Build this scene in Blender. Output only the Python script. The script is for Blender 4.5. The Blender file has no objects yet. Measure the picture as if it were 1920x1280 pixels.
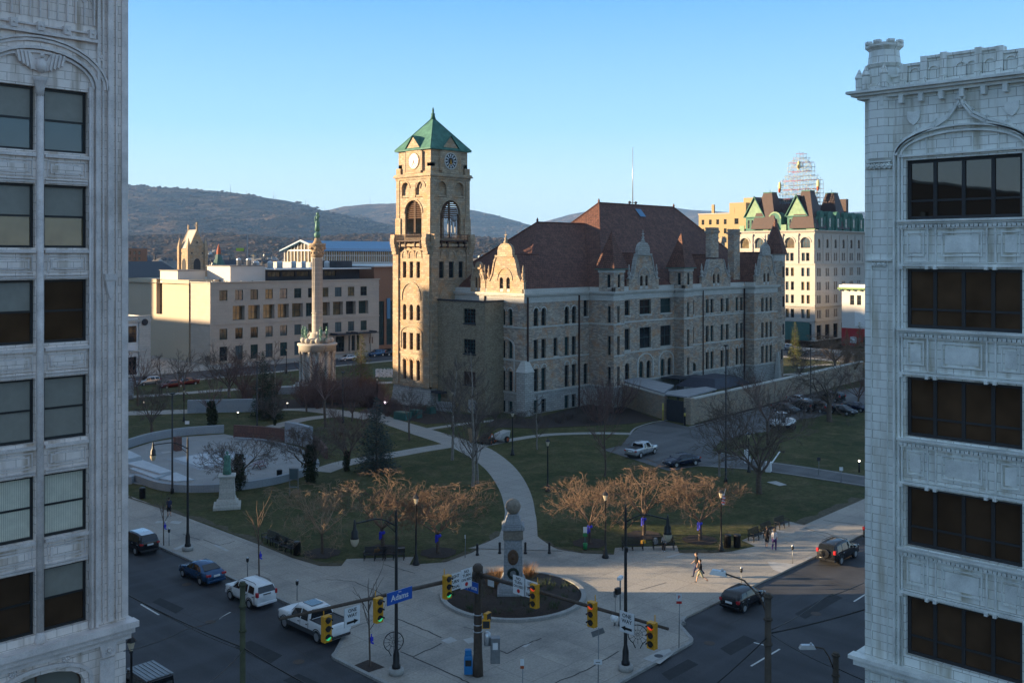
SUN_AZ = 0.; SUN_EL = 11.; SUN_E = 5.; SUN_C = (1., .75, .46); SKY_S = .15; SKY_AIR = 1.; SKY_DUST = .3; SKY_OZ = 3.; EXPO = 1.75; SKY_K = 2.25; SKY_MIX = .93; HAZE = 6e-5
import bpy, math, random
import numpy as np
from mathutils import Vector, Matrix, noise
R = random.Random(7)
SC = bpy.context.scene
COL = SC.collection
PI = math.pi
F_, H_, HY = 1840., 25., 479.
TH = math.atan2(1840, 1780)
CT, ST = math.cos(TH), math.sin(TH)
# world axes: x runs along the right-hand street, y along the left-hand street, camera stands above the origin
def ray(px, Y, z):            # a point at depth Y metres, height z, seen in photo column px
    a = (px-960)/F_
    return Vector(((a*CT+ST)*Y, (-a*ST+CT)*Y, z))
def gp(px, py, z=0.):         # a measured point on the ground at height z
    return ray(px, F_*(H_-z)/(py-HY), z)
def zat(p, py):               # height seen at photo row py above ground point p
    Y = p[0]*ST+p[1]*CT
    return H_-(py-HY)/F_*Y
# ---------------------------------------------------------------- materials
MT = {}
def nodes(name):
    m = bpy.data.materials.new(name); m.use_nodes = True
    nt = m.node_tree; nt.nodes.clear()
    o = nt.nodes.new('ShaderNodeOutputMaterial'); p = nt.nodes.new('ShaderNodeBsdfPrincipled')
    nt.links.new(p.outputs[0], o.inputs[0])
    def N(t, **k):
        n = nt.nodes.new(t)
        for a, b in k.items():
            if a.startswith('i_'):
                key = a[2:]
                n.inputs[int(key) if key.isdigit() else key.replace('_', ' ')].default_value = b
            else: setattr(n, a, b)
        return n
    return m, nt, p, N, nt.links.new
def c4(c): return (c[0], c[1], c[2], 1)
def mix(N, L, f, a, b, mode='MIX'):
    n = N('ShaderNodeMix', data_type='RGBA', blend_type=mode)
    for s, x in ((0, f), (6, a), (7, b)):
        if hasattr(x, 'is_output') or isinstance(x, bpy.types.NodeSocket): L(x, n.inputs[s])
        elif isinstance(x, (int, float)): n.inputs[s].default_value = x
        else: n.inputs[s].default_value = c4(x)
    return n.outputs[2]
def ramp(N, L, src, a, b):
    n = N('ShaderNodeMapRange'); L(src, n.inputs[0]); n.inputs[1].default_value = a; n.inputs[2].default_value = b
    return n.outputs[0]
def M(name, col, rough=.75, var=.25, scale=2., bump=.0, col2=None, metal=0., coord='Object', detail=5, fine=0., spec=.4):
    m, nt, p, N, L = nodes(name)
    tc = N('ShaderNodeTexCoord')
    n = N('ShaderNodeTexNoise', i_Scale=scale, i_Detail=detail, i_Roughness=.65); L(tc.outputs[coord], n.inputs['Vector'])
    a = tuple(x*(1-var) for x in col); b = col2 or tuple(min(1, x*(1+var)) for x in col)
    f = ramp(N, L, n.outputs[0], .3, .7)
    c = mix(N, L, f, a, b)
    if fine:
        n2 = N('ShaderNodeTexNoise', i_Scale=scale*17, i_Detail=3); L(tc.outputs[coord], n2.inputs['Vector'])
        c = mix(N, L, fine, c, mix(N, L, ramp(N, L, n2.outputs[0], .3, .7), (0, 0, 0), (1, 1, 1)), 'OVERLAY')
    L(c, p.inputs['Base Color'])
    p.inputs['Roughness'].default_value = rough; p.inputs['Metallic'].default_value = metal
    p.inputs['Specular IOR Level'].default_value = spec
    if bump:
        bn = N('ShaderNodeBump', i_Strength=bump, i_Distance=.05); L(n.outputs[0], bn.inputs['Height']); L(bn.outputs[0], p.inputs['Normal'])
    MT[name] = m
    return m
def BR(name, c1, c2, mortar, w, h, ms=.02, bump=.3, tint=None, tscale=.25, rough=.85, blocks=.5, off=.5, big=.3, stain=None, wob=0.):
    """coursed blocks laid out in metres on the wall (UV = distance along wall, height)"""
    m, nt, p, N, L = nodes(name)
    tc = N('ShaderNodeTexCoord'); uv = tc.outputs['UV']
    vec = uv
    if wob:
        wn = N('ShaderNodeTexNoise', i_Scale=.9, i_Detail=2); L(uv, wn.inputs['Vector'])
        va = N('ShaderNodeVectorMath', operation='SCALE'); L(wn.outputs['Color'], va.inputs[0]); va.inputs['Scale'].default_value = wob
        vb = N('ShaderNodeVectorMath', operation='ADD'); L(uv, vb.inputs[0]); L(va.outputs[0], vb.inputs[1]); vec = vb.outputs[0]
    b = N('ShaderNodeTexBrick', i_Scale=1., i_Mortar_Size=ms, i_Mortar_Smooth=.3, i_Bias=0., i_Brick_Width=w, i_Row_Height=h)
    b.offset = off; L(vec, b.inputs['Vector'])
    b.inputs['Color1'].default_value = c4(c1); b.inputs['Color2'].default_value = c4(c2); b.inputs['Mortar'].default_value = c4(mortar)
    c = b.outputs[0]
    if tint:
        n = N('ShaderNodeTexNoise', i_Scale=tscale, i_Detail=6, i_Roughness=.75); L(uv, n.inputs['Vector'])
        c = mix(N, L, mul(N, L, ramp(N, L, n.outputs[0], .48, .66), blocks), c, tint)
    n = N('ShaderNodeTexNoise', i_Scale=7., i_Detail=6); L(uv, n.inputs['Vector'])
    c = mix(N, L, big, c, mix(N, L, ramp(N, L, n.outputs[0], .25, .75), (0, 0, 0), (1, 1, 1)), 'OVERLAY')
    if stain:
        mp = N('ShaderNodeMapping'); mp.inputs['Scale'].default_value = (2.2, .25, 1); L(uv, mp.inputs[0])
        n = N('ShaderNodeTexNoise', i_Scale=1., i_Detail=5); L(mp.outputs[0], n.inputs['Vector'])
        c = mix(N, L, mul(N, L, ramp(N, L, n.outputs[0], .48, .7), .85), c, stain)
    L(c, p.inputs['Base Color']); p.inputs['Roughness'].default_value = rough; p.inputs['Specular IOR Level'].default_value = .3
    bn = N('ShaderNodeBump', i_Strength=bump, i_Distance=.03)
    inv = N('ShaderNodeMath', operation='SUBTRACT'); inv.inputs[0].default_value = 1; L(b.outputs['Fac'], inv.inputs[1])
    ad = N('ShaderNodeMath', operation='ADD'); L(inv.outputs[0], ad.inputs[0]); L(n.outputs[0], ad.inputs[1])
    L(ad.outputs[0], bn.inputs['Height']); L(bn.outputs[0], p.inputs['Normal'])
    MT[name] = m
    return m
def mul(N, L, s, k):
    n = N('ShaderNodeMath', operation='MULTIPLY'); L(s, n.inputs[0]); n.inputs[1].default_value = k
    return n.outputs[0]
def GL(name, col, rough=.06, spec=.6, var=.5, scale=.35):
    m, nt, p, N, L = nodes(name)
    tc = N('ShaderNodeTexCoord'); oi = N('ShaderNodeObjectInfo')
    n = N('ShaderNodeTexNoise', i_Scale=scale, i_Detail=2); L(tc.outputs['Object'], n.inputs['Vector'])
    c = mix(N, L, n.outputs[0], tuple(x*(1-var) for x in col), tuple(x*(1+var) for x in col))
    c = mix(N, L, mul(N, L, oi.outputs['Random'], .6), c, tuple(x*.35 for x in col))
    L(c, p.inputs['Base Color']); p.inputs['Roughness'].default_value = rough; p.inputs['Specular IOR Level'].default_value = spec
    bn = N('ShaderNodeBump', i_Strength=.05, i_Distance=.05); n2 = N('ShaderNodeTexNoise', i_Scale=.8, i_Detail=1)
    L(tc.outputs['Object'], n2.inputs['Vector']); L(n2.outputs[0], bn.inputs['Height']); L(bn.outputs[0], p.inputs['Normal'])
    MT[name] = m
    return m
def EM(name, col, st):
    m, nt, p, N, L = nodes(name)
    p.inputs['Base Color'].default_value = c4(col); p.inputs['Emission Color'].default_value = c4(col); p.inputs['Emission Strength'].default_value = st
    MT[name] = m
    return m
BR('court_stone', (.51,.425,.33), (.24,.21,.185), (.27,.24,.21), .62, .24, .018, .6, tint=(.46,.235,.115), tscale=.55, blocks=.85, big=.45, wob=.06)
BR('tower_stone', (.46,.36,.25), (.28,.225,.16), (.21,.17,.13), .75, .36, .02, .6, tint=(.48,.26,.11), tscale=.5, blocks=.75, big=.4)
BR('trim_stone', (.52,.50,.455), (.45,.435,.395), (.25,.24,.21), 1.3, .5, .01, .2, big=.25)
BR('base_stone', (.44,.42,.38), (.33,.315,.285), (.21,.20,.18), .9, .34, .03, .8, big=.35)
BR('annex_brick', (.30,.25,.165), (.17,.135,.085), (.26,.23,.18), .34, .13, .018, .3, tint=(.13,.10,.07), tscale=.8, blocks=.5, big=.3)
BR('red_brick', (.30,.14,.075), (.25,.11,.06), (.24,.18,.14), .22, .075, .01, .2, big=.2)
BR('roof_tile', (.18,.08,.055), (.11,.048,.036), (.05,.024,.02), .42, .36, .05, 1., tint=(.22,.10,.065), tscale=.7, blocks=.7, off=.5, rough=.7, big=.5)
BR('dark_slate', (.055,.06,.07), (.04,.045,.055), (.02,.02,.025), .35, .22, .03, .4, rough=.5)
BR('hotel_slate', (.075,.036,.03), (.055,.029,.026), (.028,.018,.016), .35, .25, .03, .4, rough=.5)
M('terracotta_trim', (.68,.60,.56), .5, .22, 1.2, fine=.15); M('terracotta_white_trim', (.72,.74,.70), .5, .22, 1.2, fine=.15)
BR('terracotta', (.88,.77,.70), (.80,.695,.635), (.38,.30,.25), .62, .33, .011, .25, tint=(.70,.61,.55), tscale=.5, blocks=.4, big=.1, stain=(.40,.30,.22), rough=.45)
BR('terracotta_white', (.85,.87,.82), (.76,.78,.735), (.33,.31,.27), .62, .33, .012, .25, tint=(.70,.72,.67), tscale=.4, blocks=.4, big=.08, stain=(.42,.39,.30), rough=.42)
BR('gov_stone', (.48,.41,.335), (.44,.375,.305), (.33,.285,.235), 1.5, .75, .012, .1, tint=(.36,.31,.28), tscale=.15, blocks=.45, big=.12)
BR('beige_panel', (.50,.41,.30), (.48,.395,.29), (.40,.33,.24), 6., 4.2, .02, .05, big=.05)
BR('hotel_stone', (.47,.43,.38), (.42,.385,.34), (.32,.29,.26), .9, .45, .02, .2, big=.2)
BR('cream_brick', (.38,.285,.15), (.34,.255,.135), (.27,.21,.13), .4, .15, .01, .1, big=.15)
BR('white_paint_wall', (.56,.53,.49), (.54,.51,.47), (.55,.53,.50), 2., 1., .01, .05, big=.08)
BR('red_paint_wall', (.36,.03,.035), (.33,.03,.03), (.2,.02,.02), 2., 1., .01, .05, big=.1)
BR('granite', (.30,.31,.32), (.27,.28,.29), (.16,.16,.17), 1.2, .6, .012, .1, big=.3)
BR('granite_red', (.16,.09,.075), (.13,.075,.065), (.07,.05,.045), .5, .9, .02, .15, big=.3)
BR('wall_stone', (.36,.29,.21), (.24,.20,.155), (.19,.165,.14), .5, .2, .022, .5, tint=(.34,.21,.125), tscale=.5, blocks=.6, big=.35, wob=.05)
BR('paving', (.385,.35,.305), (.325,.30,.265), (.13,.125,.115), 3.0, 3.0, .014, .1, tint=(.20,.19,.175), tscale=.12, blocks=.8, off=0., big=.2)
BR('path_concrete', (.33,.315,.285), (.30,.285,.26), (.15,.145,.14), 1.6, 1.6, .02, .1, off=0., big=.2)
BR('brick_pave', (.11,.085,.075), (.085,.07,.065), (.06,.055,.05), .2, .1, .01, .1, big=.3)
M('plaza_slab', (.26,.265,.26), .8, .12, .6, fine=.15)
M('curb_stone', (.30,.295,.28), .8, .2, 1.5, fine=.3)
M('kerb_side', (.17,.145,.12), .85, .3, 2)
M('concrete', (.36,.35,.33), .8, .15, 1.2, fine=.2)
M('pale_patch', (.40,.395,.38), .8, .15, 2)
M('crack_fill', (.055,.052,.05), .9, .3, 5)
M('line_paint', (.55,.55,.53), .6, .25, 6)
M('white_paint', (.72,.73,.74), .35, .06, 2)
M('silver_paint', (.50,.52,.54), .25, .06, 2, metal=.6)
M('blue_paint', (.030,.085,.18), .22, .08, 2, metal=.4, spec=.7)
M('black_paint', (.012,.013,.016), .2, .1, 2, spec=.7)
M('navy_paint', (.012,.018,.04), .2, .1, 2, spec=.7)
M('grey_paint', (.10,.11,.12), .3, .1, 2, metal=.4)
M('car_red', (.13,.02,.018), .3, .1, 2)
M('black_metal', (.018,.018,.019), .45, .2, 4)
M('rust_metal', (.075,.055,.042), .75, .3, 5)
M('grey_metal', (.22,.23,.24), .45, .15, 4, metal=.5)
M('alu', (.50,.52,.54), .35, .1, 4, metal=.7)
M('rubber', (.018,.018,.018), .85, .2, 9)
M('plastic', (.03,.03,.032), .6, .1, 9)
M('signal_yellow', (.62,.30,.02), .5, .12, 5)
M('sign_white', (.68,.69,.70), .5, .05, 3)
M('sign_black', (.012,.012,.012), .5, .05, 3)
M('sign_blue', (.02,.10,.42), .5, .08, 3)
M('sign_red', (.50,.02,.02), .5, .05, 3)
M('sign_green', (.02,.20,.06), .5, .05, 3)
M('ribbon_blue', (.03,.04,.50), .6, .1, 8)
M('mailbox_blue', (.01,.16,.40), .45, .1, 3)
M('wood_pole', (.075,.06,.045), .85, .3, 3, bump=.3)
M('green_pole', (.06,.065,.035), .8, .3, 3)
M('wood', (.20,.13,.07), .8, .25, 4)
M('verdigris', (.045,.155,.12), .75, .35, .8, col2=(.08,.215,.165))
M('pale_green', (.20,.30,.18), .7, .2, 1.)
M('green_frame', (.05,.12,.10), .6, .15, 2)
M('teal_frame', (.018,.05,.05), .5, .15, 2)
M('bronze_green', (.09,.21,.165), .6, .35, 5)
M('bronze_dark', (.10,.055,.03), .5, .3, 8)
M('brown_metal', (.10,.055,.035), .7, .2, 3)
M('dark_wood', (.06,.035,.025), .7, .2, 4)
M('white_trim', (.66,.66,.64), .6, .08, 2)
M('roof_white', (.28,.28,.285), .8, .15, .5)
M('roof_grey', (.20,.19,.18), .9, .2, .3)
M('roof_dark', (.045,.045,.05), .9, .3, .3)
M('blue_roof', (.07,.20,.34), .35, .1, .5)
M('blue_bright', (.02,.22,.55), .5, .1, 2)
M('black_roof', (.03,.035,.05), .6, .2, 2)
M('skin', (.50,.30,.21), .55, .05, 5)
M('hair_dark', (.03,.02,.015), .6, .2, 30)
M('hair_fair', (.35,.20,.09), .6, .2, 30)
M('cloth_black', (.015,.016,.02), .9, .2, 12)
M('cloth_khaki', (.26,.25,.17), .9, .15, 12)
M('cloth_grey', (.20,.21,.22), .9, .15, 12)
M('cloth_white', (.55,.53,.55), .9, .1, 12)
M('cloth_purple', (.06,.03,.12), .9, .15, 12)
M('cloth_navy', (.03,.035,.08), .9, .15, 12)
M('shoe_blue', (.03,.14,.28), .7, .1, 12)
M('bark', (.115,.085,.065), .95, .3, 3, bump=.4)
M('bark_pale', (.24,.21,.18), .9, .3, 3)
M('twig', (.19,.125,.085), .9, .3, 5); M('twig_sunlit', (.33,.23,.15), .9, .2, 5)  # paler twig colour stands in for sunlight on the leftmost ornamental tree
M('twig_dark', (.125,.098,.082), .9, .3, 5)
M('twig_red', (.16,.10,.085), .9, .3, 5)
M('ivy', (.035,.045,.022), .8, .4, 6)
M('needle', (.028,.05,.028), .8, .4, 5)
M('needle_blue', (.045,.075,.072), .8, .35, 5)
M('needle_yellow', (.10,.12,.03), .8, .35, 5)
M('dry_grass', (.26,.15,.075), .9, .3, 6)
M('mulch', (.042,.03,.024), .95, .4, 6, fine=.4)
M('flower_leaf', (.05,.075,.03), .9, .4, 8)
M('flower_white', (.55,.55,.55), .8, .15, 8)
M('rust_pipe', (.055,.03,.025), .7, .2, 5)
M('machine_orange', (.35,.07,.02), .6, .15, 5)
M('wreath', (.02,.03,.02), .9, .4, 14)
M('globe_stone', (.22,.185,.145), .7, .3, 4, fine=.3)
M('yellow_post', (.42,.33,.08), .6, .1, 5)
M('lamp_glass', (.62,.55,.40), .25, .1, 5)
GL('glass_dark', (.022,.026,.028)); GL('glass_teal', (.03,.06,.06), .08); GL('glass_car', (.012,.014,.016), .03, .8, .2)
GL('glass_brown', (.085,.05,.028), .07, .3, .8, .9); GL('glass_blind', (.23,.225,.19), .12, .5, .12)
GL('glass_gold', (.17,.13,.07), .06, .9, .9, .9); GL('glass_sky', (.09,.13,.15), .04, .9, .5)  # warm and sky reflections are tinted into these glass colours
EM('lamp_warm', (1, .72, .40), 2.); EM('lamp_white', (1, .86, .66), 2.); EM('sig_green', (.03, .55, .22), .25); EM('sig_red', (.8, .06, .02), .2)
EM('lamp_pink', (1, .8, .95), 5.)
MT['tail_red'] = M('tail_red', (.40,.015,.02), .25, .1, 8, spec=.7)
# ---------------------------------------------------------------- mesh builder
ORG = {}
class MB:
    def __init__(s, T=None): s.v = []; s.f = []; s.mi = []; s.T = T; s.cur = 0; s.sm = []
    def add(s, pts, faces, smooth=False):
        n = len(s.v)
        if s.T is not None: pts = [s.T @ Vector(p) for p in pts]
        s.v += [tuple(p) for p in pts]
        for f in faces: s.f.append([i+n for i in f]); s.mi.append(s.cur); s.sm.append(smooth)
    def quad(s, a, b, c, d): s.add([a, b, c, d], [(0, 1, 2, 3)])
    def poly(s, pts): s.add(pts, [list(range(len(pts)))])
    def box(s, x0, x1, y0, y1, z0, z1, M=None):
        if x1 < x0: x0, x1 = x1, x0
        if y1 < y0: y0, y1 = y1, y0
        p = [(x, y, z) for z in (z0, z1) for y in (y0, y1) for x in (x0, x1)]
        if M is not None: p = [M @ Vector(q) for q in p]
        s.add(p, [(0,2,3,1), (4,5,7,6), (0,1,5,4), (1,3,7,5), (3,2,6,7), (2,0,4,6)])
    def taper(s, x0, x1, y0, y1, z0, z1, k=.5, ky=None):      # box whose top is scaled about its centre
        ky = k if ky is None else ky
        cx, cy = (x0+x1)/2, (y0+y1)/2
        p = [(x, y, z0) for y in (y0, y1) for x in (x0, x1)]+[(cx+(x-cx)*k, cy+(y-cy)*ky, z1) for y in (y0, y1) for x in (x0, x1)]
        s.add(p, [(0,2,3,1), (4,5,7,6), (0,1,5,4), (1,3,7,5), (3,2,6,7), (2,0,4,6)])
    def prism(s, poly, z0, z1, M=None):
        n = len(poly)
        a = sum(poly[i][0]*poly[(i+1) % n][1]-poly[(i+1) % n][0]*poly[i][1] for i in range(n))
        if a < 0: poly = poly[::-1]
        p = [(x, y, z0) for x, y in poly]+[(x, y, z1) for x, y in poly]
        if M is not None: p = [M @ Vector(q) for q in p]
        s.add(p, [list(range(n))[::-1], list(range(n, 2*n))]+[(i, (i+1) % n, n+(i+1) % n, n+i) for i in range(n)])
    def lathe(s, prof, cx=0, cy=0, n=12, a0=0., cap=True, M=None, smooth=True, sq=None):
        p = []
        for r, z in prof:
            for i in range(n):
                a = a0+2*PI*i/n; p.append((cx+r*math.cos(a), cy+r*math.sin(a), z))
        if M is not None: p = [M @ Vector(q) for q in p]
        f = [(j*n+i, j*n+(i+1) % n, (j+1)*n+(i+1) % n, (j+1)*n+i) for j in range(len(prof)-1) for i in range(n)]
        s.add(p, f, smooth)
        if cap:
            k = len(s.v)-len(p)
            s.f.append([k+i for i in range(n)][::-1]); s.mi.append(s.cur); s.sm.append(False)
            s.f.append([k+(len(prof)-1)*n+i for i in range(n)]); s.mi.append(s.cur); s.sm.append(False)
    def tube(s, pts, r, n=6, smooth=True):
        pts = [Vector(p) for p in pts]; rs = r if isinstance(r, (list, tuple)) else [r]*len(pts)
        ring = []
        for i, p in enumerate(pts):
            d = (pts[min(i+1, len(pts)-1)]-pts[max(i-1, 0)]).normalized()
            a = d.cross(Vector((0, 0, 1)) if abs(d.z) < .9 else Vector((1, 0, 0))).normalized(); b = d.cross(a)
            ring += [p+(a*math.cos(2*PI*k/n)+b*math.sin(2*PI*k/n))*rs[i] for k in range(n)]
        f = [(j*n+i, j*n+(i+1) % n, (j+1)*n+(i+1) % n, (j+1)*n+i) for j in range(len(pts)-1) for i in range(n)]
        s.add(ring, f, smooth)
        k = len(s.v)-len(ring)
        s.f.append([k+i for i in range(n)][::-1]); s.mi.append(s.cur); s.sm.append(False)
        s.f.append([k+(len(pts)-1)*n+i for i in range(n)]); s.mi.append(s.cur); s.sm.append(False)
    def ball(s, c, r, n=8, m=6, sz=1., M=None):
        prof = [(max(.001, r*math.sin(PI*j/m)), c[2]-r*sz*math.cos(PI*j/m)) for j in range(m+1)]
        s.lathe(prof, c[0], c[1], n, cap=False, M=M)
    def mesh(s, name, mats):
        me = bpy.data.meshes.new(name)
        me.from_pydata(s.v, [], s.f); me.update()
        for m in mats: me.materials.append(MT[m])
        if len(mats) > 1: me.polygons.foreach_set('material_index', s.mi)
        if any(s.sm): me.polygons.foreach_set('use_smooth', s.sm)
        uvl = me.uv_layers.new(name='UVMap'); out = np.zeros(len(me.loops)*2)
        vs = s.v
        for p in me.polygons:
            nx, ny, nz = p.normal
            if abs(nz) > .93 or (abs(nx)+abs(ny)) < 1e-4:
                for li, vi in zip(p.loop_indices, p.vertices): out[2*li] = vs[vi][0]; out[2*li+1] = vs[vi][1]
            else:
                l = math.hypot(nx, ny); tx, ty = -ny/l, nx/l; k = 1/math.sqrt(max(.02, 1-nz*nz))
                for li, vi in zip(p.loop_indices, p.vertices):
                    q = vs[vi]; out[2*li] = q[0]*tx+q[1]*ty; out[2*li+1] = q[2]*k
        uvl.data.foreach_set('uv', out)
        return me
    def build(s, name, mats, parent=None, label=None, local=False, bevel=0., loc=None, rot=None):
        if isinstance(mats, str): mats = [mats]
        if parent is not None and not local:
            o = ORG[parent.name]; s.v = [(x-o[0], y-o[1], z-o[2]) for x, y, z in s.v]
        ob = bpy.data.objects.new(name, s.mesh(name, mats)); COL.objects.link(ob)
        if parent is not None: ob.parent = parent
        if loc is not None: ob.location = loc
        if rot is not None: ob.rotation_euler = rot
        if label: ob['label'] = label
        if bevel:
            b = ob.modifiers.new('bevel', 'BEVEL'); b.width = bevel; b.segments = 2; b.limit_method = 'ANGLE'
        ORG[ob.name] = ORG[parent.name] if parent is not None else Vector((0, 0, 0))
        return ob
def tag(o, label, cat, group=None):
    o['label'] = label; o['category'] = cat
    if group: o['group'] = group
    return o
def thing(name, label, cat, loc=(0, 0, 0), rot=0., group=None):
    o = bpy.data.objects.new(name, None); COL.objects.link(o); o.empty_display_size = .3
    o.location = loc; o.rotation_euler = (0, 0, rot); ORG[o.name] = Vector(loc)
    return tag(o, label, cat, group)
def struct(o, kind='structure'): o['kind'] = kind; return o
KIDS = {}
def dup(root, loc, rot=None, label=None, group=None, scale=None):
    r = root.copy(); COL.objects.link(r); r.location = loc
    if rot is not None: r.rotation_euler = (0, 0, rot)
    if scale is not None: r.scale = (scale,)*3 if isinstance(scale, (int, float)) else scale
    if label: r['label'] = label
    if group: r['group'] = group
    for ch in list(root.children):
        c = ch.copy(); COL.objects.link(c); c.parent = r
        for g in list(ch.children):
            d = g.copy(); COL.objects.link(d); d.parent = c
    return r
def part(o, name, mesh, parent, loc=None, rot=None):
    ob = bpy.data.objects.new(name, mesh); COL.objects.link(ob); ob.parent = parent
    if loc is not None: ob.location = loc
    if rot is not None: ob.rotation_euler = rot
    return ob
# ---------------------------------------------------------------- facades
class Fc:
    """A wall plane. kind A faces -y (s = x); kind B faces -x (s = -y); kind C faces +x (s = y). d goes inwards."""
    def __init__(s, kind, c): s.k = kind; s.c = c
    def P(s, a, d, z):
        if s.k == 'A': return (a, s.c+d, z)
        if s.k == 'B': return (s.c+d, -a, z)
        return (s.c-d, a, z)
    @property
    def rot(s): return {'A': 0., 'B': -PI/2, 'C': PI/2}[s.k]
    def box(s, mb, a, b, z0, z1, d0, d1):
        p, q = s.P(a, d0, z0), s.P(b, d1, z1); mb.box(min(p[0], q[0]), max(p[0], q[0]), min(p[1], q[1]), max(p[1], q[1]), z0, z1)
    def ext(s, mb, poly, d0, d1):       # extrude an outline (s,z) drawn on the wall
        n = len(poly)
        ar = sum(poly[i][0]*poly[(i+1) % n][1]-poly[(i+1) % n][0]*poly[i][1] for i in range(n))
        if ar < 0: poly = poly[::-1]
        p = [s.P(a, d0, z) for a, z in poly]+[s.P(a, d1, z) for a, z in poly]
        mb.add(p, [list(range(n)), list(range(n, 2*n))[::-1]]+[(i, n+i, n+(i+1) % n, (i+1) % n) for i in range(n)])
def outline(w, h, arch, t=0., n=8):
    if arch == 1:
        r = w/2; return [(t, t), (w-t, t)]+[(r+(r-t)*math.cos(PI*i/n), h-r+(r-t)*math.sin(PI*i/n)) for i in range(n+1)]
    if arch == 2:
        e = w*.22; return [(t, t), (w-t, t)]+[(w/2+(w/2-t)*math.cos(PI*i/n), h-e+(e-t)*math.sin(PI*i/n)) for i in range(n+1)]
    return [(t, t), (w-t, t), (w-t, h-t), (t, h-t)]
def facade(mb, F, s0, s1, z0, z1, ops, depth=.35):
    ss = sorted({round(x, 3) for o in ops for x in (o[0], o[1])} | {s0, s1}); zs = sorted({round(x, 3) for o in ops for x in (o[2], o[3])} | {z0, z1})
    ss = [x for x in ss if s0 <= x <= s1]; zs = [x for x in zs if z0 <= x <= z1]
    for i in range(len(ss)-1):
        run = None
        for j in range(len(zs)-1):
            cs, cz = (ss[i]+ss[i+1])/2, (zs[j]+zs[j+1])/2
            hole = any(o[0] < cs < o[1] and o[2] < cz < o[3] for o in ops)
            if not hole and run is None: run = zs[j]
            if run is not None and (hole or j == len(zs)-2):
                top = zs[j] if hole else zs[j+1]
                mb.quad(F.P(ss[i], 0, run), F.P(ss[i+1], 0, run), F.P(ss[i+1], 0, top), F.P(ss[i], 0, top)); run = None
    for o in ops:
        a, b, zb, zt = o[:4]; arch = o[4] if len(o) > 4 else 0
        ol = [(a+x, zb+z) for x, z in outline(b-a, zt-zb, arch)]
        for k in range(len(ol)):
            p, q = ol[k], ol[(k+1) % len(ol)]
            mb.quad(F.P(p[0], 0, p[1]), F.P(p[0], depth, p[1]), F.P(q[0], depth, q[1]), F.P(q[0], 0, q[1]))
        if arch:
            arc = ol[2:]; h = len(arc)//2
            mb.poly([F.P(b, 0, zt)]+[F.P(x, 0, z) for x, z in arc[:h+1]])
            mb.poly([F.P(a, 0, zt)]+[F.P(x, 0, z) for x, z in arc[h:]])
WC = {}
def window(parent, F, o, depth=.3, frame='teal_frame', glass='glass_dark', nx=1, nz=2, t=.09, flat=False, name='window'):
    a, b, zb, zt = o[:4]; arch = o[4] if len(o) > 4 else 0
    key = (round(b-a, 2), round(zt-zb, 2), arch, frame, glass, nx, nz, flat, t)
    w, h = b-a, zt-zb
    if key not in WC:
        m = MB(); O_, I_ = outline(w, h, arch), outline(w, h, arch, t); n = len(O_)
        for y0, y1 in ((0, 0), ):
            m.add([(x, 0, z) for x, z in O_]+[(x, 0, z) for x, z in I_]+[(x, .08, z) for x, z in I_],
                  [(i, (i+1) % n, n+(i+1) % n, n+i) for i in range(n)]+[(n+i, n+(i+1) % n, 2*n+(i+1) % n, 2*n+i) for i in range(n)])
        top = h-t if not arch else h-(w/2 if arch == 1 else w*.22)*.45
        for i in range(1, nx): m.box(w*i/nx-t*.4, w*i/nx+t*.4, .005, .07, t, top if abs(i/nx-.5) > .3 or not arch else h-t)
        for i in range(1, nz): m.box(t, w-t, .012, .065, h*i/nz-t*.4, h*i/nz+t*.4)
        g = MB()
        if flat:
            m.cur = 1; m.poly([(x, .06, z) for x, z in outline(w, h, arch, t*.5)])
            WC[key] = (m.mesh(name, [frame, glass]), None)
        else:
            g.poly([(x, .06, z) for x, z in outline(w, h, arch, t*.5)])
            WC[key] = (m.mesh(name, [frame]), g.mesh('pane', [glass]))
    me, gm = WC[key]
    org = ORG[parent.name]; P = Vector(F.P(a, depth-.09, zb))-org
    ob = part(None, name, me, parent, P, (0, 0, F.rot))
    if gm: part(None, 'pane', gm, ob)
    return ob
def B(v0, v1, *r): return (-max(v0, v1), -min(v0, v1))+r       # opening on a B wall given by its y range
M('blind_cloth', (.66,.64,.52), .8, .1, 3)
M('flag_lime', (.30,.42,.06), .8, .1, 3)
M('sign_frame', (.24,.29,.36), .6, .3, 2); M('sign_frame_red', (.30,.10,.12), .6, .3, 2); M('sign_tube', (.26,.38,.36), .5, .3, 2, col2=(.42,.40,.30))
M('globe_glass', (.62,.55,.25), .5, .1, 2); M('green_cornice', (.16,.25,.10), .7, .2, 2)
M('blind_grey', (.25,.24,.205), .45, .1, 2); GL('glass_mirror', (.02,.018,.014), .02, 1.0, .3)
M('worn_soil', (.085,.072,.045), .95, .4, 3, fine=.5); M('asphalt_patch', (.019,.02,.022), .8, .3, 1.5, fine=.3)
MT['signal_black'] = M('signal_black', (.015,.015,.015), .6, .1, 4)
BR('granite_pale', (.30,.33,.355), (.275,.30,.325), (.20,.22,.235), 1.8, .9, .01, .05, big=.15)
M('inlay_white', (.42,.46,.49), .6, .12, 1.5)
M('steel_gate', (.03,.032,.036), .55, .2, 2)
M('lamp_lit', (.55,.47,.34), .3, .08, 4)
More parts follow.
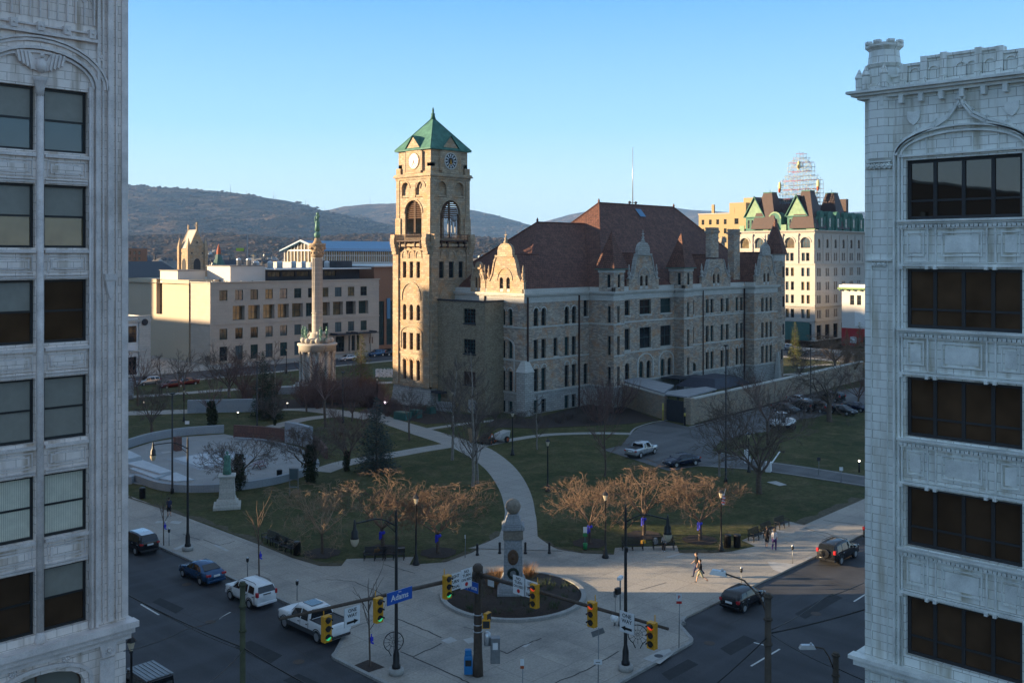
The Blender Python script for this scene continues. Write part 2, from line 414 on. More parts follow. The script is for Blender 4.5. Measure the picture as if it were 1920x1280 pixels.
# ================================================================ the courthouse
CH = thing('courthouse', 'large stone courthouse with red tile roofs and a green capped clock tower', 'courthouse', (110.8, 104.5, 0))
def cs(mb, F, a, b, z0, z1, pr): F.box(mb, a, b, z0, z1, -pr, .02)
w = MB(); lo = MB(); tr = MB()
FW, FM, FE = Fc('A', 104.5), Fc('A', 101.6), Fc('A', 99.4)
FG, FA = Fc('B', 110.8), Fc('B', 106.7)
def rows(F, w, lo, s0, s1, z1, ops, dep=.38):
    hi = [o for o in ops if o[3] > 3.5]; ba = [o for o in ops if o[3] <= 3.5]
    facade(w, F, s0, s1, 3.5, z1, [tuple([o[0], o[1], max(3.5, o[2])]+list(o[3:])) for o in hi], dep); facade(lo, F, s0, s1, -.3, 3.5, ba, dep)
    for o in ops:
        window(CH, F, o, dep, 'teal_frame', R.choice(['glass_dark', 'glass_dark', 'glass_teal']), 2 if o[1]-o[0] > 2 else 1, 2)
        if o[2] > 3.6: F.box(tr, o[0]-.15, o[1]+.15, o[2]-.22, o[2], -.12, .1)
# wing, long side
ops = []
for a in (112.9, 114.7, 120.3, 122.1):
    ops += [(a, a+1.1, 13.9, 16.75, 1), (a, a+1.05, 8.75, 11.8), (a, a+1.05, 3.65, 7.2), (a, a+1.05, .2, 2.3)]
ops += [(117.6, 118.55, 8.9, 11.8), (125.1, 126.2, 14.9, 17.6), (125.1, 126.2, 3.65, 7.1, 2)]
rows(FW, w, lo, 110.8, 126.5, 17.6, ops)
# wing, gable end
ops = []
for a, b in ((111.2, 110.3), (109.6, 108.7), (108.0, 107.1)):
    ops += [B(a, b, 14., 16.65, 1), B(a, b, 8.8, 11.55, 2 if a != 109.6 else 0), B(a, b, 3.65, 6.8), B(a, b, .25, 2.1)]
rows(FG, w, lo, -122., -104.5, 17.6, ops)
# centre block and end pavilion
facade(w, Fc('B', 126.5), -104.5, -99.3, 3.5, 17.6, [B(100.6, 99.95, 14., 16.7), B(100.6, 99.95, 8.7, 11.8), B(100.6, 99.95, 3.65, 6.8)])
facade(lo, Fc('B', 126.5), -104.5, -99.3, -.3, 3.5, [])
for z0, z1 in ((14., 16.7), (8.7, 11.8), (3.65, 6.8)):
    window(CH, Fc('B', 126.5), B(100.6, 99.95, z0, z1), .35)
ops = [(127.45, 128.1, 14., 16.7), (127.45, 128.1, 8.7, 11.8), (127.45, 128.1, 3.65, 6.8)]
rows(Fc('A', 99.3), w, lo, 126.5, 129.3, 17.6, ops)
ops = [(132.4, 133.8, 14.85, 17.4), (136.6, 139.9, 14.85, 17.4), (142.7, 146., 14.85, 17.4), (132.4, 133.8, 9., 12.6), (136.6, 139.9, 9., 12.6), (142.7, 146., 9., 12.6),
       (132.5, 133.7, 3.7, 6.8, 1), (136.5, 137.7, 3.7, 6.8, 1), (138.6, 139.8, 3.7, 6.8, 1), (142.8, 144., 3.7, 6.8, 1), (144.9, 146.1, 3.7, 6.8, 1)]
rows(FM, w, lo, 129.3, 146.9, 17.6, ops)
facade(w, Fc('B', 146.9), -101.6, -99.5, 3.5, 17.6, []); facade(lo, Fc('B', 146.9), -101.6, -99.5, -.3, 3.5, [])
rows(Fc('A', 99.5), w, lo, 146.9, 149.8, 17.6, [(147.9, 148.6, z0, z1) for z0, z1 in ((14., 16.7), (8.7, 11.8), (3.65, 6.8))])
ops = [(152.2, 153.2, 14.2, 16.8), (152.2, 153.2, 8.8, 11.8), (152.2, 154., 3.7, 5.3, 1)]
for a in (157.2, 158.8, 162.3, 164.2, 167.7, 169.4):
    ops += [(a, a+1., 14.2, 16.8), (a, a+1., 8.8, 11.85, 2), (a, a+1., 3.7, 6.9)]
rows(FM, w, lo, 149.8, 170.9, 17.6, ops)
facade(w, Fc('B', 170.9), -101.6, -99.4, 3.5, 17.6, []); facade(lo, Fc('B', 170.9), -101.6, -99.4, -.3, 3.5, [])
ops = []
for a in (173.6, 175.25, 176.9): ops += [(a, a+.95, 13.9, 16.7, 1), (a, a+.95, 8.7, 11.8, 2), (a, a+.95, 3.7, 7.1)]
rows(FE, w, lo, 170.9, 180.5, 17.6, ops)
# closed far sides and back
for F, a, b in ((Fc('C', 181.5), 100., 131.),):
    facade(w, F, a, b, -.3, 17.6, [])
w.poly([(181.5, 131, -.3), (110.8, 131, -.3), (110.8, 131, 17.6), (181.5, 131, 17.6)])
w.poly([(110.8, 131, -.3), (110.8, 122, -.3), (110.8, 122, 17.6), (110.8, 131, 17.6)])
# frieze, cornice, belts on every stretch of wall
runs = [('A', 104.5, 110.8, 126.5), ('B', 110.8, -122., -104.5), ('B', 126.5, -104.5, -99.3), ('A', 99.3, 126.5, 129.3), ('A', 101.6, 129.3, 146.9), ('B', 146.9, -101.6, -99.5),
        ('A', 99.5, 146.9, 149.8), ('A', 101.6, 149.8, 170.9), ('B', 170.9, -101.6, -99.4), ('A', 99.4, 170.9, 180.5)]
fr = MB()
for k, c, a, b in runs:
    F = Fc(k, c); e = .0 if k == 'A' else .02; q_ = 0 if k == 'A' else .0025
    F.box(fr, a, b, 17.6+q_, 18.6, -.06-e, .3); F.box(tr, a-.3, b+(.3 if k == 'B' else .0), 18.6+q_, 18.82+q_, -.32-e, .4); F.box(tr, a-.45, b+(.45 if k == 'B' else .0), 18.823+q_, 19.1+q_, -.52-e, .4)
    F.box(tr, a, b, 13.62, 13.86+q_, -.09-e, .05); F.box(tr, a, b, 3.4, 3.62+q_, -.14-e, .05); F.box(tr, a, b, -.3, .12, -.2-e, .05)
    if c != 126.5: F.box(tr, a, b, 8.45, 8.68, -.08-e, .05)
    F.box(fr, a, b, 19.106, 19.75+q_, .05, .45)
w.build('wall', 'court_stone', CH); lo.build('basement_wall', 'base_stone', CH); fr.build('frieze', 'trim_stone', CH)
tr.build('cornice', 'trim_stone', CH)
# arched hood moulds and stone ribs
h = MB()
def hood(F, c, z, r, wd=.25, pr=.1, n=10, leg=0, e=1., mt='trim_stone', par=None):
    h = MB()
    for i in range(n):
        a0, a1 = PI*i/n, PI*(i+1)/n
        F.ext(h, [(c+r*math.cos(a0), z+r*e*math.sin(a0)), (c+(r+wd)*math.cos(a0), z+(r+wd)*e*math.sin(a0)), (c+(r+wd)*math.cos(a1), z+(r+wd)*e*math.sin(a1)), (c+r*math.cos(a1), z+r*e*math.sin(a1))], -pr, .02)
    if leg:
        for q in (-1, 1): F.box(h, c+q*r, c+q*(r+wd), z-leg, z, -pr*.97, .02)
    h.build('arch_moulding', mt, par or CH)
hood(FG, -109.15, 10.6, 2.35, .28, .09, leg=6.9, e=.6)
for a, b in ((111.2, 110.3), (109.6, 108.7), (108.0, 107.1)): hood(FG, -(a+b)/2, 6.9, .45, .16); hood(FG, -(a+b)/2, 16.2, .48, .16, .06)
for a in (112.9, 114.7, 120.3, 122.1): hood(FW, a+.52, 7.3, .5, .16); hood(FW, a+.55, 16.2, .58, .18, .06)
for a in (138.2, 144.4): hood(FM, a, 6.5, 2.1, .26, .1, leg=2.5, e=.7)
for a in (173.6, 175.25, 176.9): hood(FE, a+.47, 7.2, .5, .16)
for a in (157.2, 158.8, 162.3, 164.2, 167.7, 169.4): hood(FM, a+.5, 7., .5, .16)
# corner buttress with its sloped cap, drain pipes
b = MB(); b.box(109.9, 112.0, 103.6, 105.4, -.2, 6.9); b.build('buttress', 'base_stone', CH)
b = MB(); b.taper(109.8, 112.1, 103.5, 105.5, 6.9, 8.5, .45); b.build('buttress_cap', 'trim_stone', CH)
for q in ((111.3, 111.5, 104.2, 104.4, 2.3), (123.65, 123.85, 104.2, 104.4, .1), (150.2, 150.4, 101.3, 101.5, .1), (156., 156.15, 101.35, 101.5, .1), (170.5, 170.7, 101.3, 101.5, .1), (110.5, 110.7, 113., 113.2, .1)): b = MB(); b.box(*q, 18.5); b.build('drain_pipe', 'rust_pipe', CH)
# ---------------- roofs
def hip(mb, x0, x1, y0, y1, z0, r0, r1, zr, ry=None):
    ry = (y0+y1)/2 if ry is None else ry
    a, b_, c, d = (x0, y0, z0), (x1, y0, z0), (x1, y1, z0), (x0, y1, z0); p, q = (r0, ry, zr), (r1, ry, zr)
    mb.poly([a, b_, q, p]); mb.poly([c, d, p, q]); mb.poly([d, a, p]); mb.poly([b_, c, q])
def ridge(mb, pts, r=.13):
    mb.tube(pts, r, 5, False)
rf = MB(); rt = MB()
hip(rf, 110.9, 142., 104.6, 126.5, 19.35, 125.8, 142., 30.75, 115.55)
hip(rf, 126.6, 181.2, 101.8, 129.3, 19.35, 142.8, 167., 34.8, 115.6)
for l in (((125.8, 115.55, 30.8), (140., 115.6, 30.8)), ((110.9, 104.6, 19.4), (125.8, 115.55, 30.8)), ((110.9, 126.5, 19.4), (125.8, 115.55, 30.8)), ((142.8, 115.6, 34.85), (167, 115.6, 34.85)),
          ((126.6, 101.8, 19.4), (142.8, 115.6, 34.85)), ((181.2, 101.8, 19.4), (167, 115.6, 34.85)), ((126.6, 129.3, 19.4), (142.8, 115.6, 34.85))): ridge(rt, l)
for p in ((125.8, 115.55, 30.8), (142.8, 115.6, 34.85), (167, 115.6, 34.8)): rt.lathe([(.28, p[2]-.2), (.16, p[2]+.2), (.22, p[2]+.35), (.03, p[2]+.8)], p[0], p[1], 6)
def crossgable(F, c, hw, z0, zr, back, mb=rf):      # small roof running back from a wall gable
    mb.poly([F.P(c-hw, .3, z0), F.P(c, .3, zr), F.P(c, back, zr), F.P(c-hw, back, z0)][::-1]); mb.poly([F.P(c+hw, .3, z0), F.P(c+hw, back, z0), F.P(c, back, zr), F.P(c, .3, zr)][::-1])
    ridge(rt, [F.P(c, .3, zr+.03), F.P(c, back, zr+.03)], .09)
crossgable(FG, -108.8, 4.1, 19.3, 25.2, 8); crossgable(FG, -114.8, 1.8, 19.3, 22.6, 5)
crossgable(FM, 137.9, 4., 19.3, 25.4, 9); crossgable(FM, 160.7, 4.8, 19.3, 25.2, 9); crossgable(FE, 175.6, 4.4, 19.3, 25.6, 12)
RO = rf.build('roof', 'roof_tile', CH); rt.build('ridge_tiles', 'roof_tile', RO)
sk = MB(); P0 = Vector((153.6, 114.1, 33.25)); sk.add([P0+Vector(q) for q in ((-.9, -.75, -.75), (.9, -.75, -.75), (.9, .55, .75), (-.9, .55, .75))], [(0, 1, 2, 3)]); sk.build('skylight', 'blue_roof', CH)
def gable(c, F, hw, topz, finial=True, chim=False, wr=1.0, nm='gable'):
    """stepped and curved wall gable: shaft with a pair of arched lights, concave shoulders, hooded cap"""
    m = MB(); z0 = 19.103; zs = 20.9; k = hw/4.2; H = (topz-zs)/(26.9-zs)
    op = [(c-1.15*wr, c-.35*wr, z0+.15, z0+2.45, 1), (c+.35*wr, c+1.15*wr, z0+.15, z0+2.45, 1)]
    facade(m, F, c-2.2*k, c+2.2*k, z0, 21.9, op, .3)
    F.ext(m, [(c-hw, z0), (c-2.2*k, z0), (c-2.2*k, 21.9), (c-2.75*k, 21.9), (c-3.2*k, 21.2), (c-3.4*k, zs), (c-hw, zs)], 0, .5)
    F.ext(m, [(c+hw, z0), (c+2.2*k, z0), (c+2.2*k, 21.9), (c+2.75*k, 21.9), (c+3.2*k, 21.2), (c+3.4*k, zs), (c+hw, zs)], 0, .5)
    up = [(2.75, 21.9), (2.5, 22.9), (2.25, 23.9), (1.9, 24.6), (1.6, 24.8)]
    f = lambda z: zs+(z-zs)*H if z > 21.9 else z
    ol = [(c+x*k, f(z)) for x, z in up]+[(c-x*k, f(z)) for x, z in up[::-1]]
    F.ext(m, ol, 0, .5)
    for a, b_ in ((-hw, -2.2*k), (2.2*k, hw)): F.box(m, c+a, c+b_, z0, z0+.01, .1, .5)
    F.box(m, c-2.2*k, c+2.2*k, 21.88, 21.9, .0, .5)
    st_ = 'tower_stone' if F is FG else 'court_stone'; g = m.build(nm, st_, CH)
    t = MB()
    # coping strips following the shoulders, cornice under the cap, cap
    pts = [(hw, zs), (3.4, zs), (3.2, 21.2), (2.75, 21.9), (2.5, 22.9), (2.25, 23.9), (1.9, 24.6)]
    pts = [((x*k if x != hw else hw), f(z)) for x, z in pts]
    for q in (-1, 1):
        for i in range(len(pts)-1):
            (xa, za), (xb, zb) = pts[i], pts[i+1]; F.ext(t, [(c+q*xa, za), (c+q*xb, zb), (c+q*(xb+.22), zb+.12), (c+q*(xa+.22), za+.18)], -.14, .6)
    zt = f(24.8)
    if not chim:
        F.box(t, c-2.*k, c+2.*k, zt-.05, zt+.25, -.25, .7)
        dome = [(1.65, .25), (1.65, 1.), (1.4, 1.6), (.9, 2.), (.35, 2.15), (.0, 2.2)]
        F.ext(t, [(c+x*k, zt+z*H) for x, z in dome]+[(c-x*k, zt+z*H) for x, z in dome[::-1]], 0., .6)
        if finial: 
            p = F.P(c, .25, 0); t.lathe([(.32, zt+2.1*H), (.38, zt+2.4*H), (.16, zt+2.6*H), (.28, zt+2.9*H), (.1, zt+3.1*H), (.04, zt+4.1*H)], p[0], p[1], 6)
            q0 = zt+3.4*H; F.box(t, c-.3, c+.3, q0, q0+.12, .18, .32)
    for q in (-1, 1):           # urn finials on the shoulders
        p = F.P(c+q*(hw-.35), .25, 0); t.lathe([(.34, zs), (.34, zs+.3), (.16, zs+.5), (.3, zs+.95), (.3, zs+1.2), (.12, zs+1.5), (.2, zs+1.75), (.04, zs+2.6)], p[0], p[1], 6)
    for i in range(10):
        a0, a1 = PI*i/10, PI*(i+1)/10; r0, r1 = 1.55*wr, 1.75*wr; z = z0+2.
        F.ext(t, [(c+r*math.cos(a), z+1.15*r*math.sin(a)) for r, a in ((r0, a0), (r1, a0), (r1, a1), (r0, a1))], -.1, .02)
    t.build('coping', 'tower_stone' if F is FG else 'base_stone', g)
    for o_ in op: window(CH, F, o_, .28, 'brown_metal', 'glass_dark', 1, 2)
    return g
gable(-108.8, FG, 4.15, 26.9, nm='wall_gable')
gable(-114.9, FG, 1.7, 23.9, finial=False, nm='wall_gable', wr=.55)
gable(137.9, FM, 4.3, 27.3, nm='wall_gable'); gable(160.8, FM, 5.0, 26.2, chim=True, nm='wall_gable'); gable(175.6, FE, 4.1, 27.2, nm='wall_gable')
def chimney(x0, x1, y0, y1, z0, z1, n=4):
    m = MB(); m.box(x0, x1, y0, y1, z0, z1-1.); m.box(x0-.2, x1+.2, y0-.2, y1+.2, z1-1., z1-.6); m.box(x0, x1, y0, y1, z1-.6, z1-.45)
    for i in range(n):
        a = x0+(x1-x0)*(i+.1)/n; m.box(a, a+(x1-x0)*.62/n, y0-.15, y0+.3, z1-.45, z1); m.box(a, a+(x1-x0)*.62/n, y1-.3, y1+.15, z1-.45, z1)
    m.build('chimney', 'court_stone', CH)
chimney(159., 161.7, 101.7, 102.8, 24.6, 30.3); chimney(168.7, 170.9, 102.6, 104., 20., 30.2); chimney(179.2, 180.6, 112, 114, 22, 29.)
# the two slim pavilion turrets and the far corner turret
for x0, y0 in ((126.5, 99.3), (146.9, 99.5)):
    m = MB(); x1, y1 = x0+2.8, y0+3.1
    FB_, FA_ = Fc('B', x0), Fc('A', y0)
    ob = B(y0+.7, y0+1.35, 19.6, 21.9); oa = (x0+1.1, x0+1.75, 19.6, 21.9)
    facade(m, FB_, -y1, -y0, 19.103, 22.2, [ob], .25); facade(m, FA_, x0, x1, 19.103, 22.2, [oa], .25)
    m.poly([(x1, y0, 19.1), (x1, y1, 19.1), (x1, y1, 22.2), (x1, y0, 22.2)]); m.poly([(x1, y1, 19.1), (x0, y1, 19.1), (x0, y1, 22.2), (x1, y1, 22.2)])
    window(CH, FB_, ob, .22); window(CH, FA_, oa, .22)
    tt = m.build('turret', 'court_stone', CH)
    m = MB(); m.box(x0-.12, x1+.12, y0-.12, y1+.12, 22.2, 22.7); m.build('turret_frieze', 'trim_stone', CH)
    m = MB(); m.box(x0-.5, x1+.5, y0-.5, y1+.5, 22.7, 22.85); m.build('gutter', 'green_frame', CH)
    m = MB(); m.taper(x0-.5, x1+.5, y0-.5, y1+.5, 22.853, 29., .02); m.build('spire', 'roof_tile', CH)
m = MB(); m.lathe([(1.6, -.2), (1.6, 5.8), (1.95, 7.2), (1.95, 25.)], 181.2, 100.6, 8, smooth=False, a0=PI/8); m.lathe([(2.05, 12.2), (2.15, 12.5), (2.05, 12.8)], 181.2, 100.6, 8, smooth=False, a0=PI/8, cap=False)
m.build('turret', 'court_stone', CH)
m = MB(); m.lathe([(2.0, 23.9), (2.0, 25.0), (2.3, 25.3)], 181.2, 100.6, 8, smooth=False, a0=PI/8); m.build('turret_frieze', 'trim_stone', CH)
m = MB(); m.lathe([(2.35, 25.3), (2.4, 25.5), (1.7, 27.9), (.06, 32.3)], 181.2, 100.6, 8, smooth=False, a0=PI/8); m.build('spire', 'roof_tile', CH)
for z0 in (20.6, 14.6, 9., 4.):       # slit windows of the corner turret
    m = MB(); m.T = Matrix.Translation((181.2, 100.6, 0)) @ Matrix.Rotation(-PI/2, 4, 'Z'); r = 1.83 if z0 > 7 else 1.5
    m.box(r-.02, r+.03, -.28, .28, z0, z0+2.2); m.build('turret_window', 'glass_dark', CH)
m = MB(); m.taper(178.5, 179.6, 98.2, 99.4, -.2, 5.6, .3); m.build('buttress', 'trim_stone', CH)
# ---------------- the brick lift block beside the tower
w = MB(); ops = [B(111.2, 113.9, 14.3, 16.6), B(111.2, 113.9, 9.5, 11.8)]
sh = B(111.2, 113.9, 4.6, 6.7); dr = B(111., 113., -.1, 2.3); gd = B(119.3, 120.4, -.1, 2.6)
facade(w, FA, -120.7, -109., -.3, 17.7, ops+[sh, dr, gd], .3); facade(w, Fc('A', 109.), 106.7, 110.8, -.3, 17.7, [])
w.box(106.9, 110.6, 109.2, 120.5, 17.2, 17.6)
w.build('annex_wall', 'annex_brick', CH)
m = MB(); Fc('B', 106.7).box(m, -120.7, -108.9, 17.7, 17.95, -.12, .3); Fc('A', 109.).box(m, 106.55, 110.8, 17.703, 17.953, -.12, .3)
for o in ops+[sh]: FA.box(m, o[0]-.15, o[1]+.15, o[2]-.2, o[2], -.1, .1)
m.build('annex_coping', 'roof_dark', CH)
for o in ops: window(CH, FA, o, .28, 'teal_frame', 'glass_dark', 4, 4, .07)
m = MB(); FA.box(m, sh[0], sh[1], sh[2], sh[3], .12, .2)
for i in range(14): FA.box(m, sh[0], sh[1], sh[2]+.15*i, sh[2]+.05+.15*i, .08, .12)
m.build('shutter', 'dark_wood', CH)
m = MB(); FA.box(m, dr[0], dr[1], dr[2], dr[3], .15, .22); FA.box(m, (dr[0]+dr[1])/2-.03, (dr[0]+dr[1])/2+.03, dr[2], dr[3], .12, .15); m.build('door', 'concrete', CH)
m = MB(); FA.box(m, gd[0], gd[1], gd[2], gd[3], .15, .22); FA.box(m, gd[0]+.15, gd[1]-.15, 1.3, 2.2, .13, .15); m.build('door', 'verdigris', CH)
m = MB(); FA.box(m, -121., -117.8, 2.75, 3.05, -1.3, .0); m.build('canopy', 'roof_dark', CH)
# ---------------- clock tower, centre (110,125)
CX, CY = 110., 125.
FL, FR = Fc('B', CX-4.65), Fc('A', CY-4.65)
w = MB(); h = MB()
t3 = lambda z0, z1, a=0: [B(CY+1.9+x-.45, CY+1.9+x+.45, z0, z1, a) for x in (0, -1.75, -3.5)]
ops = t3(4.4, 7.8, 1)+t3(9.4, 12.2)+t3(14.3, 16.9, 1)+t3(21.3, 24., 0)+[B(CY+1.2, CY+1.7, .9, 2.9)]
facade(w, FL, -CY-4.65, -CY+4.65, -.3, 25.6, ops, .45)
opr = [(107.25, 108.35, 21.3, 24.), (109.4, 110.6, 21.3, 24.), (111.6, 112.7, 21.3, 24.)]
facade(w, FR, CX-4.65, CX+4.65, -.3, 25.6, opr, .45)
w.poly([(CX+4.65, CY-4.65, -.3), (CX+4.65, CY+4.65, -.3), (CX+4.65, CY+4.65, 25.6), (CX+4.65, CY-4.65, 25.6)]); w.poly([(CX+4.65, CY+4.65, -.3), (CX-4.65, CY+4.65, -.3), (CX-4.65, CY+4.65, 25.6), (CX+4.65, CY+4.65, 25.6)])
for o in ops: window(CH, FL, o, .42, 'brown_metal', 'glass_dark', 1, 2)
for o in opr: window(CH, FR, o, .42, 'teal_frame', 'glass_dark', 1, 2)
for F in (FL, FR):
    c = -CY if F is FL else CX
    # corner piers, arcade under the balcony, belts, blind arches
    for q in (-1, 1):
        F.box(w, c+q*4.65, c+q*3.25, 3.6, 27.2, -.28, .02) if not (F is FR and q == 1 and False) else None
        for i in range(6):      # scrolled consoles
            z = 25.2+i*.55; pr = .25+.14*i if i < 4 else .8-.12*(i-3); F.box(h, c+q*(4.55), c+q*(3.5), z, z+.56, -.3-pr, .0)
    for i in (-1, 0, 1):
        hood(F, c+i*1.75, 25.1, .62, .2, .12, 8, .5, mt='tower_stone')
    F.box(h, c-4.9, c+4.9, 26.5, 26.9, -.35, .0); F.box(h, c-4.7, c+4.7, 20.9, 21.15, -.14, .02); F.box(h, c-4.7, c+4.7, 13.9, 14.15, -.1, .02); F.box(h, c-4.7, c+4.7, 8.7, 8.95, -.1, .02)
    F.box(h, c-4.95, c+4.95, 3.4, 3.65, -.3, .02)
    hood(F, c-.2, 18.2, 2.2, .3, .14, 12, .6, mt='tower_stone'); hood(F, c-.1, 12.1, 2.6, .25, .12, 12, 2.5, e=.45, mt='tower_stone')
    for x in (-.1, 1.65, -1.85): hood(F, c+x, 7.5, .5, .16, .07, mt='tower_stone')
    # battered base
m = MB(); m.taper(CX-5.1, CX+5.1, CY-5.1, CY+5.1, -.3, 3.4, .92); 
base = m
# upper stage
U = 4.35; FL2, FR2 = Fc('B', CX-U), Fc('A', CY-U)
bl = B(122.9, 127.1, 27.9, 34.2, 1); br = (107.7, 112.3, 27.9, 34.2, 1)
ba = [B(126.1, 128., 34.6, 37.2, 1), B(122.6, 124.5, 34.6, 37.2, 1)]; bb = [(107.2, 109.2, 34.6, 37.2, 1), (111., 113., 34.6, 37.2, 1)]
# blind arches are shallow recesses with a back panel
facade(w, FL2, -CY-U, -CY+U, 25.6, 38., [bl]+ba, .5); facade(w, FR2, CX-U, CX+U, 25.6, 38., [br]+bb, .5)
for o in ba: FL2.box(w, o[0], o[1], o[2], o[3], .45, .7)
for o in bb: FR2.box(w, o[0], o[1], o[2], o[3], .45, .7)
FC_ = Fc('C', CX+U); facade(w, FC_, CY-U, CY+U, 25.6, 38., [(122.9, 127.1, 27.9, 34.2, 1)], .5)
w.poly([(CX+U, CY+U, 25.6), (CX-U, CY+U, 25.6), (CX-U, CY+U, 38), (CX+U, CY+U, 38)])
w.box(CX-U+.1, CX+U-.1, CY-U+.1, CY+U-.1, 27.3, 27.8); w.box(CX-U+.1, CX+U-.1, CY-U+.1, CY+U-.1, 34.7, 35.)
for z, e, t in ((37.6, .15, .4), (38., .42, .28), (38.28, .3, .25)): h.box(CX-U-e, CX+U+e, CY-U-e, CY+U+e, z, z+t)
for F in (FL2, FR2):
    c = -CY if F is FL2 else CX
    for q in (-1, 1): F.box(h, c+q*(U+.1), c+q*3.1, 27.2, 31.2, -.22, .02); F.box(h, c+q*U, c+q*3.5, 31.2, 37.6, -.1, .02)
    for x, r in ((0 if F is FL2 else 0, 2.15),): hood(F, c+x, 32., r, .3, .12, 14, mt='tower_stone')
    for x in (-1.95, 1.95): hood(F, c+x, 36.2, 1.0, .2, .1, 8, mt='tower_stone')
C0 = 4.1; w.box(CX-C0, CX+C0, CY-C0, CY+C0, 38.5, 42.4)
for a, b_ in ((-1, -1), (1, -1), (-1, 1), (1, 1)): w.box(CX+a*C0, CX+a*(C0-.9), CY+b_*C0, CY+b_*(C0-.9), 38.53, 40.2, None) ; h.box(CX+a*(C0+.3), CX+a*(C0-.8), CY+b_*(C0+.3), CY+b_*(C0-.8), 38.54, 39.6)
for F in (Fc('B', CX-C0), Fc('A', CY-C0), Fc('C', CX+C0)):
    c = {'B': -CY, 'A': CX, 'C': CY}[F.k]
    F.ext(w, [(c-1.9, 38.6), (c+1.9, 38.6), (c+1.9, 42.6), (c, 44.7), (c-1.9, 42.6)], -.3, .4)
    F.box(h, c-2.3, c-1.9, 39., 42.2, -.35, .0); F.box(h, c+1.9, c+2.3, 39., 42.2, -.35, .0)
w.build('tower_wall', 'tower_stone', CH); base.build('tower_base', 'base_stone', CH); h.build('tower_moulding', 'tower_stone', CH)
m = MB(); m.box(CX-4.6, CX+4.6, CY-4.6, CY+4.6, 42.4, 42.62)
e = 4.6; ap = (CX, CY, 48.3)
co = [(CX-e, CY-e, 42.62), (CX+e, CY-e, 42.62), (CX+e, CY+e, 42.62), (CX-e, CY+e, 42.62)]
for i in range(4): m.poly([co[i], co[(i+1) % 4], ap])
for F in (Fc('B', CX-C0), Fc('A', CY-C0), Fc('C', CX+C0)):
    c = {'B': -CY, 'A': CX, 'C': CY}[F.k]
    m.poly([F.P(c-2.2, -.5, 42.4), F.P(c, -.5, 44.9), F.P(c, 3, 44.9), F.P(c-2.2, 3, 42.4)][::-1]); m.poly([F.P(c+2.2, -.5, 42.4), F.P(c+2.2, 3, 42.4), F.P(c, 3, 44.9), F.P(c, -.5, 44.9)][::-1])
rr = m.build('tower_roof', 'verdigris', CH)
m = MB(); m.lathe([(.5, 48.), (.3, 48.7), (.38, 48.9), (.16, 49.1), (.2, 49.5), (.03, 50.1)], CX, CY, 8)
for i in range(4): m.tube([co[i], ap], .09, 4)
m.build('finial', 'verdigris', CH)
for F, face in ((Fc('B', CX-C0), 'sign_white'), (Fc('A', CY-C0), 'sign_black'), (Fc('C', CX+C0), 'sign_white')):
    c = {'B': -CY, 'A': CX, 'C': CY}[F.k]; c += .15 if F.k == 'B' else 0
    rot = Matrix.Translation(F.P(c, -.3, 40.65)) @ Matrix.Rotation(F.rot, 4, 'Z') @ Matrix.Rotation(PI/2, 4, 'X')
    m = MB(); m.T = rot; m.lathe([(1.26, 0), (1.26, .06)], n=32); cf = m.build('clock_face', face, CH)
    m = MB(); m.T = rot
    n = 32
    for i in range(n):
        a0, a1 = 2*PI*i/n, 2*PI*(i+1)/n; m.add([(r*math.cos(a), r*math.sin(a), z) for a in (a0, a1) for r, z in ((1.24, 0.), (1.24, .12), (1.42, .12), (1.42, 0.))], [(0, 1, 5, 4), (1, 2, 6, 5), (2, 3, 7, 6)])
    m.build('clock_rim', 'tower_stone' if face == 'sign_white' else 'trim_stone', CH)
    m = MB(); m.T = rot          # numerals as wedge marks
    for i in range(12):
        a = PI/6*i; m.box(.72, 1.16, -.055, .055, .062, .08, Matrix.Rotation(a, 4, 'Z')); m.box(.8, 1.1, .09, .15, .062, .08, Matrix.Rotation(a, 4, 'Z'))
    m.add([(.6*math.cos(2*PI*i/16), .6*math.sin(2*PI*i/16), .064) for i in range(16)]+[(.66*math.cos(2*PI*i/16), .66*math.sin(2*PI*i/16), .064) for i in range(16)], [(i, (i+1) % 16, 16+(i+1) % 16, 16+i) for i in range(16)])
    m.build('clock_numerals', 'hotel_stone' if face == 'sign_white' else 'sign_white', CH)
    for L_, a, wd in ((.62, PI/2+2.75, .075), (.98, PI/2+3.55, .05)):
        m = MB(); m.T = rot; m.box(-.2, L_, -wd, wd, .09, .12, Matrix.Rotation(-a+PI if F.k != 'A' else PI-a, 4, 'Z')); m.build('clock_hand', 'bronze_dark' if face == 'sign_white' else 'signal_yellow', CH)
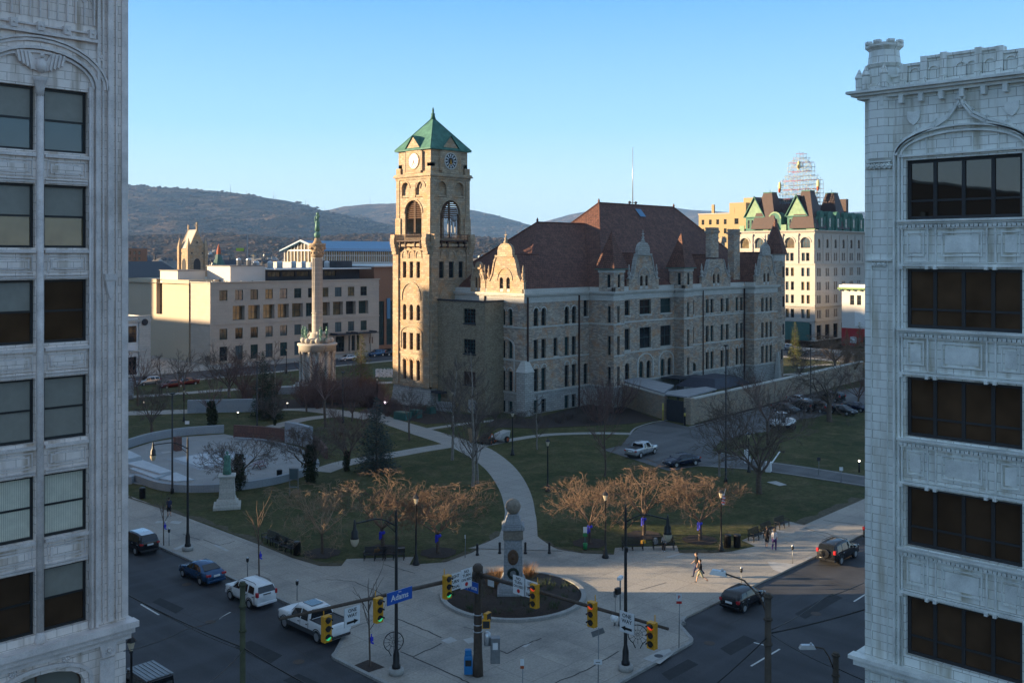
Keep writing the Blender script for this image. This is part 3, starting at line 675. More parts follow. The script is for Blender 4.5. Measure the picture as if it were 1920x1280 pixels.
# belfry louvres, balconies
for F in (FL2, FR2):
    c = -CY if F is FL2 else CX
    m = MB()
    for i in range(9):
        z = 31.15+i*.33; dz = max(0., z-32.05); hw = math.sqrt(max(.05, 2.1**2-dz*dz)) if dz else 2.1
        hw = min(hw, 2.05); p = [(c-hw, z), (c+hw, z)]
        m.poly([F.P(c-hw, .25, z), F.P(c+hw, .25, z), F.P(c+hw, .55, z+.26), F.P(c-hw, .55, z+.26)])
    for x in (-.12, .12): F.box(m, c+x-.07, c+x+.07, 27.9, 34.1, .3, .42)
    for x in (-2.05, 1.9): F.box(m, c+x, c+x+.15, 27.9, 32., .3, .42)
    m.build('louvre', 'brown_metal', CH)
    m = MB(); F.box(m, c-3., c+3., 27.3, 27.5, -1.1, .0)
    for x in (-2.6, -1.2, 1.2, 2.6): F.ext(m, [(c+x-.12, 27.3), (c+x+.12, 27.3), (c+x+.1, 26.3), (c+x-.1, 26.3)], -.8, -.35)
    for x in [-3.+.2*i for i in range(31)]: F.box(m, c+x-.02, c+x+.02, 27.5, 28.4, -1.05, -1.02)
    F.box(m, c-3., c+3., 28.4, 28.48, -1.08, -1.0); F.box(m, c-3., c+3., 27.9, 27.94, -1.06, -1.01)
    for x in (-3., 3.): F.box(m, c+x-.03, c+x+.03, 28.4, 28.47, -1.06, 0); F.box(m, c+x-.03, c+x+.03, 27.5, 28.4, -1.06, -1.)
    m.build('balcony', 'rust_pipe', CH)
for nm_, pos, r in (('satellite_dish', (105.2, 125.6, 28.5), .5), ('satellite_dish', (110.6, 120.4, 31.), .55)):
    m = MB(); m.T = Matrix.Translation(pos) @ Matrix.Rotation(-.7, 4, 'Z') @ Matrix.Rotation(-PI/2+.3, 4, 'Y' if pos[0] < 108 else 'X')
    m.lathe([(.02, 0), (r*.6, .1), (r, .28)], n=12, cap=False); m.lathe([(.02, .02), (r*.6, .12), (r, .28)], n=12, cap=False); m.tube([(0, 0, .1), (0, 0, -.6)], .04); m.build(nm_, 'roof_white', CH)
m = MB()
for x in (109.4, 110.2, 111.): m.tube([(x, 120.5, 27.9), (x, 120.5, 30.9)], .05); m.box(x-.12, x+.12, 120.4, 120.6, 28.8, 30.7)
m.build('antenna', 'roof_white', CH)
FP = thing('flagpole', 'tall thin bare flagpole rising from the main ridge of the courthouse roof', 'flagpole', (153.2, 115.6, 34.7))
m = MB(); m.tube([(153.2, 115.6, 34.7), (153.2, 115.6, 46.)], [.1, .05]); m.build('pole', 'alu', FP)
m = MB(); m.box(152.3, 154.1, 115.5, 115.7, 35.2, 35.3); m.ball((152.2, 115.6, 35.25), .28); m.ball((154.2, 115.6, 35.25), .28); m.build('pole_lights', 'roof_dark', FP)
# ================================================================ the two terracotta office blocks in the foreground
def rect_frame(F, mb, a, b, z0, z1, t, pr):
    F.box(mb, a, b, z0, z0+t, -pr, .02); F.box(mb, a, b, z1-t, z1, -pr, .02); F.box(mb, a, a+t, z0+t, z1-t, -pr, .02); F.box(mb, b-t, b, z0+t, z1-t, -pr, .02)
def arc_band(F, mb, c, z, hw, rise, wd, pr, n=16, back=.02):
    for i in range(n):
        a0, a1 = PI*i/n, PI*(i+1)/n
        F.ext(mb, [(c+hw*math.cos(a0), z+rise*math.sin(a0)), (c+(hw+wd)*math.cos(a0), z+(rise+wd)*math.sin(a0)), (c+(hw+wd)*math.cos(a1), z+(rise+wd)*math.sin(a1)), (c+hw*math.cos(a1), z+rise*math.sin(a1))], -pr, back)
def shieldp(F, mb, c, z, w, h, pr):
    F.ext(mb, [(c-w, z+h), (c, z+h*.85), (c+w, z+h), (c+w, z), (c+w*.6, z-h*.6), (c, z-h), (c-w*.6, z-h*.6), (c-w, z)], -pr, .02)
def rosette(F, mb, c, z, r, pr, n=7):
    for i in range(n):
        a = 2*PI*i/n; p = F.P(c+r*.6*math.cos(a), -pr*.6, z+r*.6*math.sin(a)); mb.ball(p, r*.42, 6, 4)
    mb.ball(F.P(c, -pr, z), r*.4, 6, 4)
# ---- left block
LB = thing('office_building', 'pinkish white terracotta office block with paired dark sash windows, at the left edge', 'office building', (18.2, 40, 0))
F = Fc('A', 40.); w = MB(); t = MB(); pn = MB()
zt = [31.6, 27.8, 24.05, 20.2, 16.4, 12.7]; ops = []; wins = []
for bc in (14.75, 9.35, 3.95, -1.45):
    for k, z in enumerate(zt):
        for a in (bc-1.88, bc+.17):
            o = (a, a+1.71, z-2.5, z); ops.append(o); wins.append((o, k))
facade(w, F, -5., 18.2, 9.6, 42., ops, .32)
low = []
for bc in (14.75, 9.35, 3.95, -1.45): low += [(bc-1.75, bc+1.75, 4.2, 8.6, 2), (bc-1.75, bc+1.75, .3, 3.6)]
facade(w, F, -5., 18.2, -.2, 9.6, low, .5)
w.poly([(18.2, 40, -.2), (18.2, 84.6, -.2), (18.2, 84.6, 42), (18.2, 40, 42)]); w.poly([(18.2, 84.6, -.2), (-5, 84.6, -.2), (-5, 84.6, 42), (18.2, 84.6, 42)]); w.poly([(-5, 84.6, -.2), (-5, 40, -.2), (-5, 40, 42), (-5, 84.6, 42)])
w.poly([(-5, 40, 42), (18.2, 40, 42), (18.2, 84.6, 42), (-5, 84.6, 42)])
w.build('wall', 'terracotta', LB)
for o, k in wins:
    g = ['glass_sky', 'glass_gold', 'glass_brown', 'glass_gold', 'glass_blind', 'glass_brown'][k]
    if k == 3: g = 'glass_teal'
    window(LB, F, o, .3, 'black_metal', g, 1, 2, .1)
    if o[1] > 0:       # blinds hanging behind the sash, drawn to different heights
        bl = MB(); full = k in (3, 4); zb = o[2]+.12 if full else o[3]-.1-R.choice([.0, .5, 1.1, 1.2]); n = 22 if k == 4 else 1
        for i in range(n):
            x = o[0]+.1+(o[1]-o[0]-.2)*i/n; ww = (o[1]-o[0]-.2)/n; bl.add([F.P(x, .262, zb), F.P(x+ww*(.9 if n > 1 else 1), .268, zb), F.P(x+ww*(.9 if n > 1 else 1), .268, o[3]-.1), F.P(x, .262, o[3]-.1)], [(0, 1, 2, 3)])
        if zb < o[3]-.2: bl.build('blind', 'blind_cloth' if k == 4 else 'blind_grey', LB)
for o in low: window(LB, F, o, .45, 'brown_metal', 'glass_blind', 2, 2, .06)
for bc in (14.75, 9.35, 3.95, -1.45):
    # colonnette between the sashes, outer reveal mouldings, spandrels
    t.tube([F.P(bc, -.05, 9.9), F.P(bc, -.05, 31.5)], .14, 10); t.lathe([(.17, 9.85), (.22, 9.95), (.15, 10.3)], *F.P(bc, -.05, 0)[:2], n=10)
    t.lathe([(.14, 31.2), (.17, 31.5), (.24, 31.8), (.3, 31.95)], *F.P(bc, -.05, 0)[:2], n=10)
    for q in (-1, 1):       # eagle with spread wings
        F.ext(t, [(bc, 32.15), (bc+q*.35, 32.25), (bc+q*.8, 32.5), (bc+q*.95, 32.75), (bc+q*.75, 32.95), (bc+q*.4, 32.9), (bc+q*.2, 32.6), (bc, 32.75)], -.14, .02)
        for i in range(4): F.ext(t, [(bc+q*(.3+.15*i), 32.3+.06*i), (bc+q*(.38+.15*i), 32.2+.09*i), (bc+q*(.5+.14*i), 32.88), (bc+q*(.42+.14*i), 32.9)], -.2, -.1)
    t.ball(F.P(bc, -.2, 32.4), .2, 8, 6, 1.5); t.ball(F.P(bc, -.28, 32.78), .1)
    for e, r, wd, pr in ((2.02, 1.15, .1, .12), (2.16, 1.3, .12, .2), (2.5, 1.62, .1, .1), (2.62, 1.75, .08, .16)): arc_band(F, t, bc, 31.75, e, r, wd, pr)
    for q in (-1, 1):
        for e, wd, pr in ((1.98, .09, .1), (2.15, .1, .18)): F.box(t, bc+q*e, bc+q*(e+wd), 9.9, 31.8, -pr, .02)
        t.tube([F.P(bc+q*1.93, -.1, 9.9), F.P(bc+q*1.93, -.1, 31.8)], .05, 6)
        rosette(F, t, bc+q*2.35, 33.05, .16, .1); rosette(F, t, bc+q*1.0, 8.95, .16, .1)
    for z in zt[1:]:
        for a in (bc-1.85, bc+.2):
            F.box(t, a, a+1.66, z+.05, z+.13, -.06, .02); F.box(t, a, a+1.66, z+.16, z+.2, -.1, .02)
            rect_frame(F, t, a+.08, a+1.58, z+.3, z+.93, .04, .045)
            F.ext(t, [(a+.2, z+.42), (a+.35, z+.46), (a+.38, z+.4), (a+1.28, z+.4), (a+1.31, z+.46), (a+1.46, z+.42), (a+1.46, z+.81), (a+1.31, z+.77), (a+1.28, z+.83), (a+.38, z+.83), (a+.35, z+.77), (a+.2, z+.81)], -.05, .02)
            pn = MB(); F.ext(pn, [(a+.27, z+.5), (a+.4, z+.47), (a+1.26, z+.47), (a+1.39, z+.5), (a+1.39, z+.73), (a+1.26, z+.76), (a+.4, z+.76), (a+.27, z+.73)], -.06, .02); pn.build('spandrel_panel', 'terracotta', LB)
            F.box(t, a-.02, a+1.68, z+1.05, z+1.18, -.14, .3)
    arc_band(F, t, bc, 8.0, 1.9, .78, .15, .12, 14)
    for q in (-1, 1): F.box(t, bc+q*1.9, bc+q*2.05, 4., 8., -.12, .02)
    F.box(t, bc-1.75, bc+1.75, 9.72, 9.86, -.16, .3)
# pilaster strips at the corner, cornice above the base, upper belts, brackets and blind tracery
for a, b_, pr in ((16.98, 17.1, .12), (17.2, 17.28, .07), (17.4, 17.62, .16), (17.75, 17.82, .07), (18.0, 18.26, .1)): F.box(t, a, b_, 10., 40., -pr, .05)
F.box(t, 17.22, 17.72, 24.0, 24.25, -.3, .02); F.ext(t, [(17.27, 24.), (17.67, 24.), (17.55, 23.4), (17.47, 23.2), (17.39, 23.4)], -.24, .02); rosette(F, t, 17.47, 23.75, .15, .2)
F.box(t, -5, 18.45, 9.35, 9.6, -.35, .05); F.box(t, -5, 18.55, 9.603, 9.85, -.5, .05); F.box(t, -5, 18.35, 9.1, 9.347, -.2, .05)
t.box(18.2, 18.5, 40.06, 84, 9.603, 9.85); 
for x in (17.4, 12., 6.6): F.ext(t, [(x-.35, 9.1), (x+.35, 9.1), (x+.25, 8.6), (x-.25, 8.6)], -.2, .02); rosette(F, t, x, 8.85, .2, .25); F.box(t, x-.3, x+.3, 4, 8.5, -.08, .02)
F.box(t, -5, 16.95, 33.62, 33.75, -.22, .02); F.box(t, -5, 16.95, 33.95, 34.02, -.12, .02)
for i in range(24): F.box(t, 16.6-i*1.0, 16.85-i*1.0, 33.753, 34.1, -.28, .02); rosette(F, t, 16.72-i*1.0, 33.93, .12, .3, 5)
for i in range(62):
    x = 16.8-i*.35; F.box(t, x, x+.05, 34.3, 38., -.09 if i % 3 else -.18, .02)
    if i % 3: arc_band(F, t, x+.2, 35.2, .1, .22, .04, .08, 6); F.ext(t, [(x+.13, 36.6), (x+.2, 37.), (x+.27, 36.6)], -.08, .02)
F.box(t, -5, 18.3, 38., 38.2, -.2, .02)
t.build('terracotta_ornament', 'terracotta_trim', LB)
# ---- right block
RB = thing('office_building', 'bluish white terracotta office block with battlemented parapet and wide dark windows, at the right edge', 'office building', (37.7, 17, 0))
F = Fc('B', 37.7); w = MB(); t = MB()
tops = [28.65, 24.5, 20.35, 16.15, 11.95]; ops = []
bays = [-13.3, -7.2, -1.1]          # bay centres, s = -y
for c in bays:
    for z in tops: ops.append((c-2.08, c+2.08, z-2.28, z))
    ops.append((c-2.08, c+2.08, 4., 8.4)); ops.append((c-2.08, c+2.08, .3, 3.4))
facade(w, F, -17., 6., -.2, 31.3, ops, .3)
w.poly([(60, 17, -.2), (37.7, 17, -.2), (37.7, 17, 31.3), (60, 17, 31.3)]); w.poly([(60, -6, -.2), (60, 17, -.2), (60, 17, 31.3), (60, -6, 31.3)]); w.poly([(37.7, -6, -.2), (60, -6, -.2), (60, -6, 31.3), (37.7, -6, 31.3)])
w.poly([(38, -6, 31.25), (60, -6, 31.25), (60, 17, 31.25), (38, 17, 31.25)])
w.build('wall', 'terracotta_white', RB)
for c in bays:
    for k, z in enumerate(tops+[8.4, 3.4]):
        zb = z-2.28 if k < 5 else (4. if k == 5 else .3); h_ = z-zb
        o = (c-2.08, c+2.08, zb, z)
        f = MB(); F.box(f, o[0], o[1], o[2], o[2]+.13, .2, .28); F.box(f, o[0], o[1], o[3]-.12, o[3], .2, .28)
        for i in range(5):
            x = o[0]+4.16*i/4; x0 = min(max(x-.065, o[0]), o[1]-.13); F.box(f, x0, x0+.13, o[2]+.13, o[3]-.12, .19, .285)
        F.box(f, o[0]+.13, o[1]-.13, o[2]+.68, o[2]+.76, .205, .275)
        wn = f.build('window', 'black_metal' if False else 'plastic', RB)
        g = MB(); 
        for i in range(4): g.add([F.P(o[0]+4.16*i/4+.05, .25, o[2]+.1), F.P(o[0]+4.16*(i+1)/4-.05, .25, o[2]+.1), F.P(o[0]+4.16*(i+1)/4-.05, .25, o[3]-.1), F.P(o[0]+4.16*i/4+.05, .25, o[3]-.1)], [(0, 1, 2, 3)])
        g.build('pane', 'glass_mirror' if k == 0 else 'glass_brown', wn)
    for k, z in enumerate(tops[1:]):            # spandrel between two window rows
        zz = z+.08
        F.box(t, c-2.3, c+2.3, zz, zz+.1, -.12, .02); F.box(t, c-2.25, c+2.25, zz+.13, zz+.17, -.06, .02)
        for x0, x1 in ((-2.02, -1.36), (-.72, .74), (1.38, 2.04)): rect_frame(F, t, c+x0, c+x1, zz+.38, zz+1.3, .05, .06); F.box(t, c+x0+.13, c+x1-.13, zz+.52, zz+1.16, -.035, .02)
        for x in (-2.2, -1.22, -.92, .9, 1.2, 2.2):
            F.box(t, c+x-.03, c+x+.03, zz+.15, zz+1.42, -.09, .02); F.box(t, c+x-.06, c+x+.06, zz-.1, zz+.02, -.2, .02); rosette(F, t, c+x, zz+1.25, .06, .1, 5)
        F.box(t, c-2.3, c+2.3, zz+1.42, zz+1.48, -.1, .02); F.box(t, c-2.3, c+2.3, zz+1.62, zz+1.7, -.2, .02); F.box(t, c-2.32, c+2.32, zz+1.703, zz+1.78, -.3, .3)
        for i in range(28): x = c-2.25+i*.162; F.ext(t, [(x, zz+1.48), (x+.11, zz+1.48), (x+.13, zz+1.6), (x-.02, zz+1.6)], -.15-.03*(i % 2), .02)
    for q in (-1, 1):
        F.box(t, c+q*2.28, c+q*2.36, 9.2, 28.9, -.1, .02); F.box(t, c+q*2.45, c+q*2.52, 9.2, 28.9, -.16, .02)
        t.tube([F.P(c+q*2.2, -.04, 9.2), F.P(c+q*2.2, -.04, 28.9)], .045, 6)
    # flat arch, ogee hood and finial over the top windows
    for hw, ri, wd, pr in ((2.2, .75, .07, .14), (2.36, .95, .07, .2)): arc_band(F, t, c, 28.85, hw, ri, wd, pr, 20)
    F.box(t, c-2.3, c+2.3, 28.78, 28.86, -.12, .02)
    for x in (-1.3, -.4, .4, 1.3): F.box(t, c+x-.02, c+x+.02, 28.86, 29.5, -.05, .02)
    for q in (-1, 1):
        og = [(2.45, 28.85), (2.2, 29.2), (1.6, 29.55), (.9, 29.8), (.4, 30.1), (.12, 30.5), (0, 30.75)]
        for pr, of in ((.2, 0), (.1, .14)):
            for (xa, za), (xb, zb) in zip(og, og[1:]): F.ext(t, [(c+q*xa, za+of), (c+q*xb, zb+of), (c+q*xb, zb+.1+of), (c+q*(xa+.03), za+.1+of)], -pr, .02)
        for x, z in og[1:5]: rosette(F, t, c+q*x, z+.28, .08, .12, 4)
        shieldp(F, t, c+q*1.75, 30.25, .24, .27, .09)
    for z, r in ((30.55, .12), (30.8, .2), (31.0, .13)): rosette(F, t, c, z, r, .2, 6)
# pier shafts, niche, foliage bands, corbels
for c in (-16.4, -10.2, -4.1):
    for q in (-1, 1): F.box(t, c+q*.3, c+q*.34, 9.2, 28.3, -.05, .02)
    for z, r in ((28.5, .14), (24.65, .1)):
        for i in range(5 if z > 26 else 3): rosette(F, t, c+(i-(2 if z > 26 else 1))*.2, z, r, .15, 5)
        F.box(t, c-.5, c+.5, z+.14, z+.2, -.16, .02)
    for x in (-.22, .17): F.box(t, c+x, c+x+.05, 29.4, 30.6, -.1, .02)
    arc_band(F, t, c, 30.6, .17, .25, .05, .1, 8); F.box(t, c-.3, c+.3, 29.33, 29.4, -.14, .02); rosette(F, t, c, 31.05, .12, .12, 6)
for z, pr, th in ((31.15, .22, .12), (31.273, .4, .1), (31.376, .55, .1)): F.box(t, -17.-pr, 6, z, z+th, -pr, .3); t.box(38.01, 60, 17, 17+pr, z, z+th)
for i in range(30): x = -16.3+i*.75; F.box(t, x, x+.16, 30.85, 31.147, -.28, .02)
# parapet with stepped battlements
pm = MB()
for c in bays:
    for x0, x1, z in ((-2.6, -2.1, 31.9), (-2.1, -1.35, 32.25), (-1.35, 1.35, 32.45), (1.35, 2.1, 32.25), (2.1, 2.6, 31.9)):
        F.box(pm, c+x0, c+x1, 31.476, z, 0., .3); F.box(pm, c+x0-.04, c+x1+.04, z+.003, z+.1, -.08, .38)
    for x in (-2.1, -1.35, -.62, .62, 1.35, 2.1):
        zt_ = 32.55 if abs(x) > 1 else 32.6; F.box(pm, c+x-.12, c+x+.12, 31.48, zt_ if abs(x) != 2.1 else 32.3, -.14, .32); F.ext(pm, [(c+x-.1, 31.48), (c+x+.1, 31.48), (c+x+.08, 31.75), (c+x-.08, 31.75)], -.3, -.1)
    for x in (-1.72, -1., 0., .38, 1., 1.72): arc_band(F, pm, c+x, 32.02, .16, .12, .05, .07, 6); F.box(pm, c+x-.22, c+x-.18, 31.6, 32.05, -.06, .02); F.box(pm, c+x+.18, c+x+.22, 31.6, 32.05, -.06, .02)
F.box(pm, -17, 6, 31.478, 31.6, -.25, .35); pm.box(37.95, 60, 16.7, 17, 31.478, 32.1)
for c in (-10.25, -4.15): F.box(pm, c-.5, c+.5, 31.6, 32.9, -.2, .4)
pm.build('parapet', 'terracotta_white', RB)
m = MB(); p = F.P(-16.4, .42, 0)
m.lathe([(.62, 28.7), (.72, 28.8), (.72, 31.15)], p[0], p[1], 8, a0=PI/8, smooth=False)
m.lathe([(.95, 31.48), (.8, 31.6), (.62, 31.75), (.62, 32.35), (.74, 32.5), (.62, 32.55), (.56, 33.05), (.72, 33.2), (.72, 33.3), (.6, 33.34)], p[0], p[1], 8, a0=PI/8, smooth=False)
for i in range(8):
    a = 2*PI*i/8; m.box(-.13, .13, -.1, .1, 33.3, 33.42, Matrix.Translation((p[0]+.62*math.cos(a), p[1]+.62*math.sin(a), 0)) @ Matrix.Rotation(a+PI/2, 4, 'Z'))
    q = (p[0]+.93*math.cos(a+PI/8), p[1]+.93*math.sin(a+PI/8)); m.lathe([(.14, 31.5), (.14, 32.), (.18, 32.05), (.02, 32.4)], q[0], q[1], 6, smooth=False)
m.build('corner_turret', 'terracotta_white', RB)
F.box(t, -17.35, 6, 8.8, 9.05, -.3, .05); F.box(t, -17.5, 6, 9.053, 9.2, -.45, .05); t.box(37.8, 60, 17, 17.4, 9.053, 9.2)
rect_frame(F, t, -16.85, -15.95, 7.4, 8.7, .07, .08); 
for x, z, r in ((-16.4, 8.2, .16), (-16.4, 7.85, .22), (-16.2, 8.0, .1), (-16.6, 8.05, .1)): t.ball(F.P(x, -.08, z), r)
t.build('terracotta_ornament', 'terracotta_white_trim', RB)
# ================================================================ government building beyond the square
GV = thing('government_building', 'long four storey limestone government building with a blank beige end block', 'government building', (112.4, 204, 0))
F = Fc('A', 204.); w = MB(); t = MB()
us = [114.7+4.*i for i in range(11)]
o1 = [(u, u+2.05, 14.65, 17.) for u in us]; o2 = [(u+3.4, u+6.5, 10., 13.35) for u in us[:-1]]; o3 = [(u+.05, u+2., 5.7, 8.2) for u in us]
o4 = [(u+.05, u+2., .8, 4.1) for u in us[:7]]; o5 = [(146.2, 149.6, 0.1, 4.6), (150.9, 154.3, .1, 4.6)]
facade(w, F, 112.4, 160.7, -.2, 18.7, o1+o3+o4+o5, .35) if False else None
facade(w, F, 112.4, 160.7, 9.3, 18.7, o1, .3) if False else None
facade(w, F, 112.4, 160.7, 14.2, 18.7, o1, .3); facade(w, F, 112.4, 160.7, 9.3, 14.2, o2, 1.3); facade(w, F, 112.4, 160.7, -.2, 9.3, o3+o4+o5, .3)
G_ = Fc('B', 112.4); facade(w, G_, -213., -204, -.2, 18.7, [])
w.poly([(160.7, 204, -.2), (160.7, 250, -.2), (160.7, 250, 18.7), (160.7, 204, 18.7)]); w.poly([(112.5, 204.3, 18.3), (160.6, 204.3, 18.3), (160.6, 250, 18.3), (112.5, 250, 18.3)])
w.build('wall', 'gov_stone', GV)
for o in o1+o3+o4: window(GV, F, o, .28, 'teal_frame', R.choice(['glass_gold', 'glass_dark', 'glass_teal', 'glass_sky']), 2, 2, .08)
for o in o2: window(GV, F, o, 1.28, 'teal_frame', R.choice(['glass_gold', 'glass_dark', 'glass_teal']), 2, 2, .08)
for o in o5: window(GV, F, o, .28, 'teal_frame', 'glass_dark', 4, 3, .1)
F.box(t, 112.3, 160.8, 9.15, 9.4, -.12, .05); F.box(t, 112.3, 160.8, 17.25, 17.4, -.1, .05); F.box(t, 112.2, 160.9, 18.7, 18.95, -.25, .6); t.box(112.15, 113, 204.6, 213, 18.703, 18.953); t.box(112.2, 112.45, 204.6, 213, 9.15, 9.4)
F.box(t, 112.2, 160.7, -.2, .7, -.15, .05)
for u in us: F.box(t, u-.1, u+2.15, 14.45, 14.65, -.08, .03); F.box(t, u-.05, u+2.1, 5.5, 5.7, -.08, .03)
t.build('cornice', 'gov_stone', GV)
w = MB(); B2 = Fc('B', 113.2)
facade(w, B2, -247., -215.4, -.2, 19.2, [B(231.8, 228.7, 10.6, 19.2)], 1.2); w.box(113.9, 115, 213, 215.6, -.2, 18.9)
w.poly([(113.2, 215.4, -.2), (121, 215.4, -.2), (121, 215.4, 19.2), (113.2, 215.4, 19.2)]); w.poly([(113.2, 247, -.2), (140, 247, -.2), (140, 247, 19.2), (113.2, 247, 19.2)]); w.poly([(113.2, 215.4, 19.15), (140, 215.4, 19.15), (140, 247, 19.15), (113.2, 247, 19.15)])
w.build('end_block', 'beige_panel', GV)
m = MB(); m.box(114.2, 114.5, 228.7, 231.8, 10.6, 19.1); m.box(113.8, 114.1, 213.1, 215.3, 8.9, 18.6); m.build('recess_panel', 'bronze_dark', GV)
m = MB()
for a, b_ in ((145., 150.6), (151.4, 158.)): m.box(a, b_, 200.6, 204, 5.1, 5.3); m.box(a+.3, a+.45, 201, 204, 5.3, 5.6); m.box(b_-.45, b_-.3, 201, 204, 5.3, 5.6)
m.build('canopy', 'roof_dark', GV)
m = MB(); 
for a in (145.3, 150.2, 151.8, 156.6): m.box(a, a+.3, 202.2, 202.6, 0, 5.1)
m.build('canopy_post', 'gov_stone', GV)
m = MB(); m.box(157.5, 158.6, 203.9, 203.97, 2.2, 3.8); m.build('wall_plaque', 'bronze_dark', GV)
def boxm(name, mat, parent, *bs, **k):
    m = MB(); [m.box(*b_) for b_ in bs]; return m.build(name, mat, parent, **k)
boxm('penthouse', 'white_paint_wall', GV, (113.8, 121., 222, 231, 18.3, 21.3), (121.5, 131, 211, 222, 18.3, 22.4)); boxm('penthouse_roof', 'roof_grey', GV, (113.6, 121.2, 221.8, 231.2, 21.3, 21.5), (121.3, 131.2, 210.8, 222.2, 22.4, 22.6))
w = MB(); FP_ = Fc('A', 211.5); o6 = [(132.+4.2*i, 135.6+4.2*i, 19.7, 21.) for i in range(5)]
facade(w, FP_, 131.01, 160., 18.3, 21.5, o6, .3); w.build('penthouse_wall', 'roof_dark', GV)
for o in o6: window(GV, FP_, o, .28, 'plastic', 'glass_gold', 3, 1, .08)
boxm('penthouse_roof', 'white_trim', GV, (131.3, 160.5, 207., 225., 21.5, 21.75)); boxm('penthouse_soffit', 'roof_dark', GV, (153, 158, 212, 220, 21.76, 23.6))
for i in range(9):
    m = MB(); x = 126+i*3.1+R.uniform(-.6, .6); y = 214+R.uniform(-1, 3); r = R.uniform(.5, .85); z = 21.8 if x > 131 else 22.6
    m.lathe([(r, z), (r, z+1.3), (r*1.15, z+1.4), (r*.4, z+1.8)], x, y, 10); m.build('roof_vent', 'alu', GV)
for i in range(14):
    m = MB(); x = 114+R.uniform(0, 14); y = 206+R.uniform(0, 8); h_ = R.uniform(.3, 1.); m.lathe([(.12, 18.3), (.12, 18.3+h_), (.2, 18.4+h_)], x, y, 6); m.build('vent_pipe', R.choice(['alu', 'roof_dark', 'white_trim']), GV)
# ================================================================ other buildings behind
def block(name, label, cat, x0, x1, y0, y1, z1, mat, opsA=(), opsB=(), z0=-.2, roof='roof_grey', dep=.25, wins=True, frame='plastic', glass='glass_dark', nx=1, nz=2, flat=True, coping=None, grp=None):
    th = thing(name, label, cat, (x0, y0, 0), group=grp)
    w = MB(); FA__, FB__ = Fc('A', y0), Fc('B', x0)
    facade(w, FA__, x0, x1, z0, z1, list(opsA), dep); facade(w, FB__, -y1, -y0, z0, z1, list(opsB), dep)
    w.poly([(x1, y0, z0), (x1, y1, z0), (x1, y1, z1), (x1, y0, z1)]); w.poly([(x1, y1, z0), (x0, y1, z0), (x0, y1, z1), (x1, y1, z1)])
    w.build('wall', mat, th)
    m = MB(); m.poly([(x0+.3, y0+.3, z1-.3), (x1-.3, y0+.3, z1-.3), (x1-.3, y1-.3, z1-.3), (x0+.3, y1-.3, z1-.3)]); m.build('roof', roof, th)
    if coping: m = MB(); m.box(x0-.2, x1+.2, y0-.2, y0+.4, z1, z1+.25); m.box(x0-.2, x0+.4, y0+.4, y1+.2, z1+.002, z1+.252); m.build('coping', coping, th)
    for F_x, oo in ((FA__, opsA), (FB__, opsB)):
        for o in oo: window(th, F_x, o, dep-.03, frame, glass if isinstance(glass, str) else R.choice(glass), nx, nz, .08, flat)
    return th
def grid(s0, n, ds, wd, z0, m, dz, h, arch=0): return [(s0+i*ds, s0+i*ds+wd, z0+j*dz, z0+j*dz+h, arch) for i in range(n) for j in range(m)]
# unseen row up the left-hand street, heights and gaps set to shape the shadows
block('shop_building', 'unseen low brick block beside the left office block, sized to let the sun strip through', 'building', 8.3, 18.2, 85., 103., 10.5, 'red_brick', opsB=[], coping='trim_stone')
block('shop_building', 'unseen cream brick block behind the left office block, sized to shade the lawn', 'building', 8.3, 18.2, 104.2, 128., 14.8, 'cream_brick', opsA=grid(9.5, 3, 3, 1.4, 5., 2, 3, 1.6), coping='trim_stone')
block('unseen_tower', 'unseen tall red brick block up the left street, sized to shade the courthouse', 'building', -4., 18.2, 134., 213., 44., 'red_brick', opsA=grid(-2, 5, 4, 1.8, 3., 7, 4, 2.2), coping='trim_stone')
block('office_building', 'unseen mid rise cream brick block up the left street, sized to shade the clock tower foot', 'building', 0., 18.2, 222., 290., 31., 'cream_brick', opsA=grid(2, 4, 4, 1.8, 3., 4, 4, 2.2), coping='trim_stone')
block('unseen_tower', 'unseen tall stone block far off, added to shade the lower hotel wall', 'building', 20., 60., 330., 390., 67., 'gov_stone', opsA=grid(22, 8, 4.5, 2., 3., 9, 4, 2.2), coping='trim_stone')  # unseen block added only to shade the foot of the hotel
block('office_building', 'unseen plain stone block up the left street, sized to shade the government building end', 'building', 0., 18.2, 298., 360., 36.2, 'gov_stone', opsA=grid(2, 4, 4, 1.8, 3., 6, 4, 2.2), coping='trim_stone')
block('office_building', 'unseen dark brick block added for its reflection in the right office block windows', 'building', -60., -14., 40., 100., 32.5, 'red_brick', opsA=grid(-58, 9, 5, 2.4, 3., 7, 4, 2.4), coping='trim_stone')  # unseen block added to be mirrored in the right block's top windows
SH = block('shop_building', 'low white two storey shop with dark storefront beside the beige end block', 'shop', 78., 95.2, 198., 214., 12.2, 'white_trim', opsA=[(79.5, 92.4, 7.0, 10.4), (79.5, 92.4, .3, 4.)], nx=4, glass='glass_dark', coping='trim_stone')
boxm('pier', 'trim_stone', SH, (92.8, 95.3, 197.7, 198, -.1, 12.), (78, 95.3, 197.6, 198, 11.2, 11.7), (78, 95.3, 197.6, 198, 5., 5.3))
boxm('sign_panel', 'sign_white', SH, (80, 92, 197.75, 197.95, 5.35, 6.3))
m = MB(); p = (94, 197.6, 0); m.T = Matrix.Translation((94., 197.65, 11.1)) @ Matrix.Rotation(PI/2, 4, 'X'); m.lathe([(.7, 0), (.7, .1)], n=20); m.build('round_medallion', 'roof_dark', SH)
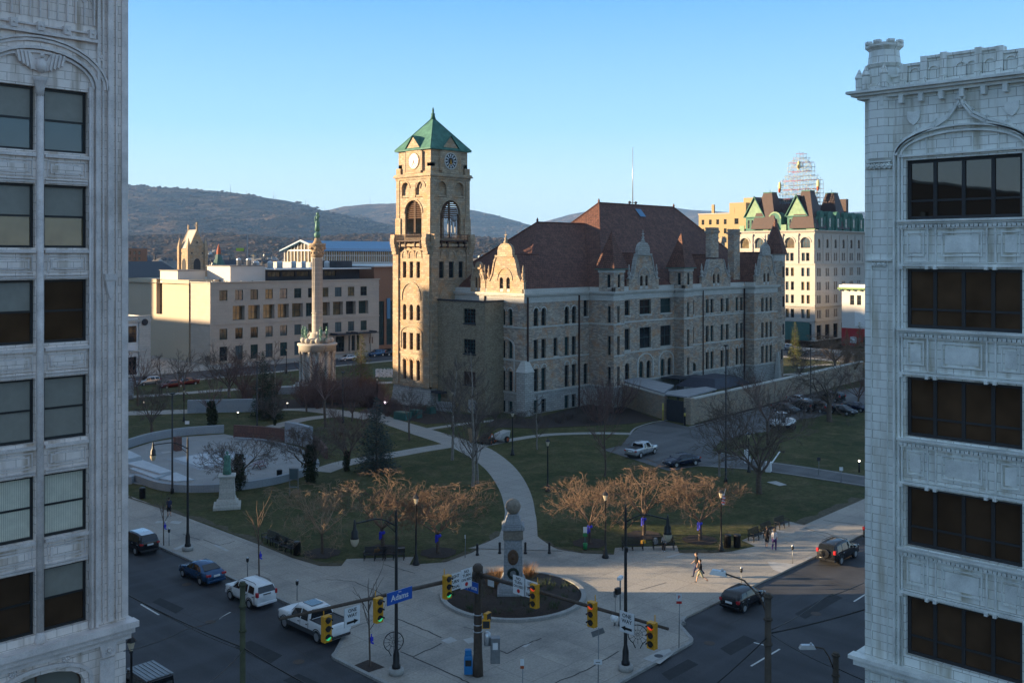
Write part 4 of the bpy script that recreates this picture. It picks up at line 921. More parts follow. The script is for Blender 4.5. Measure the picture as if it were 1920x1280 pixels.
# brick building with glass stair beside the tower
BB = block('brick_building', 'orange brick and glass building seen between limestone block and clock tower', 'building', 162.2, 190., 208., 235., 22., 'red_brick', opsA=[(163.5, 165.6, 1, 12.8), (166.4, 170., 1, 12.8)], nx=2, nz=6, glass='glass_teal', flat=False)
boxm('roof_slab', 'white_trim', BB, (161.4, 191, 207, 236, 22., 22.4)); boxm('blue_panel', 'blue_roof', BB, (166.4, 167.5, 207.7, 207.95, 8., 13.5))
# market hall with glazed gable and blue roof
MH = thing('market_hall', 'glazed market hall with bright blue metal roof and white frame', 'market hall', ray(533, 330, 0))
mx = ray(533, 330, 0); x0, y0 = mx[0], mx[1]
L_, Wd = 47., 22.; zb, ze, zr = 20.3, 27.1, 29.9
m = MB()
m.box(x0-3, x0+L_+8, y0-Wd-2, y0+2, 0, zb+2.6); m.build('lower_wall', 'white_paint_wall', MH)
m = MB(); m.box(x0+.3, x0+L_, y0-Wd+.3, y0-.3, zb, ze); m.poly([(x0+.3, y0, ze), (x0+.3, y0-Wd, ze), (x0+.3, y0-Wd/2, zr-.2)]); m.build('glazing', 'glass_gold', MH)
m = MB(); a = (x0-1, y0+1, ze-.4); 
for s_ in (-1, 1):
    yy = y0-Wd/2+s_*(Wd/2+1.2); m.add([(x0-1.2, yy, ze-.5), (x0+L_+1, yy, ze-.5), (x0+L_-4, y0-Wd/2, zr), (x0-1.2, y0-Wd/2, zr), (x0-1.2, yy, ze-.8), (x0+L_+1, yy, ze-.8), (x0+L_-4, y0-Wd/2, zr-.3), (x0-1.2, y0-Wd/2, zr-.3)], [(0, 1, 2, 3), (7, 6, 5, 4), (0, 4, 5, 1), (0, 3, 7, 4)])
m.build('roof', 'blue_roof', MH)
m = MB()
for i in range(27): x = x0+L_*i/26; m.box(x-.1, x+.1, y0-Wd, y0-Wd+.25, zb+2.6, ze-.5)
for i in range(26):
    x = x0+L_*(i+.5)/26; m.box(x-.06, x+.06, y0-Wd-.02, y0-Wd+.2, zb+2.6, ze-.5)
for i in range(12):
    y = y0-Wd*i/11; zt_ = zr-.4-abs(y-(y0-Wd/2))/(Wd/2)*(zr-ze); m.box(x0, x0+.25, y-.12, y+.12, zb+2.6, zt_)
m.box(x0-.05, x0+.25, y0-Wd, y0, ze-.6, ze-.2); m.box(x0, x0+L_, y0-Wd-.05, y0-Wd+.25, zb+4.6, zb+4.8)
for s_ in (-1, 1): m.tube([(x0-.9, y0-Wd/2+s_*(Wd/2+1.2), ze-.5), (x0-.9, y0-Wd/2, zr+.1)], .22, 4, False)
m.build('frame', 'white_trim', MH)
# church tower
p = ray(361, 345, 0); CT_ = thing('church_tower', 'pale stone church tower with a steep saddleback roof and corner pinnacles', 'church', p)
x, y = p[0], p[1]; m = MB(); m.box(x-3.2, x+3.2, y-3.2, y+3.2, 0, 27.3)
for a in (-1, 1):
    for b_ in (-1, 1): m.box(x+a*3.2-.6, x+a*3.2+.6, y+b_*3.2-.6, y+b_*3.2+.6, 0, 28.2); m.taper(x+a*3.2-.55, x+a*3.2+.55, y+b_*3.2-.55, y+b_*3.2+.55, 28.2, 31.2, .05)
for s_ in (-1, 1): m.add([(x-3.2, y+s_*3.2, 27.3), (x+3.2, y+s_*3.2, 27.3), (x, y+s_*3.2, 34.2), (x-3.2, y+s_*2.7, 27.3), (x+3.2, y+s_*2.7, 27.3), (x, y+s_*2.7, 34.2)], [(0, 1, 2), (5, 4, 3), (0, 3, 4, 1), (0, 2, 5, 3), (1, 4, 5, 2)])
m.box(x-.25, x+.25, y-3.3, y-2.8, 34, 36.6); m.box(x-.2, x+.2, y+2.7, y+3.2, 34, 35.8); m.box(x-.7, x+.7, y-3.2, y-2.9, 35.4, 35.7)
m.build('tower_wall', 'tower_stone', CT_)
m = MB(); m.add([(x-3., y-2.8, 27.4), (x+3., y-2.8, 27.4), (x, y-2.8, 34), (x-3., y+2.8, 27.4), (x+3., y+2.8, 27.4), (x, y+2.8, 34)], [(0, 3, 5, 2), (1, 2, 5, 4)]); m.build('roof', 'hotel_stone', CT_)
for F_x, c in ((Fc('A', y-3.25), x), (Fc('B', x-3.25), -y)):
    m = MB()
    F_x.ext(m, [(c+q*.9 if False else c+a, z) for a, z in [(-1.3, 17.5), (1.3, 17.5)]+[(1.3*math.cos(PI*i/8), 22+2.*math.sin(PI*i/8)) for i in range(9)]], -.04, .02)
    for a, z in ((0, 29.3), (-2, 25.6), (2, 25.6)): F_x.box(m, c+a-.25, c+a+.25, z, z+.55, -.05, .02)
    m.build('belfry_opening', 'roof_dark', CT_)
# dark roofed hall, small houses near it
p = ray(262, 300, 0); DH = thing('dark_roof_hall', 'broad hall with a steep dark blue slate roof at the left', 'building', p)
x, y = p[0], p[1]; m = MB(); m.box(x-10, x+10, y-8, y+14, 0, 18.5); m.build('wall', 'gov_stone', DH)
m = MB(); hip(m, x-11, x+10.6, y-9, y+15, 18.5, x-8, x+8.5, 23.2, y+3); m.build('roof', 'dark_slate', DH)
for px, Y, w_, h_, mt, lb in ((320, 330, 7, 19.6, 'white_paint_wall', 'small white building with rows of windows left of the church tower'), (248, 420, 9, 28., 'red_brick', 'plain tall reddish brown block on the valley floor')):
    p = ray(px, Y, 0); block('building', lb, 'building', p[0]-w_/2, p[0]+w_/2, p[1]-w_/2, p[1]+w_/2, h_, mt, opsA=grid(p[0]-w_/2+.8, 3, 2.1, 1., h_-5, 2, 2.4, 1.4), opsB=grid(-p[1]-w_/2+.8, 3, 2.1, 1., h_-5, 2, 2.4, 1.4))
p = ray(410, 420, 0); SP = thing('green_spire', 'small dark green spire with an orange lantern beside the rooftop flagpole', 'spire', p)
m = MB(); m.box(p[0]-2.5, p[0]+2.5, p[1]-2.5, p[1]+2.5, 0, 20.5); m.build('wall', 'red_brick', SP)
m = MB(); m.lathe([(3.2, 20.5), (1.6, 23.5), (1.1, 25.5)], p[0], p[1], 8, smooth=False); m.build('roof', 'green_frame', SP)
m = MB(); m.lathe([(1., 25.5), (.9, 27.2), (.1, 30)], p[0], p[1], 8, smooth=False); m.build('lantern', 'machine_orange', SP)
p = ray(464, 250, 18.3); FPo = thing('flagpole', 'white flagpole with a limp yellow green flag above the government building roof', 'flagpole', p)
m = MB(); m.tube([p, p+Vector((0, 0, 12.))], .14); m.build('pole', 'roof_white', FPo)
m = MB(); q = p+Vector((0, 0, 8.6)); d = Vector((-CT, ST, 0)); m.add([q+d*.9, q+d*1.9+Vector((.1, .1, 0)), q+d*2.9, q+d*2.9-Vector((0, 0, .75)), q+d*1.9-Vector((.1, .1, .8)), q+d*.9-Vector((0, 0, .75))], [(0, 1, 4, 5), (1, 2, 3, 4)]); m.build('flag', 'sign_green' if False else 'flag_lime', FPo)
# ================================================================ hotel on the right
HT = thing('grand_hotel', 'tall pale stone hotel with steep slate roofs and green copper dormers', 'hotel', (267, 135.4, 0))
FB3, FA3 = Fc('B', 267.), Fc('A', 135.4); w = MB(); t = MB(); gr = MB(); sl = MB(); pg = MB()
oB = []; bx = [-138.4-5.05*i for i in range(5)]
for c in bx:
    oB.append((c-1.5, c+1.5, 27.2, 30.3, 1))
    for z in (23.4,): oB += [(c-1.25, c-.15, z, z+2.4), (c+.15, c+1.25, z, z+2.4)]
    for z in (18.9, 14.8, 10.9): oB += [(c-1.35, c-.35, z, z+2.5), (c+.35, c+1.35, z, z+2.5)]
    oB += [(c-1.4, c-.3, 6.6, 9.2), (c+.3, c+1.4, 6.6, 9.2), (c-1.9, c+1.9, .2, 5.)]
oA = []; ax = [269.5+5.3*i for i in range(6)]
for c in ax:
    oA.append((c-.9, c+.9, 27.2, 29.9, 1))
    for z in (23.4, 18.9, 14.8, 10.9, 6.6): oA += [(c-1.1, c-.2, z, z+2.4), (c+.2, c+1.1, z, z+2.4)]
    oA.append((c-1.5, c+1.5, .3, 4.6))
facade(w, FB3, -160.5, -135.4, -.2, 32., oB, .5); facade(w, FA3, 267, 301, -.2, 32., oA, .4)
w.poly([(301, 135.4, 0), (301, 160.5, 0), (301, 160.5, 32), (301, 135.4, 32)]); w.poly([(301, 160.5, 0), (267, 160.5, 0), (267, 160.5, 32), (301, 160.5, 32)]); w.build('wall', 'hotel_stone', HT)
for o in oB: window(HT, FB3, o, .45, 'plastic' if o[2] < 27 else 'brown_metal', R.choice(['glass_gold', 'glass_sky', 'glass_dark']), 1 if o[2] < 27 else 3, 2, .1, True)
for o in oA: window(HT, FA3, o, .35, 'brown_metal', R.choice(['glass_dark', 'glass_dark', 'glass_gold']), 1, 2, .08, True)
for F_x, a, b_ in ((FB3, -160.7, -135.2), (FA3, 266.8, 301.2)):
    for z, pr, th in ((22.4, .3, .3), (9.9, .45, .35), (31.9, .5, .25), (32.153, .8, .3), (26.5, .12, .15), (10.25, .2, .2), (5.6, .2, .3)): F_x.box(t, a, b_, z, z+th, -pr, .1)
for c in [x+2.52 for x in bx]+[bx[-1]-2.52]: FB3.box(t, c-.35, c+.35, 22.7, 31.2, -.3, .05); FB3.box(t, c-.5, c+.5, 30.9, 31.5, -.45, .05)
for c in ax: FA3.box(t, c+2.3, c+2.9, 22.7, 31.2, -.22, .05)
for c in bx: hood(FB3, c, 28.8, 1.6, .3, .2, 10, mt='hotel_stone', par=HT)
tt_ = t.build('cornice', 'hotel_stone', HT)
m2_ = h_ = None
# mansards and copper dormers
def mans(x0, x1, y0, y1, z0, z1, i, top='hotel_slate'):
    sl.taper(x0, x1, y0, y1, z0, z1, max(.02, 1-2*i/(x1-x0)), max(.02, 1-2*i/(y1-y0)))
mans(267.8, 300.6, 136.2, 160, 32.5, 40.9, 8.)
for cx, cy, s_, z1 in ((270.3, 139.3, 8., 44.), (285.5, 139.3, 8., 44.), (270.3, 151.8, 8.5, 44.)):
    sl.taper(cx-s_/2, cx+s_/2, cy-s_/2, cy+s_/2, 33.0, z1, .34); gr.box(cx-s_*.18, cx+s_*.18, cy-s_*.18, cy+s_*.18, z1, z1+.25); gr.lathe([(.12, z1), (.03, z1+1.3)], cx, cy, 5)
for c in (-141.4, -155.4):
    FB3.box(gr, c-3., c+3., 32.5, 36.6, .3, 4.); FB3.box(gr, c-3.3, c+3.3, 36.5, 36.8, -.1, 4.2)
    FB3.ext(pg, [(c-3.1, 36.8), (c+3.1, 36.8), (c, 42.3)], .3, .5)
    for q in (-1, 1):
        a, b_ = FB3.P(c+q*3.5, -.1, 36.7), FB3.P(c, -.1, 42.9); a2, b2 = FB3.P(c+q*3.5, 5.5, 36.7), FB3.P(c, 5.5, 42.9); sl.add([a, b_, b2, a2], [(0, 1, 2, 3)]); FB3.ext(gr, [(c+q*3.5, 36.6), (c, 42.7), (c, 43.1), (c+q*3.75, 36.6)], -.15, .3)
    for i in range(4):
        o = (c-2.4+i*1.28, c-2.4+i*1.28+.85, 33.2, 35.9); window(HT, FB3, o, .3, 'pale_green', 'glass_dark', 1, 2, .08, True)
c = -148.4; FB3.box(gr, c-2, c+2, 32.5, 36., .2, 4.)
for pr_, hwd in ((.0, 2.1),):
    n = 10
    for i in range(n):
        a0, a1 = PI*i/n, PI*(i+1)/n; FB3.ext(gr, [(c, 36.), (c+hwd*math.cos(a0), 36+hwd*math.sin(a0)), (c+hwd*math.cos(a1), 36+hwd*math.sin(a1))], .1, 3.5)
arc_band(FB3, pg, c, 36., 1.7, 1.7, .45, -.0, 12, .1); window(HT, FB3, (c-1.1, c+1.1, 33., 36.6, 1), .22, 'pale_green', 'glass_dark', 2, 2, .12, True)
FB3.box(pg, -160.5, -158.8, 32.5, 34.2, .0, .3); FB3.box(pg, c-3.9, c-2.1, 32.5, 34.2, 0, .3); FB3.box(pg, c+2.1, c+3.8, 32.5, 34.2, .0, .3); FB3.box(pg, -138.2, -135.4, 32.5, 34.3, .0, .3)
FA3.box(gr, 268.5, 301, 32.5, 36.6, .5, 3.)
for i in range(6):
    cc = 271.+5.3*i; FA3.box(gr, cc-1.3, cc+1.3, 32.5, 36.8, .0, 2.)
    for k in range(8):
        a0, a1 = PI*k/8, PI*(k+1)/8; FA3.ext(gr, [(cc, 36.8), (cc+1.4*math.cos(a0), 36.8+1.4*math.sin(a0)), (cc+1.4*math.cos(a1), 36.8+1.4*math.sin(a1))], -.1, 3.)
    window(HT, FA3, (cc-.7, cc+.7, 33.4, 36.2), -.05, 'green_frame', 'glass_sky', 1, 2, .1, True)
    FA3.box(gr, cc+1.9, cc+2.4, 32.5, 36.7, .1, 2.)
for ch_ in ((299., 300.6, 141, 144, 36, 43.), (300, 301, 146, 149, 36, 41.)): t2 = boxm('chimney', 'hotel_slate', HT, ch_)
boxm('storefront', 'green_frame', HT, (266.7, 266.95, 137., 158, .1, 5.4)); 
sl.build('mansard_roof', 'hotel_slate', HT); gr.build('copper_dormer', 'verdigris', HT); pg.build('copper_pediment', 'pale_green', HT)
# lattice sign standing on the hotel roof
SG = thing('rooftop_sign', 'large unlit lattice lamp sign with a stepped top standing on the hotel roof', 'rooftop sign', (274, 144, 40.5))
m = MB(); rd = MB(); lt = MB()
def hw_at(z): return 6.6 if z < 47.5 else (6.6-(z-47.5)*.9 if z < 50.3 else (3.9 if z < 52.8 else 3.9-(z-52.8)*.9))
y0 = 144.; xs = 274.
for i in range(12):
    z = 41.+i*1.35; hw = max(.6, hw_at(z)); 
    for x in (xs, xs+2.5): (rd if i % 2 else m).tube([(x, y0-hw, z), (x, y0+hw, z)], .07, 4)
for i in range(-7, 8):
    yy = y0+i*.92; zt_ = max([z for z in [41+.4*k for k in range(40)] if hw_at(z) >= abs(i*.92)] or [41])
    for x in (xs, xs+2.5): (rd if i == 2 else m).tube([(x, yy, 40.5), (x, yy, zt_)], .06, 4)
rr_ = random.Random(3)
for i in range(150):
    z = rr_.uniform(41.3, 54.5); hw = hw_at(z); yy = y0+rr_.uniform(-hw, hw)
    if hw < .5: continue
    k = rr_.choice([m, m, rd, lt]); dz = rr_.uniform(-1.3, 1.3); dy = rr_.uniform(-1.3, 1.3); k.tube([(xs-.1, yy, z), (xs+rr_.uniform(0, 2.4), max(y0-hw, min(y0+hw, yy+dy)), z+dz)], .05, 3)
for i in range(240):
    z = rr_.uniform(41.3, 54.); hw = hw_at(z)
    if hw < .5: continue
    lt.box(*(lambda yy: (xs-.25, xs-.15, yy-.11, yy+.11, z-.11, z+.11))(y0+rr_.uniform(-hw, hw)))
m.build('lattice_frame', 'sign_frame', SG); rd.build('red_bars', 'sign_frame_red', SG); lt.build('letter_tubes', 'sign_tube', SG)
for yy, z, r in ((y0, 52.2, 1.15), (y0-6.3, 46.2, 1.2), (y0+6.3, 46.2, 1.2)):
    m = MB(); m.ball((xs-.5, yy, z), r*.45, 8, 6, 2.6); m.build('lamp_emblem', 'globe_glass', SG); m = MB(); m.ball((xs-.7, yy, z-.2 if yy == y0 else z-1.2), r*.3, 8, 6, 2.4); m.build('lamp_emblem_core', 'bronze_dark' if yy == y0 else 'machine_orange', SG)
# yellow brick block, white and red building
YB = thing('apartment_block', 'sunlit yellow brick block of stepped height left of the hotel', 'apartment block', ray(1310, 370, 0))
p = ray(1310, 370, 0); x, y = p[0], p[1]; w = MB(); F5 = Fc('B', x)
oo = grid(-y+1.3, 4, 3.2, 1.2, 12.7, 8, 3.4, 1.9); facade(w, F5, -y, -y+14.2, -.2, 40.3, oo, .2); F6 = Fc('B', x-1.5); o7 = [(-y+16.3, -y+18, 13+3.9*i, 15.1+3.9*i) for i in range(8)]
facade(w, F6, -y+14.2, -y+21., -.2, 44.2, o7, .2); F7 = Fc('B', x); o8 = grid(-y+22., 4, 2.2, 1.2, 12.7, 8, 3.4, 1.9); facade(w, F7, -y+21, -y+32, -.2, 40.3, o8, .2)
w.poly([(x, y, 0), (x+18, y, 0), (x+18, y, 40.3), (x, y, 40.3)][::-1]); w.poly([(x, y-32, 0), (x+18, y-32, 0), (x+18, y-32, 40.3), (x, y-32, 40.3)]); w.box(x-1.45, x+10, y-21, y-14.2, 39.5, 44.1); w.box(x+.05, x+18, y-31.9, y-.1, 39., 39.6)
w.box(x+2, x+12, y-26, y-18, 39.6, 46.); w.box(x+1, x+1.8, y-6, y-5., 39.6, 44.)
w.build('wall', 'cream_brick', YB)
for F_x, o_ in ((F5, oo), (F6, o7), (F7, o8)):
    for o in o_: window(YB, F_x, o, .15, 'plastic', 'glass_dark', 1, 2, .08, True)
boxm('penthouse', 'roof_dark', YB, (x+4, x+14, y-31, y-24, 39.6, 45.5)); boxm('parapet_coping', 'hotel_stone', YB, (x-.25, x+.5, y-14.2, y+.2, 40.3, 40.7), (x-.25, x+.5, y-32.2, y-21, 40.3, 40.7))
WB = block('shop_building', 'white painted corner building with green cornice above and red paint below', 'shop', 262., 285., 100., 124.8, 17., 'white_paint_wall', opsB=[B(122.4, 121.2, 11.3, 14.), B(120.4, 119.2, 11.3, 14.), B(114.4, 113.2, 11.3, 14.)], frame='brown_metal')
boxm('red_wall', 'red_paint_wall', WB, (261.9, 262, 100, 124.85, -.1, 4.8)); boxm('cornice', 'green_cornice', WB, (260.9, 262., 99, 125.6, 15.6, 16.1)); boxm('cornice_trim', 'white_trim', WB, (261.2, 262, 99, 125.3, 16.103, 16.8))
for i in range(14): boxm('cornice_bracket', 'green_cornice', WB, (261.2, 262, 125.-i*1.9, 125.3-i*1.9, 15.2, 15.597))
boxm('door', 'roof_dark', WB, (261.8, 261.88, 116.5, 118.5, 0, 2.6)); boxm('poster', 'sign_white', WB, (261.8, 261.88, 120.5, 122.3, .7, 2.4)); boxm('panel', 'white_trim', WB, (261.9, 261.98, 118, 121, 5.3, 9.6))
# ================================================================ ground, roads, paths, hills
def grass_mat():
    m, nt, p, N, L = nodes('grass')
    tc = N('ShaderNodeTexCoord'); o = tc.outputs['Object']
    a = N('ShaderNodeTexNoise', i_Scale=.10, i_Detail=6, i_Roughness=.7); b = N('ShaderNodeTexNoise', i_Scale=3., i_Detail=6, i_Roughness=.8); d = N('ShaderNodeTexNoise', i_Scale=.45, i_Detail=4)
    for n in (a, b, d): L(o, n.inputs['Vector'])
    c = mix(N, L, ramp(N, L, a.outputs[0], .35, .65), (.042, .053, .020), (.088, .086, .038))
    c = mix(N, L, mul(N, L, ramp(N, L, d.outputs[0], .48, .72), .75), c, (.13, .105, .055))
    c = mix(N, L, .75, c, mix(N, L, ramp(N, L, b.outputs[0], .25, .75), (.05, .05, .05), (.95, .95, .95)), 'OVERLAY')
    L(c, p.inputs['Base Color']); p.inputs['Roughness'].default_value = .95; p.inputs['Specular IOR Level'].default_value = .15
    bn = N('ShaderNodeBump', i_Strength=.8, i_Distance=.12); L(b.outputs[0], bn.inputs['Height']); L(bn.outputs[0], p.inputs['Normal']); MT['grass'] = m
def asphalt_mat(name, base, pale):
    m, nt, p, N, L = nodes(name)
    tc = N('ShaderNodeTexCoord'); o = tc.outputs['Object']
    mp = N('ShaderNodeMapping'); mp.inputs['Scale'].default_value = (.5, .06, 1); mp2 = N('ShaderNodeMapping'); mp2.inputs['Scale'].default_value = (.06, .5, 1)
    L(o, mp.inputs[0]); L(o, mp2.inputs[0])
    a = N('ShaderNodeTexNoise', i_Scale=.12, i_Detail=7, i_Roughness=.75); L(o, a.inputs['Vector'])
    t = N('ShaderNodeTexNoise', i_Scale=1., i_Detail=3); L(mp.outputs[0], t.inputs['Vector']); t2 = N('ShaderNodeTexNoise', i_Scale=1., i_Detail=3); L(mp2.outputs[0], t2.inputs['Vector'])
    g = N('ShaderNodeTexNoise', i_Scale=14., i_Detail=4); L(o, g.inputs['Vector'])
    c = mix(N, L, mul(N, L, ramp(N, L, a.outputs[0], .42, .72), .7), base, pale)
    c = mix(N, L, mul(N, L, ramp(N, L, t.outputs[0], .45, .65), .7), c, tuple(x*.6 for x in base))
    c = mix(N, L, mul(N, L, ramp(N, L, t2.outputs[0], .48, .65), .55), c, tuple(x*1.5 for x in base))
    c = mix(N, L, .3, c, mix(N, L, ramp(N, L, g.outputs[0], .3, .7), (0, 0, 0), (1, 1, 1)), 'OVERLAY')
    L(c, p.inputs['Base Color']); p.inputs['Roughness'].default_value = .75; p.inputs['Specular IOR Level'].default_value = .35; MT[name] = m
grass_mat(); asphalt_mat('asphalt', (.045, .047, .053), (.092, .092, .095)); asphalt_mat('asphalt_pale', (.10, .10, .10), (.16, .155, .15))
def hill_mat(name, a_, b_, c_, sc):
    m, nt, p, N, L = nodes(name)
    tc = N('ShaderNodeTexCoord'); o = tc.outputs['Object']; mp = N('ShaderNodeMapping'); mp.inputs['Rotation'].default_value = (0, 0, PI/2-TH); mp.inputs['Scale'].default_value = (.22, 1.1, 2.2); L(o, mp.inputs[0])
    a = N('ShaderNodeTexNoise', i_Scale=sc, i_Detail=9, i_Roughness=.72); L(mp.outputs[0], a.inputs['Vector'])
    b = N('ShaderNodeTexNoise', i_Scale=sc*30, i_Detail=5, i_Roughness=.8); L(o, b.inputs['Vector'])
    d = N('ShaderNodeTexNoise', i_Scale=sc*2.3, i_Detail=5); L(mp.outputs[0], d.inputs['Vector'])
    c = mix(N, L, ramp(N, L, a.outputs[0], .44, .54), a_, b_); c = mix(N, L, mul(N, L, ramp(N, L, d.outputs[0], .52, .66), .8), c, c_)
    b3 = N('ShaderNodeTexNoise', i_Scale=sc*10, i_Detail=5, i_Roughness=.8); L(mp.outputs[0], b3.inputs['Vector']); c = mix(N, L, .8, c, mix(N, L, ramp(N, L, b3.outputs[0], .38, .62), (.25, .25, .25), (.8, .8, .8)), 'OVERLAY')
    c = mix(N, L, .8, c, mix(N, L, ramp(N, L, b.outputs[0], .3, .7), (0, 0, 0), (1, 1, 1)), 'OVERLAY')
    L(c, p.inputs['Base Color']); p.inputs['Roughness'].default_value = 1.; p.inputs['Specular IOR Level'].default_value = 0.
    bn = N('ShaderNodeBump', i_Strength=1., i_Distance=30.); L(b.outputs[0], bn.inputs['Height']); L(bn.outputs[0], p.inputs['Normal']); MT[name] = m
hill_mat('hill_wood', (.055, .050, .048), (.135, .10, .075), (.24, .17, .12), .0042)
hill_mat('valley', (.045, .042, .035), (.10, .075, .052), (.15, .12, .085), .012)
g = MB(); n = 40
g.poly([(-7000, -2500, -.06), (9000, -2500, -.06), (9000, 9000, -.06), (-7000, 9000, -.06)]); struct(g.build('ground', 'valley'))
def sheet(name, pts, z, mat, kind='structure', z0=None):
    m = MB()
    if z0 is None: m.poly([(x, y, z) for x, y in pts]); 
    else: m.prism(pts, z0, z)
    if z0 is None and m.v:
        a = sum(pts[i][0]*pts[(i+1) % len(pts)][1]-pts[(i+1) % len(pts)][0]*pts[i][1] for i in range(len(pts)))
        if a < 0: m.f[0] = m.f[0][::-1]
    o = m.build(name, mat); o['kind'] = kind; return o
def px(l, z=.14): return [tuple(gp(x, y, z)[:2]) for x, y in l]
sheet('road', [(18.2, -60), (39.4, -60), (39.4, 330), (18.2, 330)], .0, 'asphalt')
sheet('road', [(39.4, 17), (330, 17), (330, 39.4), (39.4, 39.4)], .001, 'asphalt')
sheet('road', [(39.4, 183), (300, 183), (300, 196), (39.4, 196)], .002, 'asphalt')
sheet('road', [(222, 39.4), (238, 39.4), (238, 183), (222, 183)], .003, 'asphalt')
sheet('road', [(-60, 17), (18.2, 17), (18.2, 39.4), (-60, 39.4)], .002, 'asphalt')
for nm, q in (('pavement', [(18.0, 40), (22.6, 41), (22.6, 183), (18.0, 183)]), ('pavement', [(37.7, 17), (37.7, -50), (36.5, -50), (36.5, 15.5), (38.5, 21), (220, 21), (220, 17)]), ('pavement', [(39.4, 196), (220, 196), (220, 204), (39.4, 204)]), ('pavement', [(60, 204.01), (113.2, 204.01), (113.2, 262), (60, 262)]), ('pavement', [(238, 30), (246, 30), (246, 190), (238, 190)])):
    sheet(nm, q, .14, 'paving', z0=-.1)
# the square: raised slab with kerb, bulbed corner
def arc(cx, cy, r, a0, a1, n=8): return [(cx+r*math.cos(math.radians(a0+(a1-a0)*i/n)), cy+r*math.sin(math.radians(a0+(a1-a0)*i/n))) for i in range(n+1)]
edge = [(39.4, 183), (39.4, 54.2)]+arc(38.4, 53.8, 1., 0, -70, 4)+[(36.6, 50.9)]+arc(37.2, 50, 1.2, 150, 180, 3)+[(35.9, 44.)]+arc(44., 43.3, 8.1, 180, 270, 12)+[(53.2, 35.6)]+arc(53.2, 36.8, 1.2, 270, 330, 4)+[(55.6, 38.)]+arc(57., 37.2, 1.2, 150, 90, 3)+[(222, 38.5), (222, 183)]
sheet('pavement', edge, .14, 'paving', z0=-.1)
kb = MB()      # kerb stones: a pale top edge and a worn face
for i in range(len(edge)-3):
    a, b = Vector((*edge[i], 0)), Vector((*edge[i+1], 0)); d = (b-a); 
    if d.length < .01: continue
    nrm = Vector((-d.y, d.x, 0)).normalized()*1
    if nrm.dot(Vector((70, 70, 0))-a) < 0: nrm = -nrm
    c, e = b+nrm*.2, a+nrm*.2
    a, b = a-nrm*.04, b-nrm*.04; kb.prism([(a.x, a.y), (b.x, b.y), (c.x, c.y), (e.x, e.y)], -.1, .152)
struct(kb.build('kerb', 'curb_stone'))
LZ = .165
lawn = [(45.5, 181), (45.5, 100), (45.6, 74.)]+px([(545, 1044), (600, 1060), (640, 1060), (650, 1047), (776, 1043), (768, 1058), (835, 1053), (885, 1035), (925, 1014), (944, 996), (1000, 999), (1006, 1012), (1032, 1026), (1090, 1036), (1151, 1039), (1153, 1026), (1269, 1022), (1274, 1036), (1333, 1036), (1372, 1033), (1415, 1023.5), (1390, 1012.5), (1407, 1005), (1479, 976.5), (1508, 983), (1619.5, 935)])+[(105, 44.3), (218, 44.3), (218, 181)]
sheet('lawn', lawn, LZ, 'grass', z0=.1)
def strip(name, pts, wd, z, mat, pix=True, kind='structure'):
    P = [gp(x, y, .16) for x, y in pts] if pix else [Vector((x, y, 0)) for x, y in pts]
    Q = []
    for i in range(len(P)-1):       # smooth the line
        a, b, c, d = P[max(i-1, 0)], P[i], P[i+1], P[min(i+2, len(P)-1)]
        for k in range(5):
            t = k/5; Q.append(.5*((2*b)+(c-a)*t+(2*a-5*b+4*c-d)*t*t+(3*b-a-3*c+d)*t**3))
    Q.append(P[-1]); L_, R_ = [], []
    ws = wd if isinstance(wd, (list, tuple)) else [wd]*len(P)
    for i, q in enumerate(Q):
        t = (Q[min(i+1, len(Q)-1)]-Q[max(i-1, 0)]); t.z = 0; t.normalize(); k = i/5; j = min(int(k), len(ws)-2); w_ = ws[j]+(ws[j+1]-ws[j])*min(1, k-j)
        nn = Vector((-t.y, t.x, 0))*w_/2; L_.append(q+nn); R_.append(q-nn)
    m = MB(); m.add([(p.x, p.y, z) for p in L_+R_], [(len(Q)+i, len(Q)+i+1, i+1, i) for i in range(len(Q)-1)]); o = m.build(name, mat); o['kind'] = kind; return o
strip('path', [(966, 1030), (972, 1005), (975, 960), (963, 915), (935, 875), (893, 845), (850, 828), (800, 812), (760, 799), (720, 786), (690, 772)], [8, 3.4, 2.9, 3.2, 3.6, 4.2, 4, 4, 3.6, 3.4, 3.4], .185, 'path_concrete')
strip('path', [(860, 832), (790, 843), (740, 852), (690, 860), (640, 870), (600, 884)], 2.8, .182, 'path_concrete')
strip('path', [(890, 838), (930, 830), (985, 820), (1040, 814), (1120, 812), (1180, 813)], 1.6, .179, 'path_concrete')
strip('path', [(790, 806), (830, 800), (880, 793), (930, 788)], 1.4, .176, 'path_concrete')
strip('path', [(200, 776), (330, 772), (450, 768), (560, 766), (640, 774), (700, 783)], 4.2, .188, 'path_concrete')
strip('path', [(640, 778), (575, 785), (520, 798), (470, 812)], 2.6, .173, 'path_concrete')
strip('path', [(690, 775), (735, 757), (800, 740)], 3.5, .191, 'brick_pave')
strip('path', [(1440, 706), (1520, 700), (1640, 712)], 2.2, .185, 'path_concrete'); strip('path', [(1500, 690), (1560, 683), (1640, 690)], 2.2, .182, 'path_concrete')
strip('path', [(230, 745), (330, 738), (440, 730), (600, 722), (760, 716)], 3., .179, 'path_concrete')
park = px([(1183, 813), (1200, 800), (1245, 789), (1290, 800), (1340, 789), (1430, 765), (1500, 748), (1560, 735), (1680, 715), (1700, 745), (1620, 757), (1530, 782), (1475, 790), (1445, 808), (1400, 815), (1350, 828), (1335, 845), (1420, 862), (1520, 876), (1700, 905), (1700, 925), (1480, 890), (1400, 880), (1310, 874), (1255, 883), (1130, 843), (1165, 835)], .16)
sheet('driveway', park, .195, 'asphalt_pale')
